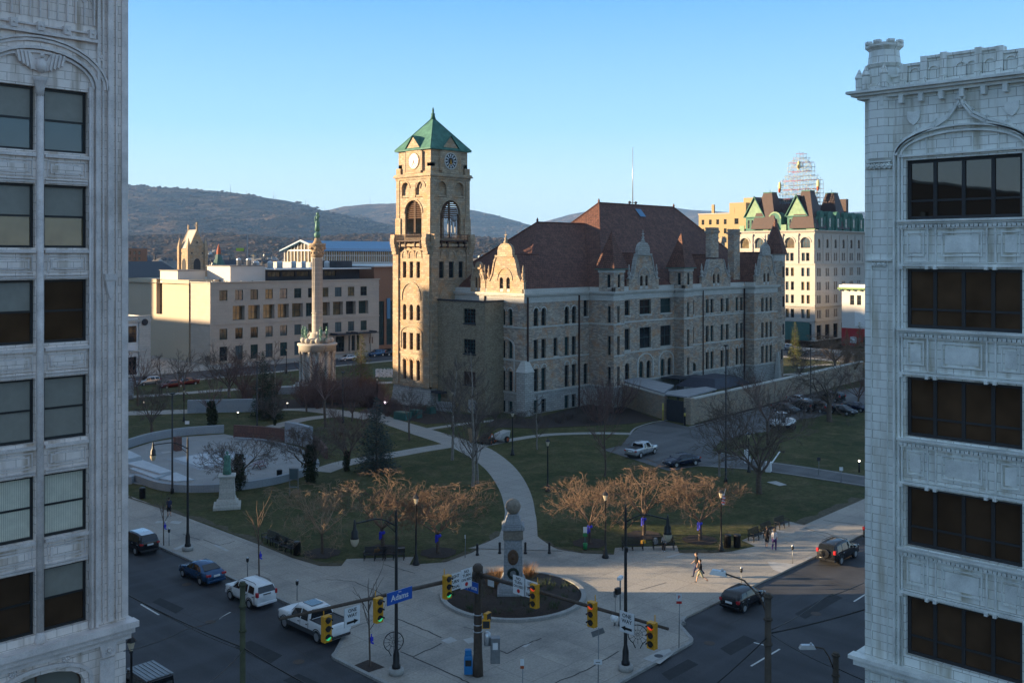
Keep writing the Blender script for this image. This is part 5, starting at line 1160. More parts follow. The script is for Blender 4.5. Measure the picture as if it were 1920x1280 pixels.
strip('kerb', [(1180, 816), (1192, 803), (1222, 793), (1252, 788)], .3, .24, 'curb_stone'); strip('kerb', [(1292, 801), (1340, 790), (1430, 766), (1560, 736), (1680, 716)], .25, .24, 'curb_stone'); strip('kerb', [(1340, 847), (1420, 864), (1520, 878), (1700, 907)], .22, .22, 'curb_stone'); strip('kerb', [(1310, 873), (1400, 879), (1480, 889), (1700, 923)], .22, .22, 'curb_stone')
# mulch beds
def bed(l, name='mulch_bed', mat='mulch', z=.2): return sheet(name, px(l, .17), z, mat, z0=.12)
bed([(905, 800), (1000, 803), (1170, 795), (1235, 788), (1180, 765), (1110, 755), (1000, 785), (930, 785)])
bed([(700, 760), (800, 752), (840, 775), (930, 778), (880, 790), (800, 795), (740, 780)])
bed([(1300, 796), (1420, 762), (1560, 728), (1560, 733), (1425, 768), (1305, 801)])
bed([(440, 768), (720, 762), (720, 745), (440, 752)], z=.21)
bed([(1125, 765), (1170, 772), (1170, 790), (1100, 790)], z=.203)
# road markings, patches and sealed cracks
def line(l, wd, mat='line_paint', z=.006, nm='road_marking', pz=0.):
    P = [gp(x, y, pz) for x, y in l]; m = MB()
    for a, b in zip(P, P[1:]):
        d = (b-a).normalized(); nn = Vector((-d.y, d.x, 0))*wd/2; m.add([(q.x, q.y, z) for q in (a-nn, b-nn, b+nn, a+nn)], [(0, 1, 2, 3)])
    o = m.build(nm, mat); o['kind'] = 'structure'; return o
for l in (((1408, 1248), (1462, 1216)), ((1407, 1202), (1438, 1210)), ((1601, 1127), (1625, 1112)), ((264, 1132), (298, 1152))): line(l, .13)
line([(410, 1160), (432, 1147)], .13)
crk = [(((1225, 1115), (1260, 1140), (1300, 1160)), .05), (((840, 1168), (905, 1195), (950, 1218)), .0)]
rc = random.Random(11)
def crack(l, wd, z, mat='crack_fill'):
    P = []
    for (xa, ya), (xb, yb) in zip(l, l[1:]):
        for k in range(5): t = k/5; P.append((xa+(xb-xa)*t+rc.uniform(-1.5, 1.5), ya+(yb-ya)*t+rc.uniform(-.8, .8)))
    P.append(l[-1]); line(P, wd, mat, z, 'sealed_crack' if mat == 'crack_fill' else 'paving_patch', .14)
for l, wd in ((((746, 1160), (785, 1175), (828, 1195)), .1), (((752, 1222), (775, 1230), (828, 1205)), .1), (((775, 1232), (850, 1265), (880, 1280)), .1), (((925, 1213), (950, 1225), (990, 1205), (1015, 1196)), .1), (((720, 1058), (745, 1065), (778, 1074)), .08), (((1300, 970), (1430, 1010)), .0),
              (((1510, 990), (1560, 1002), (1588, 1010)), .09), (((1545, 975), (1620, 985)), .09), (((1530, 1000), (1560, 1008)), .06), (((1040, 1280), (1100, 1255), (1160, 1220)), .09), (((380, 1010), (410, 1022), (440, 1014)), .08), (((342, 1000), (375, 1012)), .07), (((610, 1085), (665, 1090), (700, 1105), (745, 1128)), .07), (((1250, 1092), (1200, 1105)), .05), (((1550, 1088), (1600, 1100)), .05), (((870, 1175), (905, 1185)), .06), (((700, 1160), (650, 1182), (600, 1200)), .05)):
    if wd: crack(l, wd, .149)
crack([(236, 1108), (330, 1140), (400, 1170)], .05, .004); crack([(240, 1075), (350, 1120), (452, 1147)], .05, .004); crack([(1310, 1190), (1400, 1150), (1500, 1110)], .05, .004); crack([(300, 1180), (420, 1230), (520, 1290)], .05, .004); crack([(1480, 1260), (1560, 1200), (1618, 1165)], .05, .004); crack([(240, 1210), (330, 1160), (400, 1130)], .04, .004); crack([(520, 1190), (600, 1240), (690, 1300)], .06, .004)
for l in ([(1438, 1052), (1470, 1055), (1494, 1057), (1465, 1073), (1449, 1067)], [(1256, 1216), (1240, 1218), (1205, 1234), (1237, 1244), (1263, 1224)], [(1248, 1043), (1253, 1045), (1283, 1038), (1278, 1036)], [(405, 1019), (430, 1032), (425, 1033), (400, 1022)], [(295, 976), (315, 976), (310, 980), (290, 980)], [(322, 976), (342, 977), (335, 982), (318, 980)],
          [(827, 1200), (845, 1193), (858, 1200), (840, 1206)], [(868, 1198), (885, 1194), (895, 1202), (878, 1206)], [(978, 1211), (990, 1204), (996, 1205), (985, 1213)], [(325, 1028), (350, 1018), (354, 1020), (330, 1031)], [(1508, 1047), (1520, 1042), (1524, 1044), (1512, 1050)], [(1455, 992), (1472, 996), (1468, 998), (1450, 994)]):
    sheet('paving_patch', px(l), .147, 'pale_patch')
sheet('paving_patch', px([(658, 1249), (690, 1236), (722, 1250), (690, 1260)]), .148, 'mulch')
sheet('concrete_slab', px([(1438, 904), (1455, 902), (1475, 909), (1462, 911)]), .19, 'pale_patch', z0=.1)
for l in ([(300, 1120), (345, 1140), (330, 1150), (285, 1128)], [(470, 1200), (530, 1228), (505, 1245), (440, 1212)], [(1350, 1215), (1395, 1190), (1420, 1200), (1370, 1228)], [(1490, 1150), (1560, 1112), (1580, 1120), (1510, 1160)], [(560, 1262), (610, 1285), (590, 1300), (530, 1275)], [(1240, 1262), (1290, 1235), (1310, 1245), (1255, 1275)]): sheet('road_patch', px(l, 0), .008, 'asphalt_patch')
for x, y in ((395, 1165), (560, 1240), (1330, 1205), (1530, 1150), (350, 1095)): mh = MB(); mh.T = Matrix.Translation(gp(x, y, 0)); mh.lathe([(.36, .009), (.36, .014)], n=18); struct(mh.build('manhole_cover', 'rust_metal'))
def worn(l, w_):
    for (xa, ya), (xb, yb) in zip(l, l[1:]):
        a, b = gp(xa, ya, .17), gp(xb, yb, .17); n = max(2, int((b-a).length/1.2)); d = (b-a).normalized(); q = Vector((-d.y, d.x, 0))
        if q.dot(Vector((80, 80, 0))-a) < 0: q = -q
        P = [a.lerp(b, k/n)+q*.02 for k in range(n+1)]+[a.lerp(b, k/n)+q*rc.uniform(.15, w_) for k in range(n, -1, -1)]; sheet('worn_turf', [(p.x, p.y) for p in P], LZ+.004, 'worn_soil')
worn([(545, 1044), (600, 1060), (640, 1060)], 1.1); worn([(235, 931), (400, 985), (545, 1044)], .9); worn([(835, 1053), (885, 1035), (925, 1014), (944, 996)], 1.); worn([(1006, 1012), (1032, 1026), (1090, 1036), (1151, 1039)], 1.); worn([(1274, 1036), (1333, 1036), (1372, 1033)], 1.2); worn([(1508, 983), (1619, 935)], 1.3)
mh = MB(); mh.T = Matrix.Translation(gp(1235, 1229, .14)); mh.lathe([(.28, .008), (.28, .013)], n=16); struct(mh.build('manhole_cover', 'black_metal'))
# ---------------------------------------------------------------- hills
HV = []
def ridgeline(sil, Y0, Y1, Yb, mat, name, seed, amp=30.):
    xs = list(range(-1300, 3300, 14)); rows_ = 34; V = []; Fs = []
    def sil_y(x):
        for (a, ya), (b, yb) in zip(sil, sil[1:]):
            if a <= x <= b: t = (x-a)/(b-a); return ya+(yb-ya)*(t*t*(3-2*t)*.5+t*.5)
        return sil[0][1] if x < sil[0][0] else sil[-1][1]
    for j in range(rows_+1):
        t = j/rows_
        for i, x in enumerate(xs):
            crest = max(0., (HY-sil_y(x))/F_*Y1+H_); tt = min(1, t/.82)
            Y = Y0+(Y1-Y0)*tt if t <= .82 else Y1+(Yb-Y1)*(t-.82)/.18
            s = tt*tt*(3-2*tt)*.55+tt*.45; z = crest*s if t <= .82 else crest*(1-.25*(t-.82)/.18)
            a = (x-960)/F_; q = Vector((a*Y*.0025, Y*.0025, seed)); nz = noise.noise(q)+.5*noise.noise(q*2.3)+.3*noise.noise(q*5.1)
            z += nz*amp*math.sin(PI*min(1, tt))**.7 + noise.noise(q*23)*5*(tt > .1)
            p = ray(x, Y, 0); V.append((p[0], p[1], max(z, -1.)))
    W = len(xs)
    for j in range(rows_):
        for i in range(W-1): a = j*W+i; Fs.append((a, a+1, a+W+1, a+W))
    m = MB(); m.add(V, Fs, True); HV.append([V[j*W+i] for j in range(3, 26) for i in range(W) if 150 < xs[i] < 1450]); return struct(m.build(name, mat))
S1 = [(-1300, 330), (-300, 338), (235, 350), (330, 353), (430, 362), (520, 373), (565, 381), (600, 393), (640, 404), (760, 425), (900, 445), (1100, 462), (3300, 466)]
S2 = [(-1300, 420), (400, 420), (560, 402), (610, 394), (650, 386), (690, 382.5), (745, 381), (800, 385), (885, 393), (920, 401), (960, 412), (1000, 423), (1100, 440), (3300, 440)]
S3 = [(-1300, 430), (900, 440), (990, 424), (1040, 410), (1090, 398), (1150, 391), (1250, 388), (1310, 394), (1400, 400), (1700, 396), (3300, 410)]
S0 = [(-1300, 440), (235, 442), (420, 436), (560, 446), (700, 438), (900, 446), (1000, 452), (3300, 456)]
ridgeline(S0, 1500, 2700, 2900, 'hill_wood', 'hills', 1., 10); ridgeline(S1, 2950, 5200, 5400, 'hill_wood', 'hills', 3., 42); ridgeline(S2, 5400, 6900, 7100, 'hill_wood', 'hills', 5., 40); ridgeline(S3, 7100, 8600, 8800, 'hill_wood', 'hills', 7., 40)
MAST = None
for x, y0, y1, Y in ((432, 362, 346, 5200), (462, 366, 357, 5200), (513, 372, 357, 5200), (517, 373, 364, 5200), (573, 384, 372, 5200), (577, 386, 376, 5200), (609, 395, 386, 6900), (694, 383, 368, 6900), (734, 382, 376, 6900), (890, 394, 386, 6900), (911, 400, 390, 6900), (1238, 390, 382, 8600), (1268, 391, 383, 8600), (1302, 394, 384, 8600), (1212, 390, 385, 8600)):
    p = ray(x, Y, H_+(HY-y0)/F_*Y-6); h_ = (y0-y1)/F_*Y+6; m = MB(); m.tube([p, p+Vector((0, 0, h_))], [1.6, .7], 4); q = m.build('radio_mast', 'grey_metal')
    side = 'left hand ridge' if Y < 6000 else ('middle hill behind the clock tower' if Y < 8000 else 'far hill behind the courthouse roof')
    tag(q, 'thin radio mast on the crest of the '+side, 'radio mast', 'radio masts on the '+side)
# valley woods (stuff) and small houses
rw = random.Random(5); wd = MB()
def clump(m, p, r, h):
    n = 6; a0 = rw.uniform(0, 6)
    pr = [(.35*r, 0), (r, h*.35), (r*.85, h*.7), (.15*r, h)]; pts = []
    for rr, z in pr:
        for i in range(n): a = a0+2*PI*i/n; k = rw.uniform(.7, 1.25); pts.append((p[0]+rr*k*math.cos(a), p[1]+rr*k*math.sin(a), p[2]+z*rw.uniform(.85, 1.15)))
    m.add(pts, [(j*n+i, j*n+(i+1) % n, (j+1)*n+(i+1) % n, (j+1)*n+i) for j in range(3) for i in range(n)]+[(18, 19, 20, 21, 22, 23)])
for i in range(4200):
    Y = rw.uniform(420, 2700); x = rw.uniform(-100, 1900); p = ray(x, Y, 0); t = max(0, (Y-1500)/1200); z = -.5 if Y < 1500 else t*t*(3-2*t)*.55*35+t*.45*35
    clump(wd, (p[0], p[1], z-2), rw.uniform(3.5, 8)*(1+Y/3500), rw.uniform(8, 13)*(1+Y/4500))
for hv, n_, s_ in ((HV[0], 4500, .8), (HV[1], 8000, 1.1), (HV[2], 2500, 1.6)):
    for i in range(n_): q = rw.choice(hv); clump(wd, (q[0]+rw.uniform(-60, 60), q[1]+rw.uniform(-60, 60), q[2]-6*s_), rw.uniform(6, 12)*s_, rw.uniform(7, 10)*s_)
tag(struct(wd.build('woods', 'hill_wood'), 'stuff'), 'brown leafless woods filling the valley below the hills', 'woods')
hm = []
for k, (wm, rm) in enumerate((('white_trim', 'roof_dark'), ('white_paint_wall', 'roof_grey'), ('trim_stone', 'black_roof'), ('cream_brick', 'roof_dark'))):
    a = MB(); a.box(-5, 5, -3.5, 3.5, -4, 5.5); a.add([(-5, -3.5, 5.5), (-5, 3.5, 5.5), (-5, 0, 8.4), (5, -3.5, 5.5), (5, 3.5, 5.5), (5, 0, 8.4)], [(0, 2, 1), (3, 4, 5)])
    b = MB(); b.add([(-5.4, -4, 5.1), (5.4, -4, 5.1), (5.4, 0, 8.6), (-5.4, 0, 8.6), (-5.4, 4, 5.1), (5.4, 4, 5.1)], [(0, 1, 2, 3), (3, 2, 5, 4)]); b.box(1.5, 2.3, .5, 1.2, 7, 9.6)
    hm.append((a.mesh('wall', [wm]), b.mesh('roof', [rm])))
for i in range(110):
    Y = rw.choice([rw.uniform(600, 1400), rw.uniform(1500, 2500)]); x = rw.choice([rw.uniform(236, 330), rw.uniform(385, 430), rw.uniform(470, 560), rw.uniform(236, 740), rw.uniform(885, 960), rw.uniform(885, 950)])
    p = ray(x, Y, 0); t = max(0, (Y-1500)/1200); z = (t*t*(3-2*t)*.55+t*.45)*34+ (9 if Y > 1500 else 9)
    wm, rm = hm[i % 4]; th = thing('house', 'tiny gabled house among the brown trees of the valley', 'house', (p[0], p[1], z), rw.uniform(0, 3), 'houses scattered through the valley'); th.scale = (rw.uniform(1.0, 1.7),)*3
    part(None, 'wall', wm, th); part(None, 'roof', rm, th)
# ================================================================ trees
class Seg:
    """collects tapered limbs and turns them into one mesh with numpy"""
    def __init__(s): s.a = []; s.n = []
    def add(s, p, q, r0, r1, n): s.a.append((p[0], p[1], p[2], q[0], q[1], q[2], r0, r1)); s.n.append(n)
    def mesh(s, name, mat, extra=None):
        A = np.array(s.a); Ns = np.array(s.n); V = []; Fq = []; base = 0
        for n in sorted(set(s.n)):
            a = A[Ns == n]; p, q, r0, r1 = a[:, :3], a[:, 3:6], a[:, 6], a[:, 7]; d = q-p; d /= np.linalg.norm(d, axis=1)[:, None]+1e-9
            ref = np.where(np.abs(d[:, 2:3]) < .9, [[0, 0, 1.]], [[1., 0, 0]]); u = np.cross(d, ref); u /= np.linalg.norm(u, axis=1)[:, None]; w = np.cross(d, u)
            ang = 2*np.pi*np.arange(n)/n; c = u[:, None, :]*np.cos(ang)[None, :, None]+w[:, None, :]*np.sin(ang)[None, :, None]
            v = np.concatenate([p[:, None]+c*r0[:, None, None], q[:, None]+c*r1[:, None, None]], 1).reshape(-1, 3); V.append(v)
            k = len(a); b0 = base+np.arange(k)[:, None]*2*n; i = np.arange(n)[None]; j = (i+1) % n
            Fq.append(np.stack([b0+i, b0+j, b0+n+j, b0+n+i], -1).reshape(-1, 4)); base += k*2*n
        V = np.concatenate(V); Fq = np.concatenate(Fq); me = bpy.data.meshes.new(name)
        me.vertices.add(len(V)); me.vertices.foreach_set('co', V.ravel()); me.loops.add(Fq.size); me.loops.foreach_set('vertex_index', Fq.ravel().astype(np.int32))
        me.polygons.add(len(Fq)); me.polygons.foreach_set('loop_start', (np.arange(len(Fq))*4).astype(np.int32)); me.update(); me.validate(); me.materials.append(MT[mat]); return me
def rv(r, k=1.): return Vector((r.uniform(-k, k), r.uniform(-k, k), r.uniform(-k, k)))
def grow(sg, r, p, d, L, rad, lvl, P):
    n = P.get('n', 3); cur = p; rr = rad; sides = 5 if lvl > P['lv']-2 else 3
    if P.get('top') and lvl < 3 and r.random() < .06: return
    for i in range(n):
        d = (d+rv(r, P['wig'])+Vector((0, 0, P['up'])) *(.3 if lvl > 1 else 1)).normalized(); nx = cur+d*L/n
        if P.get('top') and nx.z > P['top']: d.z *= .3; d.normalize(); nx = cur+d*L/n
        sg.add(cur, nx, rr, rr*.82, sides); cur = nx; rr *= .82
        if lvl > 0 and i < n-1:
            for _ in range(P['side']):
                if r.random() < .85: grow(sg, r, cur, (d+rv(r, 1.)*P['sp']).normalized(), L*P['k']*r.uniform(.7, 1.1), max(P['rmin'], rr*.6), lvl-1, P)
    if lvl > 0:
        for _ in range(P['ch']): grow(sg, r, cur, (d+rv(r, 1.)*P['sp']).normalized(), L*P['k']*r.uniform(.75, 1.15), max(P['rmin'], rr*.72), lvl-1, P)
def bare(seed, kind):
    r = random.Random(seed); tr = Seg(); cr = Seg()
    if kind == 'crab':      # low spreading flat-topped ornamental tree, about 6 m tall
        p = Vector((0, 0, -.1)); 
        for i in range(3): q = p+Vector((r.uniform(-.06, .06), r.uniform(-.06, .06), .6)); tr.add(p, q, .17-.015*i, .155-.015*i, 7); p = q
        P = dict(n=3, wig=.26, up=.07, side=1, sp=.85, k=.66, ch=2, rmin=.0125, lv=4, top=5.3)
        for i in range(6):
            a = 2*PI*i/6+r.uniform(-.3, .3); d = Vector((math.cos(a), math.sin(a), r.uniform(.75, 1.35))).normalized(); grow(cr, r, p, d, 2.45*r.uniform(.85, 1.1), .085, 5, P)
    elif kind == 'tall':    # open upright tree, about 14 m tall
        p = Vector((0, 0, -.2)); pts = [p]
        for i in range(9): q = p+Vector((r.uniform(-.15, .15), r.uniform(-.15, .15), 1.45)); tr.add(p, q, .2*(1-i*.095), .2*(1-(i+1)*.095), 6); p = q; pts.append(q)
        P = dict(n=3, wig=.16, up=.14, side=1, sp=.55, k=.55, ch=2, rmin=.016, lv=4)
        for i in range(24):
            t = r.uniform(.28, 1); q = Vector((0, 0, 13*t)); q = pts[min(9, int(t*9))]; a = r.uniform(0, 6.3); grow(cr, r, q, Vector((math.cos(a), math.sin(a), r.uniform(.6, 1.3))).normalized(), 3.*(1.25-t), .05, 3, P)
    elif kind == 'spread':  # broad mature tree, about 11 m tall and wide
        p = Vector((0, 0, -.2))
        for i in range(4): q = p+Vector((r.uniform(-.1, .1), r.uniform(-.1, .1), .75)); tr.add(p, q, .34-.03*i, .31-.03*i, 8); p = q
        P = dict(n=3, wig=.2, up=.07, side=1, sp=.7, k=.64, ch=2, rmin=.018, lv=4)
        for i in range(7): a = 2*PI*i/7+r.uniform(-.3, .3); grow(cr, r, p-Vector((0, 0, .4*(i % 3))), Vector((math.cos(a), math.sin(a), r.uniform(.6, 1.6))).normalized(), 4.2, .15, 5, P)
    elif kind == 'gnarl':   # heavy low-branched tree
        p = Vector((0, 0, -.2))
        for i in range(4): q = p+Vector((r.uniform(-.2, .2), r.uniform(-.2, .2), .9)); tr.add(p, q, .55-.03*i, .52-.03*i, 8); p = q
        P = dict(n=4, wig=.42, up=.02, side=1, sp=.8, k=.6, ch=2, rmin=.02, lv=3)
        for i in range(6): a = 2*PI*i/6; grow(cr, r, p, Vector((math.cos(a), math.sin(a), r.uniform(.5, 1.4))).normalized(), 6., .26, 4, P)
    elif kind == 'small':
        p = Vector((0, 0, -.1))
        for i in range(3): q = p+Vector((r.uniform(-.05, .05), r.uniform(-.05, .05), .6)); tr.add(p, q, .09, .085, 5); p = q
        P = dict(n=3, wig=.2, up=.1, side=1, sp=.6, k=.66, ch=2, rmin=.013, lv=3)
        for i in range(6): a = r.uniform(0, 6.3); grow(cr, r, p, Vector((math.cos(a), math.sin(a), r.uniform(.9, 2.))).normalized(), 1.5, .04, 3, P)
    elif kind == 'bush':
        P = dict(n=3, wig=.2, up=.12, side=1, sp=.5, k=.7, ch=2, rmin=.013, lv=3)
        for i in range(26): a = r.uniform(0, 6.3); b = r.uniform(0, .5); grow(cr, r, Vector((math.cos(a)*b, math.sin(a)*b, -.05)), Vector((math.cos(a)*.6, math.sin(a)*.6, 1.1)).normalized(), 1.3, .03, 2, P)
    elif kind == 'sapling':
        tr.add((0, 0, -.05), (.1, .02, 1.2), .035, .03, 5); tr.add((.1, .02, 1.2), (.16, .05, 2.3), .03, .02, 5); P = dict(n=2, wig=.15, up=.1, side=1, sp=.45, k=.6, ch=1, rmin=.008, lv=1)
        for i in range(9): a = r.uniform(0, 6.3); grow(cr, r, Vector((.08+.01*i, .03, 1.2+.14*i)), Vector((math.cos(a)*.7, math.sin(a)*.7, 1.1)).normalized(), .8, .014, 1, P)
    return tr, cr
TM = {}
def tmesh(kind, var, tm, cm):
    k = (kind, var, tm, cm)
    if k not in TM:
        tr, cr = bare(hash_(kind)+var*17, kind); TM[k] = (tr.mesh('trunk', tm) if tr.a else None, cr.mesh('crown', cm))
    return TM[k]
def hash_(s): return sum(ord(c)*(i+3) for i, c in enumerate(s))
def ivy_mesh(seed, h, w):
    r = random.Random(seed); V = []; Fs = []
    for i in range(2600):
        z = r.uniform(0, h); rad = (w*(.5+.5*math.sin(z/h*2.6+.4)))*r.uniform(.5, 1.05); a = r.uniform(0, 6.3); rad *= 1+.35*math.sin(a*3+z*2); c = Vector((rad*math.cos(a), rad*math.sin(a), z)); u = rv(r, .13); v = rv(r, .13); n = len(V)
        V += [c-u, c+v, c+u]; Fs.append((n, n+1, n+2))
    m = MB(); m.add(V, Fs); return m.mesh('ivy', ['ivy'])
IVY = [ivy_mesh(4, 2.6, .42), ivy_mesh(9, 3.8, .62)]
def tree(px_, py_, kind, var, sc, label, tm='bark', cm='twig_dark', rot=None, group=None, name='bare_tree', ivy=None, sz=None, cat='tree', pos=None):
    p = pos if pos is not None else gp(px_, py_, .17); p = Vector((p[0], p[1], .15))
    th = thing(name, label, cat, p, R.uniform(0, 6.3) if rot is None else rot, group)
    tmm, cmm = tmesh(kind, var, tm, cm); th.scale = (sc, sc, sz or sc)
    if tmm: part(None, 'trunk', tmm, th)
    part(None, 'crown' if kind not in ('bush',) else 'stems', cmm, th)
    if ivy is not None: part(None, 'ivy', IVY[ivy], th)
    return th
for i, (x, y, s_, sz, v, lb) in enumerate(((604, 1037, .86, .98, 0, 'low bare ornamental tree nearest the left road, sunlight put into its pale twig colour, behind the park benches'), (717, 1030, 1.12, 1.06, 1, 'wide bare ornamental tree with a sunlit trunk behind the left post top lantern'), (822, 1036, 1.05, .98, 2, 'bare ornamental tree between the lantern and the curving path'),
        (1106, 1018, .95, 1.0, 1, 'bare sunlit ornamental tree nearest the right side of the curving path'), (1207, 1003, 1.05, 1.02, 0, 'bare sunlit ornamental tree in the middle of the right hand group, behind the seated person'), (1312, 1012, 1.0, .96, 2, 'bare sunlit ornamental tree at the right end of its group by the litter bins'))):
    tree(x, y, 'crab', v, s_, lb, 'bark', 'twig_sunlit' if i == 0 else 'twig', rot=i*1.1, group='low ornamental trees along the front of the lawn', sz=sz)
    q = gp(x, y, .17); m = MB(); m.T = Matrix.Translation(q)
    m.add([(1.5*math.cos(a*PI/8)*(1+.1*math.sin(a*3)), 1.5*math.sin(a*PI/8)*(1+.1*math.cos(a*2.3)), .03) for a in range(16)], [list(range(16))]); struct(m.build('mulch_ring', 'mulch'))
    if i: m = MB(); m.T = Matrix.Translation(q+Vector((0, 0, 1.45))); m.lathe([(.2, -.12), (.26, 0), (.2, .12)], n=8); m.box(-.3, -.24, -.05, .08, -.55, .1); m.box(-.28, -.2, -.2, -.1, -.4, .1); tag(m.build('ribbon', 'ribbon_blue'), ('', 'blue ribbon tied round the sunlit trunk behind the left lantern', 'blue ribbon tied round the tree beside the curving path', 'blue ribbon tied to the first tree right of the path', 'blue ribbon on the tree behind the seated person', 'blue ribbon on the tree beside the litter bins')[i], 'ribbon', 'blue ribbons tied to trees')
T = tree
T(848, 862, 'tall', 0, .95, 'upright bare tree beside the path crossing, left of the pair of pale trunks', 'bark_pale', 'twig_dark'); T(886, 912, 'tall', 1, 1.12, 'tall pale trunked bare tree leaning over the curving path', 'bark_pale', 'twig_dark'); T(895, 906, 'tall', 2, .8, 'slim pale stem close beside the tall pale trunked tree', 'bark_pale', 'twig_dark')
T(1007, 842, 'tall', 2, .55, 'small bare tree with a pale straight trunk in front of the courthouse corner', 'bark_pale', 'twig_dark'); T(1134, 893, 'tall', 0, .62, 'slender bare tree with dense upright twigs left of the silver pickup', 'bark', 'twig_red', sz=.72)
T(1424, 925, 'spread', 0, .96, 'broad bare shade tree standing on the right lawn', 'bark', 'twig_dark', rot=.5); T(1349, 893, 'small', 1, 1.5, 'small bare tree beside the driveway curb', 'bark_pale', 'twig_dark')
T(1556, 790, 'gnarl', 0, .78, 'old gnarled tree with drooping limbs over the parked cars', 'bark', 'twig_dark', rot=2.); T(1440, 838, 'small', 0, 2.0, 'bushy bare tree in front of the white utility vehicle', 'bark', 'twig_red'); T(1395, 760, 'spread', 1, .55, 'bare tree just outside the courtyard wall', 'bark', 'twig_dark')
T(285, 812, 'spread', 1, .62, 'bare tree on the far left lawn behind the round plaza', 'bark', 'twig_dark', ivy=None); T(397, 803, 'small', 2, 1.5, 'low pollarded tree behind the plaza wall', 'bark', 'twig_red', ivy=0); T(515, 797, 'spread', 0, .45, 'ivy wrapped bare tree beside the granite wall', 'bark', 'twig_dark', ivy=0)
T(448, 918, 'crab', 1, 1.0, 'bare tree with an ivy clad trunk behind the statue', 'bark', 'twig_dark', ivy=1); T(582, 905, 'crab', 2, 1.1, 'wide bare tree with an ivy clad trunk at the edge of the round plaza', 'bark', 'twig_dark', ivy=1); T(650, 882, 'spread', 1, .6, 'dark ivy covered tree left of the blue spruce', 'bark', 'twig_red', ivy=1)
T(767, 826, 'small', 1, 1.5, 'small bare tree on the triangle of lawn below the clock tower', 'bark', 'twig_dark'); T(768, 778, 'tall', 1, .48, 'slim bare tree in front of the clock tower base', 'bark_pale', 'twig_dark'); T(862, 790, 'small', 0, 1.7, 'bare shrubby tree below the brick lift block', 'bark', 'twig_dark')
T(430, 745, 'spread', 0, .82, 'dense bare tree left of the column monument', 'bark_pale', 'twig_dark', rot=1.); T(515, 748, 'tall', 2, .78, 'tall narrow bare tree in front of the government building', 'bark_pale', 'twig_dark'); T(455, 756, 'spread', 1, .7, 'dark bare tree behind the long white garden wall', 'bark', 'twig_red')
T(335, 735, 'tall', 1, .6, 'bare street tree in front of the beige end block', 'bark', 'twig_dark'); T(300, 742, 'tall', 0, .58, 'bare street tree near the low white shop', 'bark', 'twig_dark'); T(258, 760, 'small', 2, 1.9, 'small bare tree at the far left beyond the lawn', 'bark', 'twig_red'); T(345, 752, 'small', 1, 1.8, 'small dark tree in front of the red parked car', 'bark', 'twig_dark')
T(575, 772, 'spread', 1, .5, 'dense dark bare tree beside the far path junction', 'bark', 'twig_red'); T(622, 765, 'spread', 0, .55, 'dark twiggy tree left of the yellowish conifer', 'bark', 'twig_red'); T(660, 790, 'spread', 1, .5, 'dark twiggy tree behind the blue spruce', 'bark', 'twig_red'); T(610, 800, 'small', 0, 2.3, 'low dark twiggy tree by the white wall end', 'bark', 'twig_red')
T(1150, 775, 'bush', 0, 2.2, 'tall bare shrub by the courtyard wall corner', cm='twig_red', name='shrub', cat='shrub'); T(1120, 790, 'bush', 1, 2.0, 'bare shrub left of the driveway gate', cm='twig_red', name='shrub', cat='shrub')
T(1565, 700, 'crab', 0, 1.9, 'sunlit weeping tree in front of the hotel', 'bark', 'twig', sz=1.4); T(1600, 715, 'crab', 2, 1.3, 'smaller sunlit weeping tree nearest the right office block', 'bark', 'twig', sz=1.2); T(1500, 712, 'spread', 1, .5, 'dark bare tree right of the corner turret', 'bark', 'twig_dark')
T(1610, 760, 'spread', 0, .6, 'bare tree behind the parked cars next to the right office block', 'bark', 'twig_red')
# shrub masses around the memorial beds
for i in range(44):
    x = R.choice([R.uniform(440, 720), R.uniform(560, 720)]); y = R.uniform(742, 766)
    T(x, y, 'bush', i % 3, R.uniform(.9, 1.5), 'bare reddish shrub in the long bed behind the lawn path', cm='twig_red', name='shrub', group='bare shrubs in the long bed', cat='shrub')
for i in range(16):
    T(R.uniform(700, 800), R.uniform(762, 790), 'bush', i % 3, R.uniform(.5, .9), 'bare low shrub in the bed at the foot of the clock tower', cm='twig_red', name='shrub', group='bare shrubs below the clock tower', cat='shrub')
for i in range(14):
    T(R.uniform(925, 1110), R.uniform(782, 794), 'bush', i % 3, R.uniform(.35, .6), 'low dark shrub in the bed along the courthouse wall', cm='twig_dark', name='shrub', group='low shrubs along the courthouse wall', cat='shrub')
# conifers
def conifer(h, w, mat, seed, layers=30, dens=46):
    r = random.Random(seed); V = []; Fs = []; sg = Seg(); sg.add((0, 0, -.1), (0, 0, h*.96), .05*h*.35, .02, 6)
    for j in range(layers):
        t = j/layers; z = h*(.05+.93*t); rad = w*(1-t)**.85*r.uniform(.85, 1.1)+.08; nb = max(5, int(13*(1-t))+4)
        for b in range(nb):
            a = 2*PI*b/nb+r.uniform(-.3, .3); L = rad*r.uniform(.75, 1.1); d = Vector((math.cos(a), math.sin(a), -.18+.5*t)); sg.add((0, 0, z), tuple(Vector((0, 0, z))+d*L), .02, .006, 3)
            for k in range(max(4, int(dens*L/w*.5))):
                s = r.uniform(.15, 1.); c = Vector((0, 0, z))+d*L*s+rv(r, .10+.05*w); u = Vector((math.cos(a+r.uniform(-.9, .9)), math.sin(a+r.uniform(-.9, .9)), r.uniform(-.3, .5)))*r.uniform(.12, .26)*(h/7)**.5; v = rv(r, .06); n = len(V)
                V += [c-v, c+v, c+u]; Fs.append((n, n+1, n+2))
    m = MB(); m.add(V, Fs); return sg.mesh('trunk', 'bark'), m.mesh('foliage', [mat])
def con(x, y, h, w, mat, seed, lb, layers=30, pos=None):
    tm, fm = conifer(h, w, mat, seed, layers); th = thing('conifer', lb, 'conifer', pos or gp(x, y, .17)); part(None, 'trunk', tm, th); part(None, 'foliage', fm, th)
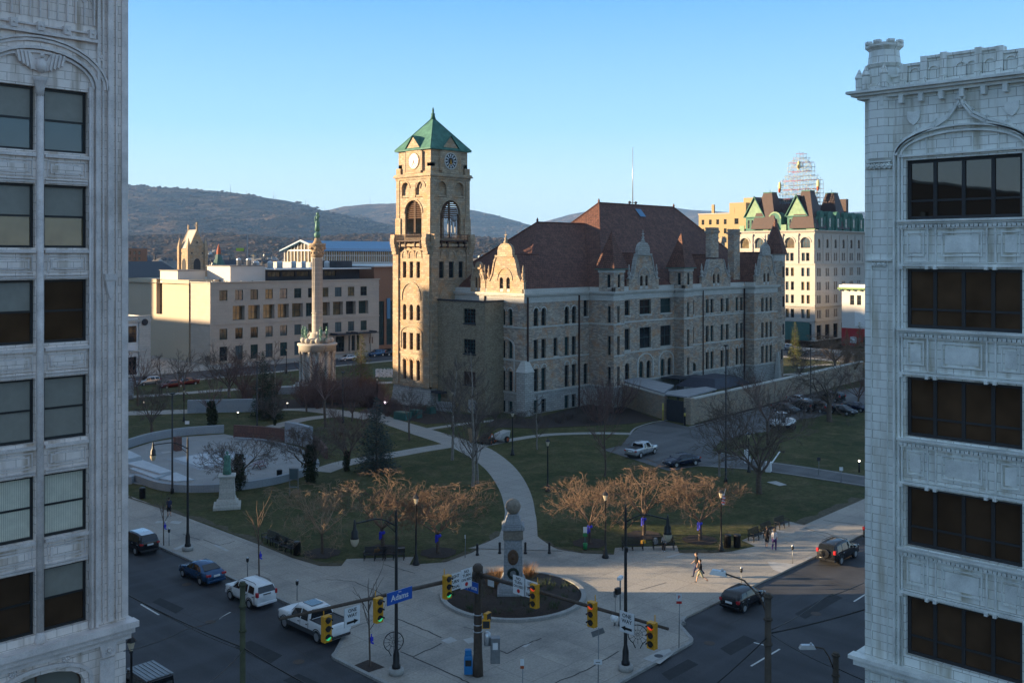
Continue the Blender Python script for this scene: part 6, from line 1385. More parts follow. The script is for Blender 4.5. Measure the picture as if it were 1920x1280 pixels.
con(706, 884, 8.8, 2.7, 'needle_blue', 1, 'blue green spruce standing on the lawn left of the path', 40); con(493, 782, 10.5, 2., 'needle', 2, 'narrow dark conifer in front of the government building', 36); con(510, 786, 7, 1.9, 'needle', 3, 'dark conifer leaning beside the narrow one')
con(677, 738, 11., 2.9, 'needle_yellow', 4, 'olive conifer left of the clock tower', 36); con(600, 735, 5.5, 2.4, 'needle', 5, 'low dark yew at the foot of the column monument', 22); con(1491, 674, 9.3, 1.8, 'needle_yellow', 6, 'narrow yellow green conifer in front of the hotel storefront', 26)
con(1612, 690, 10.5, 2.2, 'needle_yellow', 7, 'yellow green conifer beside the right office block', 24); con(1588, 690, 9., 1.1, 'dry_grass', 8, 'slim tan conifer in front of the red painted wall', 24)
# ornamental grass, roundel planting and flower bed
BX, BY = 51.7, 49.9
def tufts(name, pts, n, h, mat, lb, cat, r0=.35, seed=1, kind=None):
    r = random.Random(seed); V = []; Fs = []
    for (x, y) in pts:
        for i in range(n):
            a = r.uniform(0, 6.3); b = r.uniform(0, r0); c = Vector((x+b*math.cos(a), y+b*math.sin(a), .2)); hh = h*r.uniform(.6, 1.1); tip = c+Vector((math.cos(a)*hh*.35, math.sin(a)*hh*.35, hh)); w_ = Vector((-math.sin(a), math.cos(a), 0))*.02; k = len(V)
            V += [c-w_, c+w_, tip]; Fs.append((k, k+1, k+2))
    m = MB(); m.add(V, Fs); o = m.build(name, mat); tag(o, lb, cat)
    if kind: o['kind'] = kind
    return o
tufts('ornamental_grass', [tuple(gp(930+x, 1088+y, .2)[:2]) for x, y in ((0, 0), (8, 4), (-8, 6), (4, 12), (-4, 16))], 160, 1.1, 'dry_grass', 'tan ornamental grass left of the globe monument', 'grass', .45, 2)
tufts('ornamental_grass', [tuple(gp(990+x, 1078+y, .2)[:2]) for x, y in ((0, 0), (6, 5), (-3, 8))], 150, 1.0, 'dry_grass', 'tan ornamental grass right of the globe monument', 'grass', .4, 3)
tufts('perennial_stubble', [(BX+q*math.cos(a), BY+q*math.sin(a)) for q, a in [(R.uniform(1.6, 4.5), R.uniform(0, 6.3)) for i in range(80)]], 26, .55, 'flower_leaf', 'low sparse perennials in the round bed', 'plants', .35, 4, 'stuff')
fb = MB(); fl = MB(); rf_ = random.Random(6)
for i in range(420):
    p = gp(rf_.uniform(704, 742), rf_.uniform(693, 708), .17); fl.ball((p[0], p[1], .3+rf_.uniform(-.05, .1)), .12, 5, 3)
tag(struct(fl.build('flower_bed', 'flower_white'), 'stuff'), 'bed of small white flowers left of the clock tower', 'flower bed')
sheet('mulch_bed', px([(700, 690), (745, 688), (745, 712), (700, 710)], .17), .2, 'flower_leaf')
# ================================================================ street furniture
def text(par, s, size, x, z, mat, y=-.03, sx=1.):
    cu = bpy.data.curves.new('lettering', 'FONT'); cu.body = s; cu.size = size; cu.align_x = 'CENTER'; cu.align_y = 'CENTER'; cu.extrude = .002; cu.resolution_u = 2; cu.offset = size*.018
    ob = bpy.data.objects.new('tmp', cu); COL.objects.link(ob); dg = bpy.context.evaluated_depsgraph_get(); me = bpy.data.meshes.new_from_object(ob.evaluated_get(dg)); bpy.data.objects.remove(ob)
    me.transform(Matrix.Translation((x, y, z)) @ Matrix.Rotation(PI/2, 4, 'X') @ Matrix.Diagonal((sx, 1, 1, 1))); me.materials.clear(); me.materials.append(MT[mat]); return part(None, 'lettering', me, par)
def G3(x, y, z=.15): p = gp(x, y, z); return Vector((p[0], p[1], z))
def lb(m, name, mats, par, **k): return m.build(name, mats, par, local=True, **k)
def arm_lamp(p, ang, h, label, L=3.05, name='street_lamp'):
    t = thing(name, label, 'street lamp', p, ang, 'arched arm street lamps')
    m = MB(); m.lathe([(.45, 0), (.45, .3), (.38, .34)], n=14); lb(m, 'footing', 'concrete', t)
    m = MB(); m.lathe([(.26, .34), (.26, .5), (.2, .6), (.19, 1.15), (.14, 1.35), (.11, 1.5), (.075, h), (.05, h+.15), (.02, h+.3)], n=10); lb(m, 'pole', 'black_metal', t)
    m = MB(); pts = [(L*i/8, 0, h-.75+.75*math.sin(PI/2*min(1, i/4.5))) for i in range(9)]; m.tube(pts, .045, 6); m.tube([(L*.3, 0, h-.3), (.05, 0, h-1.1)], .025, 5); lb(m, 'arm', 'black_metal', t)
    m = MB(); m.T = Matrix.Translation((L, 0, 0)); m.lathe([(.03, h+.25), (.06, h+.1), (.08, h), (.1, h-.3), (.2, h-.45), (.2, h-.75), (.26, h-.85)], n=10); l = lb(m, 'lamp_head', 'black_metal', t)
    m = MB(); m.T = Matrix.Translation((L, 0, 0)); m.lathe([(.25, h-.853), (.23, h-1.05), (.14, h-1.25), (.02, h-1.32)], n=10, cap=False); lb(m, 'lamp_glass', 'lamp_lit', l)
    return t
P1, P2, P3 = G3(352, 1031), G3(743, 1262), G3(1173, 1255)
arm_lamp(P1, PI, 9.3, 'arched arm street lamp by the left kerb behind the blue sedan'); arm_lamp(P2, PI, 9.5, 'arched arm street lamp beside the left crossing, next to the blue street name sign'); arm_lamp(P3, -PI/2, 9.6, 'arched arm street lamp at the right corner of the plaza beside the one way sign')
for P, a in ((P2, -.5), (P3, -2.4)):
    m = MB(); m.T = Matrix.Translation(P) @ Matrix.Rotation(a, 4, 'Z'); m.box(.1, .5, -.1, .1, 7.2, 7.45); tag(m.build('camera_box', 'black_metal'), 'small black camera box on the '+('left' if P is P2 else 'right')+' arched street lamp pole', 'camera')
def post_lamp(p, h, label, lit='lamp_lit', first=[None]):
    if first[0] is None:
        t = thing('lamp_post', label, 'lamp post', p, 0, 'post top lanterns'); m = MB(); m.lathe([(.3, 0), (.3, .12), (.2, .3), (.16, .7), (.09, .85), (.06, 4.75), (.12, 4.8), (.05, 4.9)], n=8); lb(m, 'post', 'black_metal', t)
        m = MB(); m.lathe([(.10, 4.9), (.22, 5.35)], n=6, smooth=False); l = lb(m, 'lantern_glass', lit, t); m = MB(); m.lathe([(.28, 5.35), (.14, 5.55), (.05, 5.62), (.02, 5.8)], n=6, smooth=False); lb(m, 'lantern_cap', 'black_metal', t); first[0] = t; return t
    return dup(first[0], p, label=label, scale=h/5.7)
for x, y, h, s in ((780, 1058, 5.7, 'between the low trees left of the curving path'), (1135, 1045, 5.5, 'in front of the sunlit trees right of the path'), (1027, 921, 5.6, 'standing alone on the lawn right of the curving path'), (961, 853, 5.6, 'by the courthouse wing corner next to the path'),
        (849, 803, 5.6, 'in front of the brick lift block'), (707, 765, 5.2, 'left of the clock tower base'), (1352, 1032, 5.2, 'carrying a flag above the litter bins'), (345, 790, 5., 'on the far left lawn'), (1404, 885, 4.6, 'by the white parking barrier'), (537, 700, 5.5, 'in front of the government building windows')):
    post_lamp(G3(x, y), h, 'black post top lantern '+s)
post_lamp(Vector((22.4, 48.6, .14)), 5.6, 'black post top lantern at the near kerb beside the parked off roader')
# flag on its post
q = G3(1352, 1032); t = thing('flag', 'small striped flag hanging from the lamp post above the litter bins', 'flag', q+Vector((0, 0, 3.9)), .2)
for j in range(7): 
    m = MB(); m.add([(.1+.16*i, .08*math.sin(i*1.3+z0*2), z-.12*i*.4) for z0, z in ((j, .9-.13*j), (j+1, .9-.13*(j+1))) for i in range(6)], [(i, i+1, 7+i, 6+i) for i in range(5)]); lb(m, 'stripe', 'sign_red' if j % 2 else 'cloth_white', t)
m = MB(); m.tube([(0, 0, -.1), (1.1, 0, 1.1)], .02); lb(m, 'staff', 'alu', t)
def tall_pole(x, y, h, s, top=True):
    t = thing('light_pole', s, 'light pole', G3(x, y), 0, 'tall plain light poles in the square'); m = MB(); m.lathe([(.2, 0), (.18, .5), (.11, .6), (.07, h)], n=8); lb(m, 'pole', 'black_metal', t); m = MB(); m.box(-.25, .25, -.12, .12, h, h+.1); m.box(-.1, .1, -.3, .3, h-.05, h); lb(m, 'fixture', 'black_metal', t)
tall_pole(323, 925, 10.4, 'tall thin black pole rising from the front wall of the round plaza'); tall_pole(482, 803, 9.5, 'tall thin black pole beside the narrow dark conifer'); tall_pole(643, 793, 7.5, 'tall thin black pole left of the blue spruce'); tall_pole(1361, 905, 15., 'tallest thin black pole, in front of the courtyard wall'); tall_pole(1520, 752, 9.5, 'tall thin black pole in front of the sunlit weeping tree')
tall_pole(1188, 690, 6., 'distant black pole by the far street') if False else None
# traffic signal pole with its two mast arms
TP = Vector((40.4, 41.9, .14)); SP_ = thing('signal_pole', 'massive brown traffic signal pole with two long mast arms at the plaza corner', 'signal pole', TP)
m = MB(); m.lathe([(.32, 0), (.3, .8), (.26, 1.3), (.21, 6.1), (.29, 6.15), (.31, 6.45), (.18, 6.6)], n=14); lb(m, 'pole', 'rust_metal', SP_)
for nm, d in (('mast_arm', Vector((-1, 0, 0))), ('mast_arm', Vector((0, -1, 0)))):
    L = 13.6; rise = .95 if d.x else .35; m = MB(); m.tube([d*.2+Vector((0, 0, 6.0)), d*L+Vector((0, 0, 6.0+rise))], [.135, .075], 8); m.lathe([(.1, 5.8), (.1, 6.2)], d.x*.3, d.y*.3, 8); lb(m, nm, 'rust_metal', SP_)
m = MB(); 
for z in (2.6, 3.0, 3.6): m.lathe([(.27, z), (.27, z+.06)], n=12)
lb(m, 'band', 'alu', SP_)
def on_arm(px_, left=True):
    a = (px_-960)/F_; k = -CT if left else ST; Y0 = TP.x*ST+TP.y*CT; X0 = TP.x*CT-TP.y*ST; ky = -ST if left else -CT; d = (a*Y0-X0)/(k-a*ky)
    return TP+(Vector((-d, 0, 0)) if left else Vector((0, -d, 0)))
def signal(px_, y0, y1, left, lit, label, off=0.):
    p = on_arm(px_, left); n_ = Vector((0, -1, 0)) if left else Vector((-1, 0, 0)); p = p+n_*.32; zc = (zat(p, y0)+zat(p, y1))/2; hh = .66
    t = thing('traffic_light', label, 'traffic light', Vector((p.x, p.y, zc)), 0 if left else -PI/2, 'traffic lights on the mast arms')
    m = MB(); m.box(-.23, .23, -.12, .2, -hh, hh); m.box(-.05, .05, .1, .3, -.1, .1); m.tube([(0, .28, -hh-.05), (0, .28, hh+.3)], .03, 6); lb(m, 'housing', 'signal_yellow', t, bevel=.02)
    for i in range(3):
        z = hh-.22-.43*i; m = MB(); m.T = Matrix.Translation((0, -.13, z)) @ Matrix.Rotation(PI/2, 4, 'X'); m.lathe([(.15, 0), (.15, .02)], n=14); l = lb(m, 'lens', (lit if (i == 0) == (lit == 'sig_red') and i != 1 else 'plastic'), t)
        m = MB(); n = 10; pts = []; 
        for a in [PI*.0+PI*k/n for k in range(n+1)]: pts += [(.175*math.cos(a), -.12, z+.175*math.sin(a)), (.175*math.cos(a), -.12-.30*(.45+.55*math.sin(a)), z+.175*math.sin(a)-.03)]
        m.add(pts, [(2*k, 2*k+1, 2*k+3, 2*k+2) for k in range(n)]); lb(m, 'visor', 'signal_black', t)
signal(606, 1154, 1202, True, 'sig_green', 'yellow traffic light nearest the end of the left mast arm, in front of the pickup'); signal(703, 1121, 1165, True, 'sig_green', 'green lit traffic light left of the blue street name sign'); signal(832, 1079, 1120, True, 'sig_green', 'green lit traffic light beside the right turn signal sign')
signal(1009, 1096, 1137, False, 'sig_red', 'red lit traffic light beside the left turn signal sign'); signal(1117, 1129, 1173, False, 'sig_red', 'red lit traffic light in the middle of the right mast arm'); signal(1229, 1167, 1214, False, 'sig_red', 'red lit traffic light at the end of the right mast arm')
def sign(px_, y0, y1, w, left, col, label, lines, p=None, name='traffic_sign', off=.25, dot=False, arrow=0, small=None):
    p = p if p is not None else on_arm(px_, left); n_ = Vector((0, -1, 0)) if left else Vector((-1, 0, 0)); p = p+n_*off; zt_, zb = zat(p, y0), zat(p, y1); h = zt_-zb
    t = thing(name, label, 'sign', Vector((p.x, p.y, zb)), 0 if left else -PI/2); m = MB(); m.box(-w/2, w/2, -.01, .012, 0, h); lb(m, 'panel', col, t); m = MB(); m.box(-w/2-.015, w/2+.015, .013, .03, -.015, h+.015); lb(m, 'back_plate', 'alu', t)
    for s, z, sz, c in lines: text(t, s, sz*h, 0, z*h, c, -.016)
    if dot: m = MB(); m.T = Matrix.Translation((0, -.012, h*.2)) @ Matrix.Rotation(PI/2, 4, 'X'); m.lathe([(h*.11, 0), (h*.11, .006)], n=16); lb(m, 'red_dot', 'sign_red', t)
    if arrow: m = MB(); s = arrow*w; Fc('A', -.014).ext(m, [(-.36*s, .15*h), (.1*s, .15*h), (.1*s, .08*h), (.4*s, .21*h), (.1*s, .34*h), (.1*s, .27*h), (-.36*s, .27*h)], -.004, 0); lb(m, 'arrow', 'sign_black', t)
    return t
sign(655, 1137, 1172, .98, True, 'sign_white', 'white one way sign with a right pointing arrow on the left mast arm', [('ONE', .82, .27, 'sign_black'), ('WAY', .56, .27, 'sign_black')], arrow=1)
sign(744, 1105, 1128, 1.75, True, 'sign_blue', 'long blue street name sign reading Adams on the left mast arm', [('Adams', .46, .66, 'sign_white'), ('Ave', .87, .2, 'sign_white')], name='street_name_sign'); 
sign(847, 1075, 1105, .95, True, 'sign_white', 'white right turn signal sign behind its traffic light', [('RIGHT', .82, .27, 'sign_black'), ('TURN', .5, .27, 'sign_black'), ('SIGNAL', .17, .25, 'sign_black')])
sign(869, 1066, 1101, .85, True, 'sign_white', 'no turn on red sign on the left mast arm nearest the pole', [('NO', .87, .22, 'sign_black'), ('TURN', .66, .22, 'sign_black'), ('ON RED', .44, .2, 'sign_black')], dot=True)
sign(978, 1080, 1114, .85, False, 'sign_white', 'no turn on red sign on the right mast arm nearest the pole', [('NO', .87, .22, 'sign_black'), ('TURN', .66, .22, 'sign_black'), ('ON RED', .44, .2, 'sign_black')], dot=True)
sign(1002, 1089, 1121, .9, False, 'sign_white', 'white left turn signal sign on the right mast arm', [('LEFT', .82, .27, 'sign_black'), ('TURN', .5, .27, 'sign_black'), ('SIGNAL', .17, .25, 'sign_black')])
sign(1181, 1148, 1186, .9, False, 'sign_white', 'white one way sign with a left pointing arrow on the right mast arm', [('ONE', .82, .27, 'sign_black'), ('WAY', .56, .27, 'sign_black')], arrow=-1)
sign(893, 1089, 1108, 1.15, False, 'sign_blue', 'blue street name sign reading Spruce on the signal pole', [('Spruce', .45, .62, 'sign_white')], p=TP+Vector((-.3, 0, 0)), name='street_name_sign')
m = MB(); m.box(.38, .4, -.95, -.45, 5.35, 5.95); lb(m, 'small_plate', 'sign_white', SP_)
for i, (dx, dy, r, z) in enumerate(((.15, -.55, 0, 3.2), (.35, -.45, .9, 3.55))):
    t = thing('pedestrian_signal', ('lower' if i == 0 else 'upper')+' yellow pedestrian signal on the side of the signal pole', 'pedestrian signal', TP+Vector((dx, dy, z-.3)), -.75+r); m = MB(); m.box(-.24, .24, -.12, .12, 0, .5); lb(m, 'housing', 'signal_yellow', t, bevel=.02); m = MB(); m.box(-.19, .19, -.14, -.121, .05, .45); lb(m, 'screen', 'plastic', t)
t = thing('control_cabinet', 'grey steel signal control cabinet mounted beside the signal pole', 'cabinet', TP+Vector((.5, -.95, .9)), -.75); m = MB(); m.box(-.28, .28, -.25, .25, 0, 1.5); lb(m, 'cabinet', 'grey_metal', t, bevel=.02); m = MB(); m.box(-.22, .22, -.27, -.251, .15, 1.4); lb(m, 'door', 'grey_metal', t); m = MB(); m.box(-.15, .15, -.285, -.271, .85, 1.25); lb(m, 'notice', 'sign_white', t)
m = MB(); m.lathe([(.2, 1.9), (.2, 2.6), (.1, 2.7)], .2, -.6, 10); lb(m, 'meter_drum', 'alu', SP_)
t = thing('newspaper_box', 'bright blue newspaper box at the foot of the signal pole', 'newspaper box', TP+Vector((-.35, .45, 0)), -.75); m = MB(); m.box(-.25, .25, -.2, .2, .1, 1.05); m.taper(-.25, .25, -.2, .2, 1.05, 1.2, .8); m.box(-.2, .2, -.12, .2, 1.2, 1.5); lb(m, 'box', 'mailbox_blue', t, bevel=.02); m = MB(); m.box(-.18, .18, -.215, -.201, .6, .95); lb(m, 'window', 'glass_dark', t)
# small sign posts and poles on the plaza
def post_sign(x, y, ytop, w, h, cols, label, rot=-.78, text_=None):
    p = G3(x, y); ht = zat(p, ytop)-.15; t = thing('sign_post', label, 'sign', p, rot); m = MB(); m.tube([(0, 0, 0), (.04, 0, ht)], .03, 6); lb(m, 'post', 'grey_metal', t); z = ht
    for c, hh in cols: m = MB(); m.box(-w/2, w/2, -.05, -.03, z-hh, z); o = lb(m, 'sign_panel', c, t); z -= hh+.03
    if text_: text(t, text_[0], text_[1], 0, ht-cols[0][1]/2, text_[2], -.06)
    return t
post_sign(1273, 1214, 1112, .34, .5, [('sign_white', .45), ('sign_red', .15)], 'tall parking restriction sign post near the right kerb corner', text_=('P', .3, 'sign_red')); t = post_sign(1121, 1345, 1176, .0, .5, [], 'slanting grey sign seen from behind above a small arrow plate'); 
m = MB(); m.box(-.35, .35, -.02, .02, -.15, .15, Matrix.Translation((0, 0, 4.6)) @ Matrix.Rotation(-.35, 4, 'Y')); lb(m, 'sign_back', 'grey_metal', t); m = MB(); m.box(-.22, .22, -.06, -.04, 2.9, 3.15); lb(m, 'sign_panel', 'sign_white', t); m = MB(); m.box(-.12, .12, -.065, -.061, 3., 3.03); lb(m, 'arrow', 'sign_black', t)
post_sign(979, 1345, 1234, .2, .3, [('sign_white', .35), ('machine_orange', .14)], 'short pole with a narrow white and orange plate below the round bed')
post_sign(1283, 1240, 1240, .2, .2, [], 'x') if False else None
t = thing('pedestal_signal', 'thin pole with a white camera head and black pedestrian signal right of the round bed', 'signal pole', G3(1163, 1172)); m = MB(); m.tube([(0, 0, 0), (0, 0, 3.1)], .05, 8); m.lathe([(.16, 0), (.14, .25), (.06, .3)], n=8); lb(m, 'post', 'grey_metal', t); m = MB(); m.box(-.28, .3, -.12, .12, 3.1, 3.3, Matrix.Rotation(.3, 4, 'Z')); lb(m, 'camera_head', 'white_paint', t); m = MB(); m.box(-.5, -.1, -.15, .1, 2.2, 2.6); lb(m, 'pedestrian_signal', 'black_metal', t)
t = thing('plaza_light', 'white globe ground light on a thin post right of the round bed', 'light', G3(1152, 1172)); m = MB(); m.ball((0, 0, .5), .27, 12, 8); lb(m, 'globe', 'white_paint', t); m = MB(); m.tube([(0, 0, 0), (0, 0, .3)], .05); m.tube([(.1, 0, 0), (.1, 0, 2.)], .02); m.box(0, .15, -.08, .08, 1.9, 2.3); lb(m, 'post', 'grey_metal', t)
# utility poles with cobra-head lamps, overhead wires
def cobra(px_, py_, Y, toppx, lamp, label, mat='wood_pole', r=.16):
    p = ray(px_, Y, .14); ztop = H_-(py_-HY)/F_*Y; t = thing('utility_pole', label, 'utility pole', p); m = MB(); m.tube([(0, 0, 0), (0, 0, ztop-.14)], [r, r*.8], 10); 
    for z in (.3, 1.2, 2.2): m.lathe([(r*1.15, ztop-z), (r*1.15, ztop-z+.08)], n=10)
    lb(m, 'pole', mat, t)
    if lamp:
        q = lamp[0]*1.; d = lamp[1]; zt_ = ztop-.14; m = MB(); m.tube([(0, 0, zt_-1.), (d.x*.3, d.y*.3, zt_-.2), (d.x*q*.55, d.y*q*.55, zt_+lamp[2]*.7), (d.x*q, d.y*q, zt_+lamp[2])], .035, 6); lb(m, 'arm', 'rust_metal', t)
        a = math.atan2(d.y, d.x); m = MB(); m.T = Matrix.Translation((d.x*q, d.y*q, zt_+lamp[2])) @ Matrix.Rotation(a, 4, 'Z'); m.taper(-.1, .62, -.13, .13, -.09, .09, .75); m.ball((.1, 0, .13), .06); lb(m, 'lamp_head', 'alu', t)
    return p, ztop
dl = Vector((-CT, ST, 0)); dd = (dl*.9+Vector((ST, CT, 0))*.45).normalized()
cobra(1440, 1112, 39.4, 0, (1.75, dd, .55), 'wooden utility pole with a curved arm lamp beside the mini hatchback road'); cobra(1567, 1222, 43.6, 0, (1., (dl).normalized(), .25), 'lower wooden pole with a grey lamp head beside the right office block')
p4, z4 = cobra(455, 1090, 40.7, 0, None, 'plain greenish utility pole in the left foreground', 'green_pole', .14)
def wire(pts, label, r=.018):
    P = []
    Q = [ray(x, Y, H_-(y-HY)/F_*Y) for x, y, Y in pts]
    for a, b in zip(Q, Q[1:]):
        for k in range(8): s = k/8; P.append(a.lerp(b, s)-Vector((0, 0, .35*4*s*(1-s)*min(1, (b-a).length/25))))
    P.append(Q[-1]); m = MB(); m.tube(P, r, 5); tag(m.build('overhead_wire', 'black_metal'), label, 'wire', 'overhead wires above the streets')
wire([(210, 1098, 46), (455, 1213, 40.7), (700, 1345, 37)], 'thick overhead wire crossing the left street past the greenish pole', .032); wire([(210, 1095, 46), (335, 1165, 44), (455, 1218, 40.7)], 'thin wire twisted alongside the thick left hand wire'); wire([(232, 1220, 30), (345, 1180, 36), (432, 1148, 42)], 'thin wire running from the left office block towards the left kerb', .014); wire([(455, 1218, 40.7), (360, 1300, 30)], 'thin wire dropping from the greenish pole towards the parked off roader', .014)
wire([(1440, 1187, 39.4), (1640, 1136, 40)], 'thick overhead wire between the wooden pole and the right office block', .034); wire([(1446, 1180, 39.4), (1545, 1120, 46), (1640, 1082, 50)], 'thin wire rising from the wooden pole across the sunlit road'); wire([(1440, 1192, 39.4), (1320, 1300, 37)], 'thick overhead wire dropping left of the wooden pole', .026); wire([(1440, 1185, 39.4), (1565, 1252, 43.6)], 'thin wire linking the two wooden poles', .014); wire([(1570, 1252, 43.6), (1660, 1290, 42)], 'thick wire right of the lower wooden pole', .025)
# ---------------------------------------------------------------- round bed and globe monument
BC = Vector((51.7, 49.9, .14)); m = MB(); m.T = Matrix.Translation(BC)
for i in range(48):
    a0, a1 = 2*PI*i/48, 2*PI*(i+1)/48; m.prism([(r*math.cos(a), r*math.sin(a)) for r, a in ((5.0, a0), (5.35, a0), (5.35, a1), (5.0, a1))], 0, .2)
rb_ = m.build('planter_kerb', 'curb_stone'); struct(rb_)
m = MB(); m.T = Matrix.Translation(BC); m.lathe([(5.0, .1), (5.0, .14), (2.5, .28), (.1, .36)], n=32, cap=False); struct(m.build('mulch_bed', 'mulch'))
GM = thing('globe_monument', 'square stone monument with a bronze oval portrait and a stone globe on top', 'monument', BC, -(PI/2-TH)-.0)
GM.rotation_euler = (0, 0, math.atan2(-ST, CT))
def stack(par, nm, mat, levels, bev=.02):
    m = MB()
    for w_, z0, z1, k in levels: m.taper(-w_/2, w_/2, -w_/2, w_/2, z0, z1, k)
    return lb(m, nm, mat, par, bevel=bev)
stack(GM, 'plinth', 'granite', [(2.3, .0, .5, 1.), (2.05, .503, .8, .97), (1.95, .803, 1.5, .74)]); stack(GM, 'shaft', 'granite', [(1.4, 1.503, 4.2, .93)]); stack(GM, 'capital', 'granite', [(1.36, 4.203, 4.95, 1.), (1.65, 4.953, 5.2, 1.), (1.5, 5.203, 5.3, 1.), (1.2, 5.303, 5.75, .8), (.85, 5.753, 6.0, .9)])
m = MB(); m.ball((0, 0, 6.52), .56, 20, 14); lb(m, 'globe', 'globe_stone', GM)
m = MB(); m.T = Matrix.Translation((0, -.665, 3.0)) @ Matrix.Rotation(PI/2, 4, 'X') @ Matrix.Diagonal((1, 1.4, 1, 1)); m.lathe([(.40, 0), (.40, .05), (.33, .08)], n=20); m.ball((0, .05, .08), .17, 10, 8, .5); m.box(-.17, .17, -.25, -.1, .06, .12); lb(m, 'oval_portrait', 'bronze_dark', GM)
m = MB(); m.T = Matrix.Translation((0, -.76, 1.85)) @ Matrix.Rotation(PI/2, 4, 'X'); P = [(.33*math.cos(2*PI*i/14), .33*math.sin(2*PI*i/14), .05) for i in range(15)]; m.tube(P, .1, 6); tag(m.build('wreath', 'wreath'), 'dark green wreath leaning on the globe monument below the portrait', 'wreath'); bpy.data.objects['wreath'].location = BC; bpy.data.objects['wreath'].rotation_euler = GM.rotation_euler
stack(GM, 'corner_band', 'globe_stone', [(1.44, 4.25, 4.9, 1.)], 0)
def fgrass(): pass
# bollards, parking meters, bins, benches, racks
def first_or_dup(key, build, p, rot, label, group, reg={}):
    if key not in reg: reg[key] = build(label, p, rot, group); return reg[key]
    return dup(reg[key], p, rot, label, group)
def bol(label, p, rot, g):
    t = thing('bollard', label, 'bollard', p, rot, g); m = MB(); m.lathe([(.14, 0), (.14, .12), (.1, .15), (.1, .8), (.12, .85), (.06, .95)], n=10); lb(m, 'post', 'black_metal', t); return t
for x, y, s in ((895, 1040, 'leftmost black bollard at the path mouth, beside the thin white post'), (937, 1037, 'black bollard left of the globe monument'), (985, 1037, 'black bollard just right of the globe monument'), (1030, 1037, 'rightmost black bollard at the path mouth')): first_or_dup('bol', bol, G3(x, y), 0, s, 'bollards across the path mouth')
def meter(label, p, rot, g):
    t = thing('parking_meter', label, 'parking meter', p, rot, g); m = MB(); m.tube([(0, 0, 0), (0, 0, 1.15)], .03, 6); lb(m, 'post', 'grey_metal', t); m = MB(); m.lathe([(.06, 1.1), (.11, 1.2), (.11, 1.42)], n=8); lb(m, 'housing', 'black_metal', t); m = MB(); m.ball((0, 0, 1.43), .1, 8, 6); lb(m, 'dome', 'alu', t); return t
for x, y, s in ((317, 1022, 'parking meter beside the staked sapling at the left kerb'), (464, 1080, 'parking meter between the blue sedan and the white estate'), (557, 1125, 'parking meter behind the white pickup'), (1486, 1056, 'parking meter in front of the black off roader'), (1390, 1100, 'sunlit parking meter behind the small hatchback')): first_or_dup('met', meter, G3(x, y), 0, s, 'parking meters along the kerbs')
def binb(label, p, rot, g):
    t = thing('litter_bin', label, 'litter bin', p, rot, g); m = MB(); m.lathe([(.24, 0), (.29, 1.0), (.31, 1.02)], n=14); 
    for i in range(14): a = 2*PI*i/14; m.box(.27, .3, -.02, .02, .05, 1., Matrix.Rotation(a, 4, 'Z'))
    lb(m, 'bin', 'black_metal', t); m = MB(); m.lathe([(.32, 1.0), (.32, 1.08), (.18, 1.15)], n=14); lb(m, 'rim', 'black_metal', t); return t
for x, y, s in ((557, 1040, 'black litter bin at the end of the left row of benches'), (1364, 1026, 'black litter bin with a pale liner under the flag lamp post'), (1382, 1026, 'tall black litter bin right of the flag lamp post'), (267, 934, 'dark litter bin outside the round plaza wall'), (524, 899, 'black litter bin on the rim of the round plaza')): first_or_dup('bin', binb, G3(x, y), 0, s, 'litter bins')
def bench(label, p, rot, g):
    t = thing('park_bench', label, 'bench', p, rot, g); m = MB()
    for i in range(5): m.box(-.9, .9, -.28+.11*i, -.2+.11*i, .43, .46)
    lb(m, 'seat', 'black_metal', t); m = MB()
    for i in range(5): m.box(-.9, .9, .26+.02*i, .29+.02*i, .5+.1*i, .57+.1*i)
    lb(m, 'backrest', 'black_metal', t)
    for x in (-.85, 0, .85): m = MB(); m.box(x-.03, x+.03, -.28, -.22, 0, .43); m.box(x-.03, x+.03, .24, .3, 0, .52); m.box(x-.03, x+.03, -.28, .3, .4, .43); lb(m, 'leg', 'black_metal', t)
    for x in (-.88, .88): m = MB(); m.box(x-.03, x+.03, -.28, .28, .66, .7); m.box(x-.03, x+.03, -.28, -.24, .43, .66); lb(m, 'armrest', 'black_metal', t)
    return t
FR_ = math.atan2(-ST, CT)
for x, y, r, s in ((506, 1018, -PI/2, 'black bench at the far end of the left hand row'), (522, 1026, -PI/2, 'black bench in the middle of the left hand row'), (540, 1034, -PI/2, 'black bench next to the bin in the left hand row'), (703, 1049, FR_, 'black bench left of the lantern, under the sunlit trunk'), (738, 1048, FR_, 'black bench nearest the lantern on the left'), (1186, 1030, FR_, 'black bench left of the seated person'), (1244, 1029, FR_, 'black bench with the seated person'),
        (1418, 1011, 0, 'black bench nearest the walking women'), (1441, 1000, 0, 'black bench in the middle of the right hand row'), (1466, 989, 0, 'black bench at the far end of the right hand row')): first_or_dup('ben', bench, G3(x, y), r, s, 'park benches')
for x, y, s in ((707, 1044, 'small yellow carton on the bench left of the lantern'), (1206, 1028, 'yellow carton on the bench left of the seated person')): m = MB(); m.taper(-.22, .22, -.14, .14, 0, .28, .85); o = tag(m.build('carton', 'signal_yellow', bevel=.02), s, 'carton'); o.location = G3(x, y)+Vector((0, 0, .46))
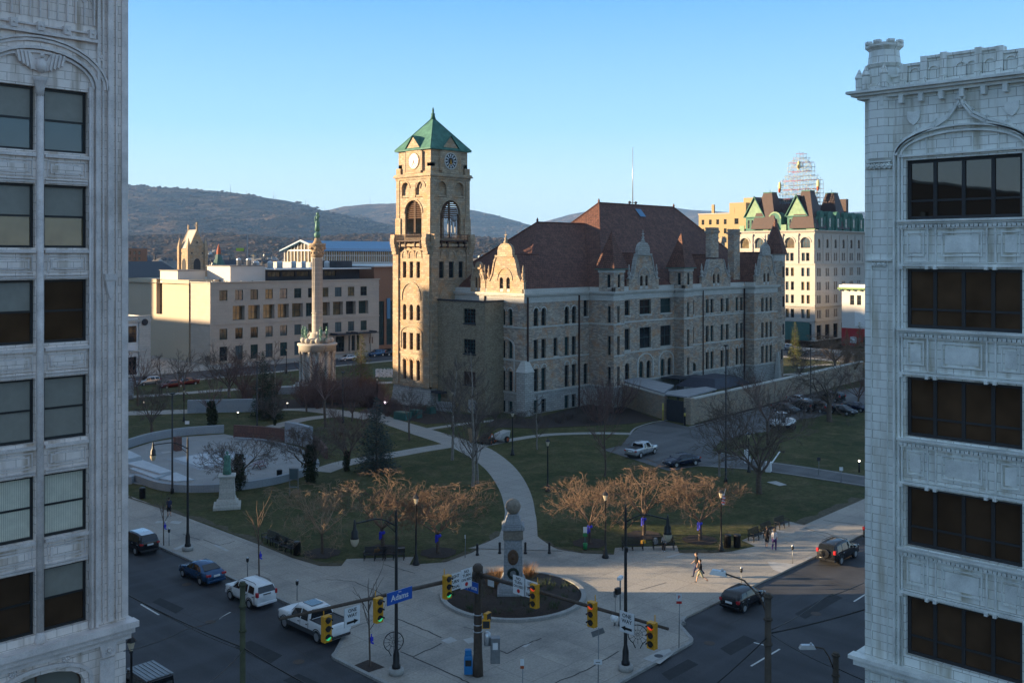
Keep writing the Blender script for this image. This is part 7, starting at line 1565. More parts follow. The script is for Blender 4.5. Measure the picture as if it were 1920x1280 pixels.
def rack(label, p, rot, g):
    t = thing('bike_rack', label, 'bike rack', p, rot, g); m = MB(); m.tube([(.62*math.cos(a), 0, .85+.62*math.sin(a)) for a in [PI*1.35-PI*1.7*i/16 for i in range(17)]], .03, 6); m.tube([(-.3, 0, .3), (-.15, 0, 0)], .03); m.tube([(.3, 0, .3), (.15, 0, 0)], .03); lb(m, 'hoop', 'black_metal', t)
    m = MB(); 
    for i in range(12): a = PI*2*i/12; m.tube([(.05*math.cos(a), 0, .85+.05*math.sin(a)), (.6*math.cos(a), 0, .85+.6*math.sin(a))], .012, 4)
    m.tube([(.3*math.cos(2*PI*i/12), 0, .85+.3*math.sin(2*PI*i/12)) for i in range(13)], .012, 4); lb(m, 'spokes', 'black_metal', t); return t
first_or_dup('rac', rack, G3(738, 1228), -.5, 'round bike rack beside the left arched street lamp', 'round bike racks'); first_or_dup('rac', rack, G3(1196, 1214), -1.0, 'round bike rack right of the right arched street lamp', 'round bike racks')
for (x, y), h, s, tmat in (((307, 1021), 1.5, 'young staked tree leaning at the left kerb', 'twig_dark'), ((486, 1080), 1.9, 'young street tree with sunlit twigs beside the benches', 'twig'), ((694, 1248), 1.75, 'young bare street tree in a square pit by the left crossing', 'twig_dark')):
    tree(x, y, 'sapling', 0, h, s, 'bark', tmat, rot=1., name='sapling', group='young street trees'); q = G3(x, y)+Vector((.12, .03, 1.6)); m = MB(); m.T = Matrix.Translation(q); m.box(-.09, .09, -.08, .08, -.12, .12); m.box(.05, .3, -.03, .0, -.22, -.12, Matrix.Rotation(.6, 4, 'Y')); m.box(-.03, .03, -.02, .01, .08, .32); tag(m.build('ribbon', 'ribbon_blue'), 'blue ribbon on the '+s, 'ribbon', 'blue ribbons tied to trees')
for x, y, yt, w_, s in ((872, 1045, 1005, .0, 'thin white post left of the path mouth'),): post_sign(x, y, yt-3, .05, .3, [('sign_white', .3)], s)
t = thing('pet_waste_station', 'green post with a white notice and pet waste bin on the lawn edge', 'waste station', G3(1097, 1030), FR_); m = MB(); m.box(-.04, .04, -.04, .04, 0, 1.9); lb(m, 'post', 'green_frame', t); m = MB(); m.box(-.16, .16, -.07, -.05, 1.45, 1.95); lb(m, 'notice', 'sign_white', t); m = MB(); m.box(-.17, .17, -.12, .1, 1.15, 1.4); m.lathe([(.16, .1), (.2, .6)], 0, -.15, 10); lb(m, 'bin', 'sign_green', t)
# ---------------------------------------------------------------- round memorial plaza on the left
pl = px([(180, 860), (235, 845), (285, 829), (345, 819), (420, 814), (440, 818), (500, 823), (560, 838), (598, 862), (598, 875), (570, 888), (500, 905), (440, 915), (350, 919), (290, 913), (235, 904), (180, 890)], .16)
sheet('plaza_floor', pl, .2, 'plaza_slab')
def lowwall(pts, h, wd, mat, name, label, cat='wall', z0=.1):
    P = [G3(x, y, .16) for x, y in pts]; Q = []
    for i in range(len(P)-1):
        a, b, c, d = P[max(i-1, 0)], P[i], P[i+1], P[min(i+2, len(P)-1)]
        for k in range(4): s = k/4; Q.append(.5*((2*b)+(c-a)*s+(2*a-5*b+4*c-d)*s*s+(3*b-a-3*c+d)*s**3))
    Q.append(P[-1]); m = MB(); Ls, Rs = [], []
    for i, q in enumerate(Q): s = (Q[min(i+1, len(Q)-1)]-Q[max(i-1, 0)]).normalized(); n_ = Vector((-s.y, s.x, 0))*wd/2; Ls.append(q+n_); Rs.append(q-n_)
    for i in range(len(Q)-1): m.prism([(p.x, p.y) for p in (Ls[i], Rs[i], Rs[i+1], Ls[i+1])], z0, h)
    return tag(m.build(name, mat), label, cat)
lowwall([(150, 870), (235, 841), (285, 826), (345, 816), (420, 811)], 1.25, .5, 'granite_pale', 'low_wall', 'curved pale low wall at the back of the round plaza'); lowwall([(150, 893), (235, 907), (253, 902), (300, 917), (350, 922), (410, 921), (455, 917), (520, 906), (577, 889)], .95, .55, 'granite_pale', 'low_wall', 'curved pale low wall along the front of the round plaza')
lowwall([(439, 820), (487, 823), (535, 828)], 1.9, .4, 'granite_red', 'granite_wall', 'dark red granite wall behind the round plaza'); lowwall([(537, 829), (560, 833), (583, 840)], 2.9, .6, 'granite_pale', 'granite_wall', 'tall pale granite wall at the right end of the red wall'); lowwall([(585, 834), (600, 845), (612, 860)], 1.5, .4, 'granite_red', 'granite_wall', 'short curved dark wall right of the tall pale wall')
lowwall([(440, 824), (500, 829), (560, 846), (596, 872)], .5, .4, 'granite_pale', 'kerb_wall', 'pale curved kerb edging the bed below the granite walls'); lowwall([(352, 774), (450, 772), (520, 770)], 2.2, .6, 'granite_pale', 'garden_wall', 'long plain white garden wall beyond the lawn path'); lowwall([(520, 739), (600, 737), (700, 734)], 1.4, .5, 'granite_pale', 'garden_wall', 'thin pale wall in front of the column monument'); lowwall([(180, 752), (250, 747)], 3.6, .8, 'granite_pale', 'garden_wall', 'pale wall end at the far left edge of the square')
sheet('plaza_inlay', px([(312, 861), (420, 841), (480, 858), (375, 882)], .16), .215, 'granite_pale'); sheet('plaza_inlay', px([(325, 860), (418, 845), (462, 858), (377, 876)], .16), .235, 'inlay_white'); sheet('plaza_inlay', px([(302, 848), (318, 846), (322, 848), (305, 851)], .16), .22, 'pale_patch')
st_ = thing('plaza_steps', 'broad pale stone steps and wedge walls at the left of the round plaza', 'steps', G3(270, 885))
for i, l in enumerate(([(200, 853), (236, 853), (265, 867), (235, 874), (200, 878)], [(235, 877), (268, 871), (322, 892), (300, 897)], [(243, 884), (262, 879), (310, 896), (290, 902)], [(285, 897), (330, 888), (365, 902), (330, 905)])): m = MB(); m.prism(px(l, .16), .1, .95-.2*i); m.build('step', 'inlay_white', st_)
t = thing('granite_pillar', 'short dark red granite pillar on the round plaza beside the tall pole', 'pillar', G3(333, 845)); stack(t, 'pillar', 'granite_red', [(.8, 0, 1.8, .98)])
t = thing('picnic_table', 'small red picnic table on the round plaza', 'picnic table', G3(486, 878), .5); m = MB(); m.box(-.9, .9, -.38, .38, .72, .77); lb(m, 'tabletop', 'car_red', t)
for s in (-1, 1): m = MB(); m.box(-.9, .9, s*.62-.13, s*.62+.13, .42, .46); lb(m, 'bench_seat', 'car_red', t); m = MB(); m.tube([(s*.6, -.6, 0), (s*.6, 0, .72)], .04, 4); m.tube([(s*.6, .6, 0), (s*.6, 0, .72)], .04, 4); lb(m, 'leg', 'car_red', t)
t = thing('information_board', 'upright glass fronted information board at the edge of the round plaza', 'board', G3(551, 930), -.9); m = MB(); [m.box(x-.04, x+.04, -.04, .04, 0, 2.9) for x in (-.45, .45)]; m.box(-.5, .5, -.05, .05, 1.7, 2.9); m.box(-.5, .5, -.04, .04, .9, 1.); lb(m, 'frame', 'grey_metal', t); m = MB(); m.box(-.42, .42, -.07, -.051, 1.8, 2.8); lb(m, 'display', 'glass_sky', t)
t = thing('small_sign', 'small white rectangular sign on a thin post behind the round plaza', 'sign', G3(351, 815), FR_); m = MB(); m.tube([(0, 0, 0), (0, 0, 1.6)], .03); lb(m, 'post', 'black_metal', t); m = MB(); m.box(-.3, .3, -.05, -.03, 1.5, 1.95); lb(m, 'panel', 'sign_white', t)
# ---------------------------------------------------------------- courtyard wall, gate and parking barrier
CW = thing('courtyard_wall', 'stone courtyard wall with a dark steel gate beside the courthouse', 'wall', (122, 84, .1)); m = MB(); m.box(122.2, 122.8, 86.1, 100.8, .0, 3.7); m.box(121.8, 191, 81.8, 82.4, .0, 3.7, None) if False else None
def wseg(m, a, b, wd, z0, z1):
    a, b = Vector((*a, 0)), Vector((*b, 0)); d = (b-a).normalized(); n_ = Vector((-d.y, d.x, 0))*wd/2; m.prism([(p.x, p.y) for p in (a+n_, a-n_, b-n_, b+n_)], z0, z1)
m = MB(); wseg(m, (130.4, 101.5), (123.1, 86.6), .6, 0, 3.7); wseg(m, (122., 81.9), (190., 86.4), .6, 0, 3.7); m.box(121.6, 122.6, 81.2, 82.4, 0, 4.); m.build('wall', 'wall_stone', CW); m = MB(); wseg(m, (130.4, 101.5), (123.1, 86.6), .8, 3.703, 3.9); wseg(m, (122., 81.9), (190., 86.4), .8, 3.703, 3.9); m.build('wall_coping', 'trim_stone', CW)
m = MB(); wseg(m, (122.7, 86.2), (122.2, 82.6), .12, .1, 3.4); m.build('gate', 'steel_gate', CW); m = MB(); m.prism([(123.1, 87.), (130.6, 101.), (136., 101.), (131.5, 91.), (126, 88.5)], 3.95, 4.2); m.prism([(122.6, 86.5), (125.5, 88.), (134., 86.6), (133, 84.), (122.6, 82.5)], 3.91, 4.12); m.build('flat_roof', 'roof_white', CW)
t = thing('entrance_canopy', 'dark flat canopy over the courtyard entrance of the courthouse', 'canopy', (147, 101, 3.)); m = MB(); m.box(142.6, 150., 97.5, 101.4, 3.4, 3.6); m.build('canopy', 'roof_dark', t); m = MB(); [m.box(x, x+.15, 97.7, 97.85, .1, 3.4) for x in (142.8, 149.6)]; m.build('canopy_post', 'roof_dark', t)
t = thing('shade_pergola', 'black covered shelter inside the courtyard wall', 'shelter', (140, 88, .2)); m = MB(); m.taper(134.8, 146., 85.4, 93., 3.6, 5.0, .6); m.build('roof', 'black_roof', t); m = MB(); [m.box(x, x+.2, y, y+.2, .1, 3.6) for x in (135, 145.6) for y in (85.6, 92.6)]; m.build('shelter_post', 'roof_dark', t)
for x, y, s in ((1243, 789, 'yellow steel post left of the courtyard gate'), (1284, 798, 'black post with a yellow band right of the courtyard gate')): t = thing('guard_post', s, 'post', G3(x, y)); m = MB(); m.lathe([(.14, 0), (.14, 2.6), (.05, 2.7)], n=10); lb(m, 'post', 'yellow_post' if x == 1243 else 'black_metal', t); m = MB(); m.lathe([(.15, 1.4), (.15, 1.9)], n=10); lb(m, 'band', 'yellow_post', t)
t = thing('parking_barrier', 'white parking barrier with a raised striped arm at the driveway exit', 'barrier', G3(1441, 884), .3); m = MB(); m.box(-.35, .35, -.3, .3, 0, 1.15); m.box(-.9, -.5, .6, 1., 0, 1.3); lb(m, 'cabinet', 'white_paint', t, bevel=.03); m = MB(); m.box(.1, 4.6, -.05, .05, -.06, .06, Matrix.Translation((0, -.35, 1.)) @ Matrix.Rotation(-.12, 4, 'Y')); lb(m, 'arm', 'white_paint', t)
t = thing('ticket_machine', 'white ticket machine beside the driveway left of the barrier', 'ticket machine', G3(1401, 868), .3); m = MB(); m.box(-.3, .3, -.3, .3, 0, 1.6); lb(m, 'cabinet', 'white_paint', t, bevel=.03); m = MB(); m.box(-.2, .2, -.32, -.301, .9, 1.4); lb(m, 'screen', 'glass_dark', t)
for x, y, yt, s in ((1535, 890, 857, 'black post with two small square signs on the driveway edge'), (1577, 905, 875, 'leaning thin post with a white plate on the driveway edge')): t = post_sign(x, y, yt, .4, .4, [('roof_dark' if x < 1550 else 'sign_white', .4)], s)
t = thing('path_light', 'low black bollard light glowing on the right lawn', 'bollard light', G3(1611, 885)); m = MB(); m.lathe([(.1, 0), (.1, 1.2)], n=8); lb(m, 'post', 'black_metal', t); m = MB(); m.ball((0, 0, 1.3), .12); lb(m, 'lamp', 'lamp_white', t)
for x, y, h, s in ((707, 762, 5.3, 'glowing globe lamp left of the clock tower'),): pass
for x, y, r, s in ((723, 757, .33, 'bright pinkish ground light at the foot of the clock tower'), (446, 776, .12, 'tiny path light near the end of the garden wall'), (539, 758, .12, 'tiny path light in the long shrub bed'), (691, 748, .12, 'tiny path light left of the clock tower'), (270, 756, .12, 'tiny path light at the far left of the lawn')):
    t = thing('path_light', s, 'path light', G3(x, y+8)); m = MB(); m.tube([(0, 0, 0), (0, 0, .8)], .04); lb(m, 'post', 'black_metal', t); m = MB(); m.ball((0, 0, .9), r, 8, 6, .6); lb(m, 'lamp', 'lamp_pink' if r > .2 else 'lamp_white', t)
for nm, x, y, w_, d_, h, mt, s in (('equipment_box', 755, 786, 2.6, 1.4, 1.1, 'green_frame', 'green equipment box by the path below the clock tower'), ('equipment_box', 780, 783, 1.6, 1.2, 1.2, 'green_frame', 'dark green cabinet right of the green equipment box'), ('equipment_box', 800, 774, 3., 1.2, 1.0, 'green_frame', 'long low green container beneath the clock tower'), ('air_unit', 836, 770, 3., 1.4, 1.3, 'alu', 'pale louvred air handling unit beside the green door')):
    t = thing(nm, s, 'equipment', G3(x, y), -PI/2+.1); m = MB(); m.taper(-w_/2, w_/2, -d_/2, d_/2, 0, h, .96); lb(m, 'casing', mt, t, bevel=.04); m = MB(); [m.box(-w_*.4+i*w_*.1, -w_*.4+i*w_*.1+w_*.05, -d_/2-.03, -d_/2, .15, h-.2) for i in range(9)]; m.box(-w_/2, w_/2, -d_/2, d_/2, h+.003, h+.06); lb(m, 'louvre', mt, t)
t = thing('work_trailer', 'small white work trailer with an angled body on the path by the courthouse corner', 'trailer', G3(938, 829), .2); m = MB(); m.prism([(-1., .5), (1.3, .5), (1.6, 1.4), (-.5, 1.2)], -.6, .6, Matrix.Rotation(PI/2, 4, 'X')); lb(m, 'body', 'concrete', t)
for s in (-1, 1): m = MB(); m.T = Matrix.Translation((.4, s*.8, .42)) @ Matrix.Rotation(PI/2, 4, 'X'); m.lathe([(.42, -.12), (.42, .12)], n=14); w1 = lb(m, 'wheel', 'rubber', t); m = MB(); m.T = Matrix.Translation((.4, s*.8, .42)) @ Matrix.Rotation(PI/2, 4, 'X'); m.lathe([(.25, -.14), (.25, .14)], n=12); lb(m, 'rim', 'machine_orange', w1)
t = thing('tracked_loader', 'compact loader with orange wheels parked in front of the white trailer', 'loader', G3(915, 832), .4); m = MB(); m.box(-1., .9, -.5, .5, .35, .8); m.box(-.7, .2, -.4, .4, .8, 1.5); lb(m, 'body', 'rust_metal', t, bevel=.05); m = MB(); m.box(.3, .9, -.4, .4, .8, 1.15); lb(m, 'engine_cover', 'white_paint', t, bevel=.05); m = MB(); m.tube([(-.9, -.45, .9), (.4, -.45, 1.3), (1.4, -.45, .4)], .06); m.tube([(-.9, .45, .9), (.4, .45, 1.3), (1.4, .45, .4)], .06); m.box(1.3, 1.6, -.6, .6, .1, .6); lb(m, 'loader_arm', 'machine_orange', t)
for sx in (-.6, .6):
    for sy in (-1, 1): m = MB(); m.T = Matrix.Translation((sx, sy*.6, .36)) @ Matrix.Rotation(PI/2, 4, 'X'); m.lathe([(.36, -.13), (.36, .13)], n=12); w1 = lb(m, 'wheel', 'rubber', t); m = MB(); m.T = Matrix.Translation((sx, sy*.6, .36)) @ Matrix.Rotation(PI/2, 4, 'X'); m.lathe([(.2, -.15), (.2, .15)], n=10); lb(m, 'rim', 'machine_orange', w1)
t = thing('dirt_mound', 'sloped pile of pale planks left of the compact loader', 'pile', G3(890, 826), .9); m = MB(); m.box(-2., 2.2, -.5, .5, -.05, .05, Matrix.Translation((0, 0, .9)) @ Matrix.Rotation(-.35, 4, 'Y')); m.box(-2., 1.8, -.3, .6, -.04, .04, Matrix.Translation((0, .2, .75)) @ Matrix.Rotation(-.3, 4, 'Y')); lb(m, 'planks', 'wood', t); t.name = 'plank_pile'
# ================================================================ vehicles
def lerp(a, b, t): return a+(b-a)*t
def section(st, x):
    for a, b in zip(st, st[1:]):
        if a[0] <= x <= b[0]: t = (x-a[0])/(b[0]-a[0]+1e-9); return [lerp(p, q, t) for p, q in zip(a, b)]
    return list(st[0] if x < st[0][0] else st[-1])
def vehicle(label, cat, p, rot, st, W, paint, wx, wr, glass, name='parked_car', ws=None, rws=None, group=None, lamps=(0.75, .8), wide=True, extra=None, rim='alu', tail=None, roofmat=None, plate=True):
    """st: stations (x, belt height, top height, half width at belt, half width at top) from tail to nose"""
    t = thing(name, label, cat, p, rot, group); m = MB(); xs = []
    for a, b in zip(st, st[1:]): n = max(1, int((b[0]-a[0])/.3)); xs += [a[0]+(b[0]-a[0])*i/n for i in range(n)]
    xs.append(st[-1][0]); zb = .30*wr/.33; rows_ = []
    def ring(x):
        _, be, to, wb, wt = section(st, x); e = min(1, (x-st[0][0]+.05)/.35, (st[-1][0]-x+.05)/.35); e = .75+.25*max(0, e)**.5
        h = [(0, zb), (wb*e-.12, zb), (wb*e-.01, zb+.18), (wb*e, (zb+be)/2+.05), (wb*e-.03, be), (wt*e+(wb-wt)*.12, lerp(be, to, .85)), (wt*e-.08, to-.01), (0, to+.02)]
        return [(x, y, z) for y, z in h]+[(x, -y, z) for y, z in h[-2:0:-1]]
    R_ = [ring(x) for x in xs]; n = len(R_[0]); m.add([q for r in R_ for q in r], [(j*n+i, (j+1)*n+i, (j+1)*n+(i+1) % n, j*n+(i+1) % n) for j in range(len(xs)-1) for i in range(n)]+[list(range(n)), [(len(xs)-1)*n+i for i in range(n)][::-1]], True); body = lb(m, 'body', paint, t)
    def gq(x0, x1, f0, f1, s, x2=None, x3=None, o=.012):
        pts = []
        for x, f in ((x0, f0), (x1, f0), (x3 if x3 is not None else x1, f1), (x2 if x2 is not None else x0, f1)): _, be, to, wb, wt = section(st, x); y = lerp(wb-.03, wt+(wb-wt)*.12, f/.85); pts.append((x, s*(y+o), lerp(be, to, f)))
        return pts
    for s in (1, -1):
        for (x0, x1, x2, x3) in glass: g = MB(); g.add(gq(x0, x1, .08, .82, s, x2, x3), [(0, 1, 2, 3)]); lb(g, 'side_window', 'glass_car', t)
    for nm, w_ in (('windscreen', ws), ('rear_window', rws)):
        if w_: g = MB(); (xa, xb) = w_; A_, B_ = section(st, xa), section(st, xb); ya, yb = lerp(A_[3], A_[4], .3)-.12 if True else 0, B_[4]-.1; dx = .012 if xa > xb else -.012; g.add([(xa+dx, -ya, A_[2]+.03), (xa+dx, ya, A_[2]+.03), (xb+dx, yb, B_[2]+.015), (xb+dx, -yb, B_[2]+.015)], [(0, 1, 2, 3)]); lb(g, nm, 'glass_car', t)
    for x in wx:
        for s in (1, -1):
            _, be, to, wb, wt = section(st, x); y = s*(wb-.09); T_ = Matrix.Translation((x, y, wr)) @ Matrix.Rotation(PI/2, 4, 'X')
            g = MB(); g.T = T_; g.lathe([(wr*.95, -.11), (wr, -.07), (wr, .07), (wr*.95, .11)], n=18); wh = lb(g, 'wheel', 'rubber', t); g = MB(); g.T = T_; g.lathe([(wr*.62, -.118), (wr*.62, .118)], n=12); lb(g, 'rim', rim, wh)
            g = MB(); k = []
            for i in range(13): a = PI*i/12; k += [(x+(wr+.03)*math.cos(a), s*(wb+.004), wr+(wr+.03)*math.sin(a)), (x+(wr+.1)*math.cos(a), s*(wb+.004), wr+(wr+.1)*math.sin(a))]
            g.add(k, [(2*i, 2*i+1, 2*i+3, 2*i+2) for i in range(12)]); lb(g, 'wheel_arch', 'plastic', t)
    xr, xf = st[0][0], st[-1][0]; wb = st[1][3]; zl = lamps[0]
    for s in (1, -1):
        g = MB(); w0 = tail or (.24, .16); g.box(xr-.02, xr+.2, s*(wb*.93-w0[0]), s*(wb*.93+.02), zl, zl+w0[1]); lb(g, 'tail_light', 'tail_red', t, bevel=.02); g = MB(); g.box(xf-.25, xf-.0, s*(wb*.5), s*(wb*.86), lamps[1]-.16, lamps[1]-.02); lb(g, 'headlight', 'alu', t, bevel=.03)
        for xs_ in (glass[0][0]-.08, (glass[0][1]+glass[1][0])/2, glass[-1][1]+.1):
            _, be, to, wbb, _2 = section(st, xs_); g = MB(); g.box(xs_-.012, xs_+.012, s*(wbb-.03), s*(wbb+.004), zb+.2, be-.03); lb(g, 'door_seam', 'plastic', t); g = MB(); g.box(xs_+.1, xs_+.26, s*(wbb-.03), s*(wbb+.02), be-.16, be-.12); lb(g, 'door_handle', 'plastic' if paint != 'black_paint' else 'alu', t)
        xm = ws[0]-.25 if ws else .6; _, be, to, wbb, _2 = section(st, xm); g = MB(); g.box(xm-.06, xm+.08, s*(wbb+.0), s*(wbb+.2), be+.02, be+.16); lb(g, 'wing_mirror', paint, t, bevel=.02)
    g = MB(); g.box(xr-.04, xr+.15, -wb*.9, wb*.9, zb+.02, zb+.2); lb(g, 'rear_bumper', paint if not extra == 'dark' else 'plastic', t, bevel=.03); g = MB(); g.box(xf-.12, xf+.03, -wb*.85, wb*.85, zb, zb+.2); lb(g, 'front_bumper', paint if not extra == 'dark' else 'plastic', t, bevel=.03)
    if plate: g = MB(); g.box(xr-.05, xr-.01, -.26, .26, zl-.06, zl+.08); lb(g, 'number_plate', 'sign_white', t)
    return t
SED = [(-2.3, .72, .78, .74, .62), (-2.2, .92, .98, .84, .7), (-1.75, .98, 1.06, .87, .68), (-.95, .98, 1.38, .88, .62), (-.35, .96, 1.45, .88, .6), (.3, .94, 1.43, .88, .6), (1.15, .92, .98, .87, .68), (2.0, .80, .84, .82, .7), (2.28, .62, .66, .70, .6)]
SUV = [(-2.2, .95, 1.0, .82, .72), (-2.15, 1.05, 1.2, .88, .74), (-1.95, 1.08, 1.62, .90, .68), (-1.0, 1.07, 1.72, .91, .68), (.3, 1.04, 1.70, .91, .68), (1.15, 1.03, 1.09, .9, .72), (2.0, .95, 1.0, .87, .74), (2.25, .72, .78, .76, .66)]
PIC = [(-2.95, 1.0, 1.22, .94, .9), (-2.9, 1.05, 1.28, .98, .94), (-1.0, 1.08, 1.29, 1.0, .95), (-.92, 1.1, 1.86, 1.0, .78), (-.2, 1.1, 1.95, 1.0, .76), (.6, 1.1, 1.93, 1.0, .76), (1.35, 1.12, 1.25, 1.0, .86), (2.6, 1.08, 1.17, .97, .88), (2.9, .85, .95, .88, .8)]
MIN = [(-1.9, .85, .9, .76, .66), (-1.85, .95, 1.08, .83, .68), (-1.45, .98, 1.36, .85, .64), (-.6, .97, 1.42, .85, .64), (.4, .95, 1.40, .85, .64), (.95, .93, 1.0, .84, .68), (1.65, .86, .92, .8, .68), (1.92, .66, .7, .7, .6)]
def carp(x, y, z=.0): p = gp(x, y, z); return Vector((p[0], p[1], z))
def addroof(t, st, x0, x1, mat):
    g = MB(); n = 8; pts = []
    for i in range(n+1): x = lerp(x0, x1, i/n); _, be, to, wb, wt = section(st, x); pts += [(x, wt-.12, to+.022), (x, -(wt-.12), to+.022)]
    g.add(pts, [(2*i, 2*i+2, 2*i+3, 2*i+1) for i in range(n)]); lb(g, 'roof_panel', mat, t)
UP, RT = PI/2, 0.
vehicle('dark parked car with a silver roof at the left edge, partly behind the office block', 'car', Vector((37.9, 80.9, 0)), UP, SUV, 1.8, 'black_paint', (-1.35, 1.35), .35, [(-1.8, -1.0, -1.7, -.95), (-.9, .0, -.85, -.02), (.1, 1.0, .08, .5)], ws=(1.12, .35), rws=(-2.14, -1.97), extra='dark', lamps=(.9, .95)); addroof(bpy.data.objects[[o.name for o in bpy.data.objects if o.name.startswith('parked_car')][-1]], SUV, -1.8, .2, 'silver_paint')
t = vehicle('metallic blue sedan parked at the left kerb', 'car', Vector((37.9, 70.1, 0)), UP, SED, 1.76, 'blue_paint', (-1.35, 1.38), .32, [(-1.4, -1.0, -1.1, -.85), (-.92, -.1, -.8, -.12), (0, .95, -.02, .42)], ws=(1.12, .4), rws=(-1.7, -1.0), lamps=(.78, .72), tail=(.34, .16))
t = vehicle('white compact off roader parked at the left kerb, second from the corner', 'car', Vector((37.9, 63.0, 0)), UP, SUV, 1.8, 'white_paint', (-1.3, 1.3), .36, [(-1.85, -1.1, -1.7, -1.05), (-.95, -.05, -.9, -.07), (.05, 1.0, .03, .5)], ws=(1.12, .35), rws=(-2.16, -1.97), lamps=(.95, .95), tail=(.16, .32)); g = MB(); g.box(-2.24, -2.16, -.3, .3, 1.05, 1.1); lb(g, 'tailgate_trim', 'plastic', t)
for s in (-.6, .6): g = MB(); g.tube([(-1.7, s, 1.72), (-1.5, s, 1.8), (.1, s, 1.78), (.3, s, 1.71)], .02, 5); lb(g, 'roof_rail', 'plastic', t)
PK = vehicle('white four door pickup truck with a long sunroof parked nearest the corner', 'pickup truck', Vector((37.7, 54.9, 0)), UP, PIC, 2.0, 'white_paint', (-1.85, 1.85), .42, [(-.8, -.02, -.7, -.04), (.08, 1.1, .06, .8)], ws=(1.3, .66), rws=(-1.0, -.9), extra='dark', lamps=(1.0, 1.05), rim='alu', name='pickup_truck')
g = MB(); g.box(-2.8, -1.08, -.78, .78, 1.2, 1.31); lb(g, 'cargo_bed', 'plastic', PK); g = MB(); g.box(-.55, .5, -.45, .45, 1.955, 1.985); lb(g, 'sunroof', 'glass_sky', PK); g = MB(); [g.box(-2.86, -1., s*.88-.06, s*.88+.06, 1.3, 1.34) for s in (-1, 1)]; lb(g, 'bed_rail', 'plastic', PK); g = MB(); g.box(-2.4, 2.4, -1.015, 1.015, .42, .72); lb(g, 'lower_trim', 'grey_paint', PK)
g = MB(); g.box(-2.98, -2.94, -.9, .9, .75, 1.22); lb(g, 'tailgate', 'white_paint', PK); 
# off roader, lower left, near kerb (boxy)
BOX = [(-2.1, 1.1, 1.15, .8, .76), (-2.05, 1.15, 1.78, .86, .76), (-1.9, 1.15, 1.84, .86, .76), (.45, 1.15, 1.84, .86, .76), (.75, 1.12, 1.24, .86, .8), (.8, 1.1, 1.16, .86, .8), (2.0, 1.05, 1.1, .7, .62), (2.1, .8, .9, .66, .6)]
JP = vehicle('boxy off roader with a grey hardtop parked at the near kerb, bottom left', 'car', Vector((23.9, 50.9, 0)), -UP, BOX, 1.8, 'black_paint', (-1.35, 1.45), .42, [(-1.9, -1.0, -1.88, -.98), (-.85, -.15, -.84, -.14), (-.05, .55, -.05, .4)], ws=(.76, .48), rws=(-2.07, -2.04), extra='dark', lamps=(.9, 1.0)); JP.rotation_euler = (0, 0, UP)
JP.location = Vector((25.3, 53.3, 0)); g = MB(); g.box(-1.95, .48, -.78, .78, 1.85, 1.89)
for i in range(6): g.box(-1.9, .4, -.66+.25*i, -.58+.25*i, 1.892, 1.915)
lb(g, 'hardtop', 'grey_metal', JP)
g = MB(); g.T = Matrix.Translation((-2.25, .05, 1.15)) @ Matrix.Rotation(PI/2, 4, 'Y'); g.lathe([(.4, -.1), (.4, .1)], n=16); lb(g, 'spare_wheel', 'rubber', JP)
MN = vehicle('small dark hatchback with round tail lights parked at the right kerb', 'car', Vector((61.9, 36.9, 0)), RT, MIN, 1.7, 'black_paint', (-1.2, 1.25), .32, [(-1.5, -.85, -1.35, -.82), (-.75, .85, -.72, .42)], ws=(.93, .45), rws=(-1.84, -1.47), lamps=(.72, .8), tail=(.2, .22)); 
R4 = vehicle('black compact off roader parked at the right kerb ahead of the hatchback', 'car', Vector((76.8, 36.9, 0)), RT, SUV, 1.84, 'black_paint', (-1.3, 1.3), .36, [(-1.85, -1.1, -1.7, -1.05), (-.95, -.05, -.9, -.07), (.05, 1.0, .03, .5)], ws=(1.12, .35), rws=(-2.16, -1.97), lamps=(.98, .95), tail=(.18, .3)); g = MB(); g.T = Matrix.Translation((-2.27, 0, .98)) @ Matrix.Rotation(PI/2, 4, 'Y'); g.lathe([(.34, -.09), (.34, .09)], n=16); lb(g, 'spare_wheel_cover', 'black_paint', R4)
for s in (-.6, .6): g = MB(); g.tube([(-1.7, s, 1.72), (-1.5, s, 1.8), (.1, s, 1.78), (.3, s, 1.71)], .02, 5); lb(g, 'roof_rail', 'plastic', R4)
dup(R4, Vector((85.4, 36.9, 0)), RT, 'black car parked furthest up the right kerb, half hidden by the right office block')
vehicle('silver extended cab pickup parked on the driveway', 'pickup truck', carp(1203, 853, .2), math.atan2(gp(1238, 838)[1]-gp(1170, 858)[1], gp(1238, 838)[0]-gp(1170, 858)[0]), PIC, 1.9, 'silver_paint', (-1.8, 1.8), .4, [(-.8, -.3, -.7, -.32), (-.2, .95, -.2, .6)], ws=(1.3, .66), rws=(-1.0, -.9), extra='dark', lamps=(.95, 1.0), name='pickup_truck'); SPK = [o for o in bpy.data.objects if o.name.startswith('pickup_truck')][-1]; SPK.scale = (.9, .92, .92); g = MB(); g.box(-2.8, -1.08, -.78, .78, 1.2, 1.31); lb(g, 'cargo_bed', 'plastic', SPK)
a = gp(1253, 873); b = gp(1308, 866); DS = vehicle('dark navy sedan parked on the driveway right of the silver pickup', 'car', carp(1278, 872, .2), math.atan2(a[1]-b[1], a[0]-b[0]), SED, 1.8, 'navy_paint', (-1.4, 1.4), .33, [(-1.4, -1.0, -1.1, -.85), (-.92, -.1, -.8, -.12), (0, .95, -.02, .42)], ws=(1.12, .4), rws=(-1.7, -1.0), lamps=(.78, .72))
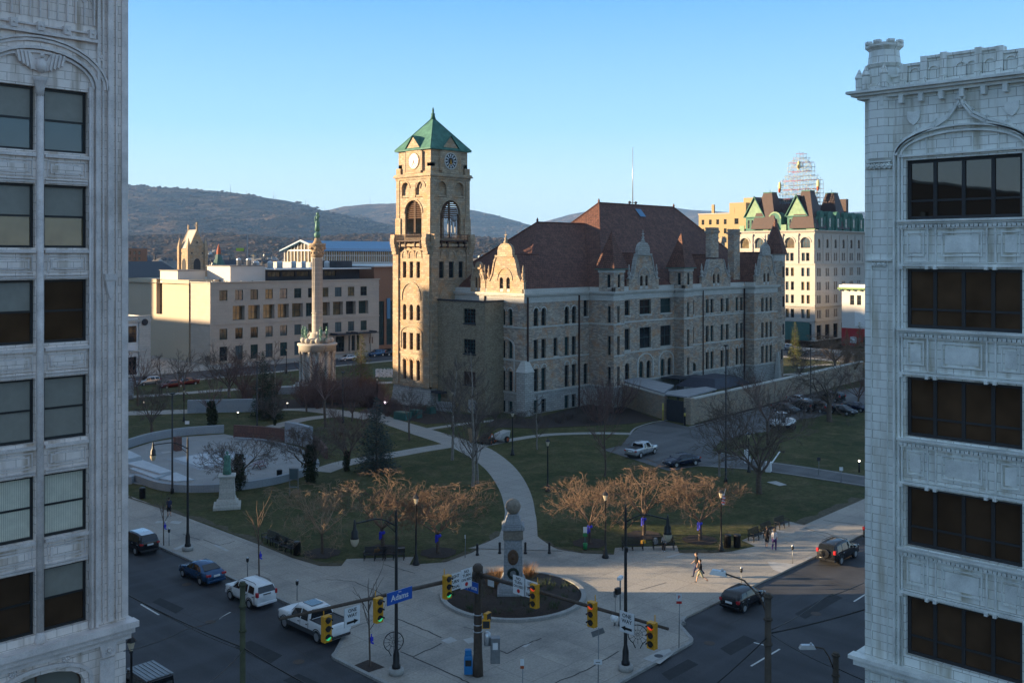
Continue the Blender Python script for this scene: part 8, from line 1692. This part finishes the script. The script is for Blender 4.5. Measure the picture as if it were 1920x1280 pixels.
# cars farther away share the shapes of the near ones
def recolour(t, paint):
    for c in t.children:
        if c.name.split('.')[0] in ('body', 'wing_mirror', 'rear_bumper', 'front_bumper'): c.data = c.data.copy(); c.data.materials.clear(); c.data.materials.append(MT[paint])
    return t
def far(src, x, y, rot, paint, label, g=None, z=.2): c = dup(src, carp(x, y, z), rot, label, g); c['group'] = g or 'cars parked far off'; return recolour(c, paint)
far(DS, 652, 676, PI, 'silver_paint', 'white sedan on the far street beside the column monument', z=0); far(R4, 706, 668, PI, 'blue_paint', 'dark blue car on the far street near the canopy', z=0); far(R4, 733, 666, PI, 'black_paint', 'black car on the far street just left of the clock tower', z=0); far(R4, 1481, 656, -1.2, 'silver_paint', 'white car by the hotel storefront', z=0); far(DS, 1497, 664, -1.2, 'grey_paint', 'grey car parked behind the narrow conifer', z=0)
far(DS, 350, 722, PI, 'car_red', 'red car parked beyond the bare trees at the left', z=0); far(DS, 322, 727, PI, 'car_red', 'dark red sedan left of the other red car', z=0); far(R4, 278, 722, PI, 'silver_paint', 'silver car parked near the low white shop', z=0)
for x, y, c, s, src in ((1473, 772, 'grey_paint', 'grey sedan in the courtyard lot under the tall pole', DS), (1505, 770, 'black_paint', 'black car in the middle of the courtyard lot', R4), (1532, 772, 'rust_metal', 'brown car left of the gnarled tree trunk', R4), (1580, 776, 'black_paint', 'black car just right of the gnarled tree trunk', DS), (1606, 770, 'navy_paint', 'dark blue sedan next to the right office block in the lot', DS), (1500, 756, 'silver_paint', 'silver car in the back row of the courtyard lot', DS), (1560, 752, 'black_paint', 'black car in the back row behind the gnarled tree', R4)): far(src, x, y, PI/2-.2 if src is R4 else -PI/2-.2, c, s, 'cars in the courtyard lot')
UT = thing('utility_vehicle', 'small white open utility vehicle beside the driveway', 'utility vehicle', carp(1467, 804, .2), -.6); UT.scale = (1.35,)*3
m = MB(); m.box(-1.2, 1.2, -.6, .6, .45, .75); m.taper(.5, 1.35, -.6, .6, .75, 1.1, .85); m.box(-1.2, -.3, -.6, .6, .75, 1.0); lb(m, 'body', 'white_paint', UT, bevel=.06); m = MB()
for s in (-.55, .55): m.tube([(.55, s, 1.), (.3, s, 1.75), (-.5, s, 1.75), (-.6, s, .9)], .04, 5)
m.tube([(.3, -.55, 1.75), (.3, .55, 1.75)], .04, 5); m.tube([(-.5, -.55, 1.75), (-.5, .55, 1.75)], .04, 5); m.box(-.5, .3, -.55, .55, 1.76, 1.8); lb(m, 'roll_cage', 'white_paint', UT); m = MB(); m.box(-.3, .1, -.5, .5, .75, .95); lb(m, 'seat', 'plastic', UT)
for sx in (-.8, .85):
    for s in (-1, 1): m = MB(); m.T = Matrix.Translation((sx, s*.62, .33)) @ Matrix.Rotation(PI/2, 4, 'X'); m.lathe([(.33, -.13), (.33, .13)], n=14); lb(m, 'wheel', 'rubber', UT)
# ================================================================ people and statues
def skin_obj(name, pts, edges, radii, mat, par, root=0):
    me = bpy.data.meshes.new(name); me.from_pydata([tuple(p) for p in pts], edges, []); me.materials.append(MT[mat]); ob = bpy.data.objects.new(name, me); COL.objects.link(ob)
    if par: ob.parent = par
    sm = ob.modifiers.new('skin', 'SKIN'); sm.use_smooth_shade = True
    if not me.skin_vertices: me.attributes.new('skin_vert', 'FLOAT', 'POINT')
    return ob
def tubebody(name, chains, mat, par, loc_n=10):
    """one surface from tapering limb chains: overlapping capsules fused by a remesh"""
    m = MB()
    for ch in chains:
        P = [Vector(p[:3]) for p in ch]; r = [p[3] for p in ch]; m.tube(P, r, loc_n)
        for p, q in ((P[0], r[0]), (P[-1], r[-1])): m.ball(p, q*.98, 8, 6)
    ob = lb(m, name, mat, par); return ob
def fused(ob, vox):
    md = ob.modifiers.new('remesh', 'REMESH'); md.mode = 'VOXEL'; md.voxel_size = vox; md.use_smooth_shade = True; return ob
def person(label, p, rot, h=1.75, legs=(.3, -.25), arms=(.3, -.3), shirt='cloth_black', pants='cloth_khaki', pantlen=.5, hair='hair_dark', shoes='plastic', sit=False, mats=None, name='person', cat='person', fem=False, extra=None, sleeves=.5, bend=.0):
    t = thing(name, label, cat, p, rot); s = h/1.75; hipz = .92 if not sit else .5; k = .9 if fem else 1.
    S = lambda *a: tuple(x*s for x in a); sk = 'skin' if not mats else mats
    def leg(side, a):
        y = side*.095
        if sit: return [S(0, y, hipz, .085), S(.22, y, hipz+.02, .08), S(.44, y, hipz-.01, .062), S(.46+a*.2, y, .27, .05), S(.47+a*.3, y, .08, .038)], (.47+a*.3, y)
        kx, kz = math.sin(a)*.44, hipz-math.cos(a)*.44; b = a-.25-(.35 if a < 0 else 0); ax, az = kx+math.sin(b)*.42, kz-math.cos(b)*.42
        return [S(0, y, hipz, .09), S(kx*.5, y, (hipz+kz)/2, .078), S(kx, y, kz, .056), S((kx+ax)/2-.01, y, (kz+az)/2+.05, .055), S(ax, y, az, .036)], (ax, y, az)
    L1, f1 = leg(1, legs[0]); L2, f2 = leg(-1, legs[1]); sh = hipz+.52; bx = bend*.3
    torso = [S(0, 0, hipz-.02, .13*k), S(bx*.4, 0, hipz+.16, .115*k), S(bx*.8, 0, hipz+.34, .135*k), S(bx, 0, sh-.04, .11*k)]
    shl = [S(bx, -.15*k, sh-.01, .062), S(bx, .15*k, sh-.01, .062)]; neck = [S(bx, 0, sh, .055), S(bx+.02, 0, sh+.12, .05)]
    hd = (bx+.03, 0, sh+.225)
    def arm(side, a):
        y = side*.19*k; ex, ez = bx+math.sin(a)*.28, sh-.03-math.cos(a)*.28; c = a+.45+(.5 if sit else 0); wx_, wz = ex+math.sin(c)*.25, ez-math.cos(c)*.25; hx, hz_ = wx_+math.sin(c)*.08, wz-math.cos(c)*.08
        A = [S(bx, y*.95, sh-.02, .05), S((bx+ex)/2, y*1.05, (sh-.03+ez)/2, .043), S(ex, y*1.1, ez, .036), S(wx_, y*1.08, wz, .025)]; Hn = [S(wx_, y*1.08, wz, .026), S(hx, y*1.06, hz_, .036)]
        Fg = [[S(hx, y*1.06+(i-1.5)*.018, hz_, .009), S(hx+math.sin(c+.4)*.045*(1.1-.12*abs(i-1.3)), y*1.06+(i-1.5)*.02, hz_-math.cos(c+.4)*.045, .0085), S(hx+math.sin(c+.9)*.08*(1.1-.12*abs(i-1.3)), y*1.05+(i-1.5)*.02, hz_-math.cos(c+.9)*.07, .007)] for i in range(4)]+[[S(wx_+.02, y*1.06, wz-.02, .011), S(hx+.04, y*1.02-side*.02, hz_+.02, .009)]]
        return A, [Hn]+Fg
    A1, H1 = arm(1, arms[0]); A2, H2 = arm(-1, arms[1])
    body = tubebody('body', [torso, shl, neck, L1, L2, A1, A2]+H1+H2, sk, t)
    # head with brow, nose, chin and ears joined into the body surface
    m = MB(); m.T = Matrix.Scale(s, 4); c = hd; m.ball(c, .098, 14, 10, 1.22); m.ball((c[0]+.035, 0, c[2]-.06), .062, 10, 8); m.ball((c[0]+.1, 0, c[2]-.005), .018, 6, 5, 1.6); m.ball((c[0]+.09, 0, c[2]-.055), .02, 6, 4, .5)
    for q in (-1, 1): m.ball((c[0]-.005, q*.095, c[2]-.01), .022, 6, 5, 1.5)
    hb = m; me = body.data; bm_ = hb.mesh('tmp', [sk]); 
    import bmesh
    b = bmesh.new(); b.from_mesh(me); b.from_mesh(bm_); b.to_mesh(me); b.free(); fused(body, .018*s)
    m = MB(); m.T = Matrix.Scale(s, 4)
    for q in (-1, 1): m.ball((c[0]+.085, q*.035, c[2]+.012), .013, 6, 5)
    lb(m, 'eyes', 'hair_dark' if not mats else mats, t)
    if hair: m = MB(); m.T = Matrix.Scale(s, 4); m.ball((c[0]-.02, 0, c[2]+.03), .108, 12, 8, 1.1); (m.tube([(c[0]-.08, 0, c[2]), (c[0]-.12, 0, c[2]-.2)], [.07, .03], 8) if fem else None); lb(m, 'hair', hair, t)
    g = 1.14
    def grow_(ch, d=.014): return [tuple(list(p[:3])+[p[3]+d*s]) for p in ch]
    up = [grow_(torso, .018), grow_(shl)]+[grow_(A[:3 if sleeves > .4 else 2]) if sleeves <= .8 else grow_(A) for A in (A1, A2)]
    fused(tubebody('shirt', up, shirt, t), .02*s)
    n = 5 if pantlen > .8 else 3; hips = [S(0, 0, hipz-.03, .135*k), S(0, 0, hipz+.07, .125*k)]; fused(tubebody('trousers' if n == 5 else 'shorts', [grow_(hips), grow_(L1[:n], .018), grow_(L2[:n], .018)], pants, t), .02*s)
    for f in (L1[-1], L2[-1]): m = MB(); z = f[2]-.05*s; m.ball((f[0]+.05*s, f[1], z+.01), .05*s, 8, 5, .7, Matrix.Translation((f[0]+.05*s, f[1], z)) @ Matrix.Diagonal((2.3, .9, 1, 1)) @ Matrix.Translation((-(f[0]+.05*s), -f[1], -z))); lb(m, 'shoe', shoes, t)
    if extra == 'tree': pass
    return t
AL = 0.; WL = PI+.75-.15      # headings: along +x, and towards image left
def heading(x0, y0, x1, y1): a, b = gp(x0, y0), gp(x1, y1); return math.atan2(b[1]-a[1], b[0]-a[0])
w_ = heading(1330, 1092, 1290, 1090)
person('walking person in black t-shirt and khaki shorts, nearer of the two on the sunlit plaza', G3(1313, 1093), w_, 1.78, (-.42, .45), (.35, -.3), 'cloth_black', 'cloth_khaki', .5, 'hair_dark', 'plastic')
person('walking person with dark hair and dark trousers, farther of the two on the sunlit plaza', G3(1306, 1081), w_, 1.85, (.4, -.42), (-.3, .35), 'cloth_black', 'cloth_navy', 1., 'hair_dark', 'plastic')
w_ = heading(1437, 1025, 1470, 990)
person('walking person in dark t-shirt and dark shorts beside the right benches', G3(1438, 1026), w_, 1.76, (.15, -.2), (.2, -.15), 'cloth_black', 'cloth_black', .5, 'hair_dark', 'shoe_blue')
person('walking person with fair hair, white top and purple leggings beside the right benches', G3(1452, 1031), w_, 1.78, (-.2, .2), (-.2, .25), 'cloth_white', 'cloth_purple', 1., 'hair_fair', 'shoe_blue', fem=True)
person('person in dark clothes and shorts walking on the left pavement', G3(317, 968), heading(317, 968, 290, 940), 1.8, (.15, -.15), (.1, -.1), 'cloth_navy', 'cloth_black', .5, 'hair_dark', 'plastic')
person('seated person in a grey jacket on the bench right of the lantern', G3(1246, 1030)+Vector((0, 0, .02)), FR_-PI/2-.3, 1.72, (.3, .1), (.5, .7), 'cloth_grey', 'cloth_black', 1., 'hair_fair', 'sign_white', sit=True, sleeves=1., bend=.3, fem=True)
t = thing('backpack', 'dark bag on the bench beside the seated person', 'bag', G3(1229, 1029)+Vector((0, 0, .46)), .3); m = MB(); m.taper(-.2, .2, -.14, .14, 0, .5, .8); m.box(-.13, .13, -.2, -.141, .08, .3); lb(m, 'bag', 'cloth_grey', t, bevel=.04)
# bronze figure on its pedestal
q = G3(426, 950); SP2 = thing('statue_pedestal', 'stepped white stone pedestal carrying a bronze figure on the left lawn', 'pedestal', q, FR_+.25)
stack(SP2, 'pedestal_base', 'trim_stone', [(2.6, -.05, .3, 1.), (2.15, .303, .6, .95), (1.8, .603, .95, .9)]); stack(SP2, 'pedestal_shaft', 'trim_stone', [(1.55, .953, 3.0, .87)]); stack(SP2, 'pedestal_cap', 'trim_stone', [(1.6, 3.003, 3.2, 1.03)])
st1 = person('green bronze statue of a standing cloaked figure on the white pedestal', q+Vector((0, 0, 3.25)), FR_-PI/2+.4, 2.2, (.1, -.12), (.5, -.1), 'bronze_green', 'bronze_green', 1., 'bronze_green', 'bronze_green', mats='bronze_green', name='bronze_statue', cat='statue', sleeves=1.)
m = MB(); m.lathe([(.42, 0), (.38, .5), (.3, 1.2), (.26, 1.6)], -.12, 0, 12); lb(m, 'cloak', 'bronze_green', st1)
# column monument
CB = ray(595, 186, 0); CM = thing('column_monument', 'tall fluted stone column on a round colonnaded drum, crowned by a green figure', 'monument', CB)
m = MB(); m.lathe([(4.6, 0), (4.6, .5), (4.1, .51), (4.1, 1.)], n=28); lb(m, 'steps', 'trim_stone', CM)
m = MB(); m.lathe([(2.9, 1.), (2.9, 7.1)], n=24); lb(m, 'drum', 'hotel_stone', CM)
for i in range(12): a = 2*PI*i/12; m = MB(); m.lathe([(.42, 1.), (.42, 1.3), (.3, 1.4), (.27, 6.4), (.42, 6.7), (.42, 7.)], 3.1*math.cos(a), 3.1*math.sin(a), 8); lb(m, 'drum_column', 'hotel_stone', CM)
m = MB(); m.lathe([(3.5, 7.), (3.5, 7.9), (3.75, 8.1), (3.75, 8.4), (3.3, 8.5)], n=28); lb(m, 'entablature', 'hotel_stone', CM); m = MB(); m.lathe([(1.9, 8.5), (1.8, 9.4), (1.35, 10.), (1.5, 10.2), (1.2, 10.5)], n=16); lb(m, 'column_base', 'hotel_stone', CM)
for i in range(8): a = 2*PI*i/8+.2; m = MB(); m.ball((2.6*math.cos(a), 2.6*math.sin(a), 9.), .55, 8, 6); m.tube([(2.3*math.cos(a), 2.3*math.sin(a), 9.), (1.2*math.cos(a), 1.2*math.sin(a), 10.6)], .22, 5) if i % 2 else None; lb(m, 'stone_ball', 'hotel_stone', CM)
m = MB(); n = 32; prof = [(1.02, 10.5), (1.0, 14.), (.99, 14.01), (1.1, 14.15), (.97, 14.3), (.95, 18.), (.93, 18.1), (.88, 24.6)]; m.lathe(prof, n=n, smooth=False)
for i in range(16): a = 2*PI*i/16; m.box(.9, 1.04, -.05, .05, 10.6, 24.5, Matrix.Rotation(a, 4, 'Z') @ Matrix.Diagonal((.97, 1, 1, 1)))
lb(m, 'column_shaft', 'hotel_stone', CM); m = MB(); m.lathe([(.95, 24.6), (1.2, 25.), (1.15, 25.6), (1.5, 26.7), (1.6, 27.), (1.6, 27.3)], n=12)
for i in range(8): a = 2*PI*i/8; m.ball((1.35*math.cos(a), 1.35*math.sin(a), 26.4), .33, 6, 5); m.ball((1.2*math.cos(a+.4), 1.2*math.sin(a+.4), 25.5), .25, 6, 5)
lb(m, 'capital', 'tower_stone', CM); m = MB(); m.lathe([(.9, 27.3), (.6, 27.8), (.5, 28.3)], n=10); lb(m, 'top_block', 'tower_stone', CM); m = MB(); m.ball((0, 0, 28.9), .62, 12, 8); lb(m, 'globe', 'bronze_green', CM)
tp = person('green bronze figure standing on the globe at the top of the column monument', CB+Vector((0, 0, 29.35)), FR_-PI/2, 3.7, (.1, -.1), (1.9, .3), 'bronze_green', 'bronze_green', 1., 'bronze_green', 'bronze_green', mats='bronze_green', name='bronze_statue', cat='statue', sleeves=1., fem=True)
m = MB(); m.lathe([(.5, .3), (.42, 1.2), (.3, 2.0)], n=10); lb(m, 'robe', 'bronze_green', tp)
for i, (dx, dy) in enumerate(((-2.6, .0), (-1.9, 1.9), (.3, -2.6), (-1., -2.5))): person('green bronze soldier statue at the '+('left end of the', 'inner left of the', 'right end of the', 'inner right of the')[i]+' column monument drum', CB+Vector((dx, dy, 8.9))+Vector((0, 0, 0)), FR_-PI/2+i, 2.7, (.15, -.15), (.5, -.3), 'bronze_green', 'bronze_green', 1., 'bronze_green', 'bronze_green', mats='bronze_green', name='bronze_statue', cat='statue', sleeves=1.)
# beyond a hundred windows on one building the smallest in view become one shared part
def cap_parts(th, name, n=100):
    L = [c for c in th.children if c.name.split('.')[0] == name]
    if len(L) <= n: return
    def size(o): w = Vector(th.location)+o.location; b = o.bound_box; return (b[6][0]-b[0][0])*(b[6][2]-b[0][2])/(w.length**2)
    L.sort(key=size, reverse=True); V = []; Fs = []; Mi = []; mats = []
    for o in L[n:]:
        for q in [o]+list(o.children):
            T_ = Matrix.Translation(o.location) @ Matrix.Rotation(o.rotation_euler.z, 4, 'Z'); k = len(V); V += [tuple(T_ @ v.co) for v in q.data.vertices]
            for p in q.data.polygons:
                m_ = q.data.materials[p.material_index]
                if m_ not in mats: mats.append(m_)
                Fs.append([i+k for i in p.vertices]); Mi.append(mats.index(m_))
        for q in list(o.children): bpy.data.objects.remove(q)
        bpy.data.objects.remove(o)
    me = bpy.data.meshes.new('windows'); me.from_pydata(V, [], Fs); [me.materials.append(m_) for m_ in mats]; me.polygons.foreach_set('material_index', Mi); ob = part(None, 'windows', me, th); ob['kind'] = 'stuff'
cap_parts(CH, 'window'); cap_parts(HT, 'window')
# ================================================================ camera, light, sky
cam = bpy.data.cameras.new('camera'); co = bpy.data.objects.new('camera', cam); COL.objects.link(co); SC.camera = co
co.location = (0, 0, H_); co.rotation_euler = (PI/2, 0, -(PI/2-TH)); cam.sensor_width = 36; cam.lens = 36*F_/1920; cam.shift_y = -(640-HY)/1920; cam.clip_end = 20000; cam.clip_start = .5
co.rotation_euler = (PI/2, 0, math.atan2(-ST, CT))
AZ = math.radians(SUN_AZ); EL = math.radians(SUN_EL)
# direction towards the sun in world axes: camera-left is (-CT, ST)
left = Vector((-CT, ST, 0)); fwd = Vector((ST, CT, 0)); ts = (left*math.cos(AZ)+fwd*math.sin(AZ))*math.cos(EL)+Vector((0, 0, math.sin(EL)))
sl_ = bpy.data.lights.new('sun', 'SUN'); so = bpy.data.objects.new('sun', sl_); COL.objects.link(so); sl_.energy = SUN_E; sl_.angle = math.radians(.6); sl_.color = SUN_C
so.rotation_euler = ts.to_track_quat('Z', 'Y').to_euler()
W = bpy.data.worlds.new('World'); SC.world = W; W.use_nodes = True; nt = W.node_tree; nt.nodes.clear()
out = nt.nodes.new('ShaderNodeOutputWorld'); bg = nt.nodes.new('ShaderNodeBackground'); sky = nt.nodes.new('ShaderNodeTexSky')
sky.sky_type = 'NISHITA'; sky.sun_disc = False; sky.sun_elevation = EL; sky.sun_rotation = math.atan2(ts.x, ts.y); sky.altitude = 300; sky.air_density = SKY_AIR; sky.dust_density = SKY_DUST; sky.ozone_density = SKY_OZ
geo = nt.nodes.new('ShaderNodeTexCoord'); sep = nt.nodes.new('ShaderNodeSeparateXYZ'); nt.links.new(geo.outputs['Generated'], sep.inputs[0])
cr = nt.nodes.new('ShaderNodeValToRGB'); nt.links.new(sep.outputs[2], cr.inputs[0]); el_ = cr.color_ramp.elements
stops = [(0., (.86, .97, 1.)), (.045, (.72, .93, 1.)), (.13, (.38, .71, 1.)), (.25, (.165, .48, 1.)), (.42, (.21, .35, .57)), (1., (.25, .34, .46))]
el_[0].position = 0.; el_[0].color = c4(stops[0][1]); el_[1].position = 1.; el_[1].color = c4(stops[-1][1])
for a_, b_ in stops[1:-1]: e_ = el_.new(a_); e_.color = c4(b_)
mx_ = nt.nodes.new('ShaderNodeMix'); mx_.data_type = 'RGBA'; mx_.blend_type = 'MIX'; mx_.inputs[0].default_value = SKY_MIX
gn = nt.nodes.new('ShaderNodeVectorMath'); gn.operation = 'SCALE'; gn.inputs['Scale'].default_value = SKY_K; nt.links.new(cr.outputs[0], gn.inputs[0])
nt.links.new(sky.outputs[0], mx_.inputs[6]); nt.links.new(gn.outputs[0], mx_.inputs[7]); nt.links.new(mx_.outputs[2], bg.inputs[0]); nt.links.new(bg.outputs[0], out.inputs[0]); bg.inputs[1].default_value = SKY_S
SC.view_settings.view_transform = 'Standard'; SC.view_settings.look = 'None'; SC.view_settings.exposure = EXPO; SC.view_settings.gamma = 1
SC.render.engine = 'CYCLES'; SC.cycles.max_bounces = 6
SC.render.resolution_x = 1024; SC.render.resolution_y = 682
hz = MB(); hz.box(-9000, 11000, -3500, 11000, -1.1, 640)
hm_ = bpy.data.materials.new('haze'); hm_.use_nodes = True; hn = hm_.node_tree; hn.nodes.clear(); ho = hn.nodes.new('ShaderNodeOutputMaterial'); hv = hn.nodes.new('ShaderNodeVolumePrincipled')
hv.inputs['Color'].default_value = (.30, .56, 1, 1); hv.inputs['Density'].default_value = HAZE; hv.inputs['Anisotropy'].default_value = 0.; hn.links.new(hv.outputs[0], ho.inputs['Volume']); MT['haze'] = hm_
if HAZE: tag(struct(hz.build('haze', 'haze'), 'stuff'), 'thin blue evening haze filling the valley air', 'haze')
SC.cycles.volume_bounces = 0; SC.cycles.volume_step_rate = 10
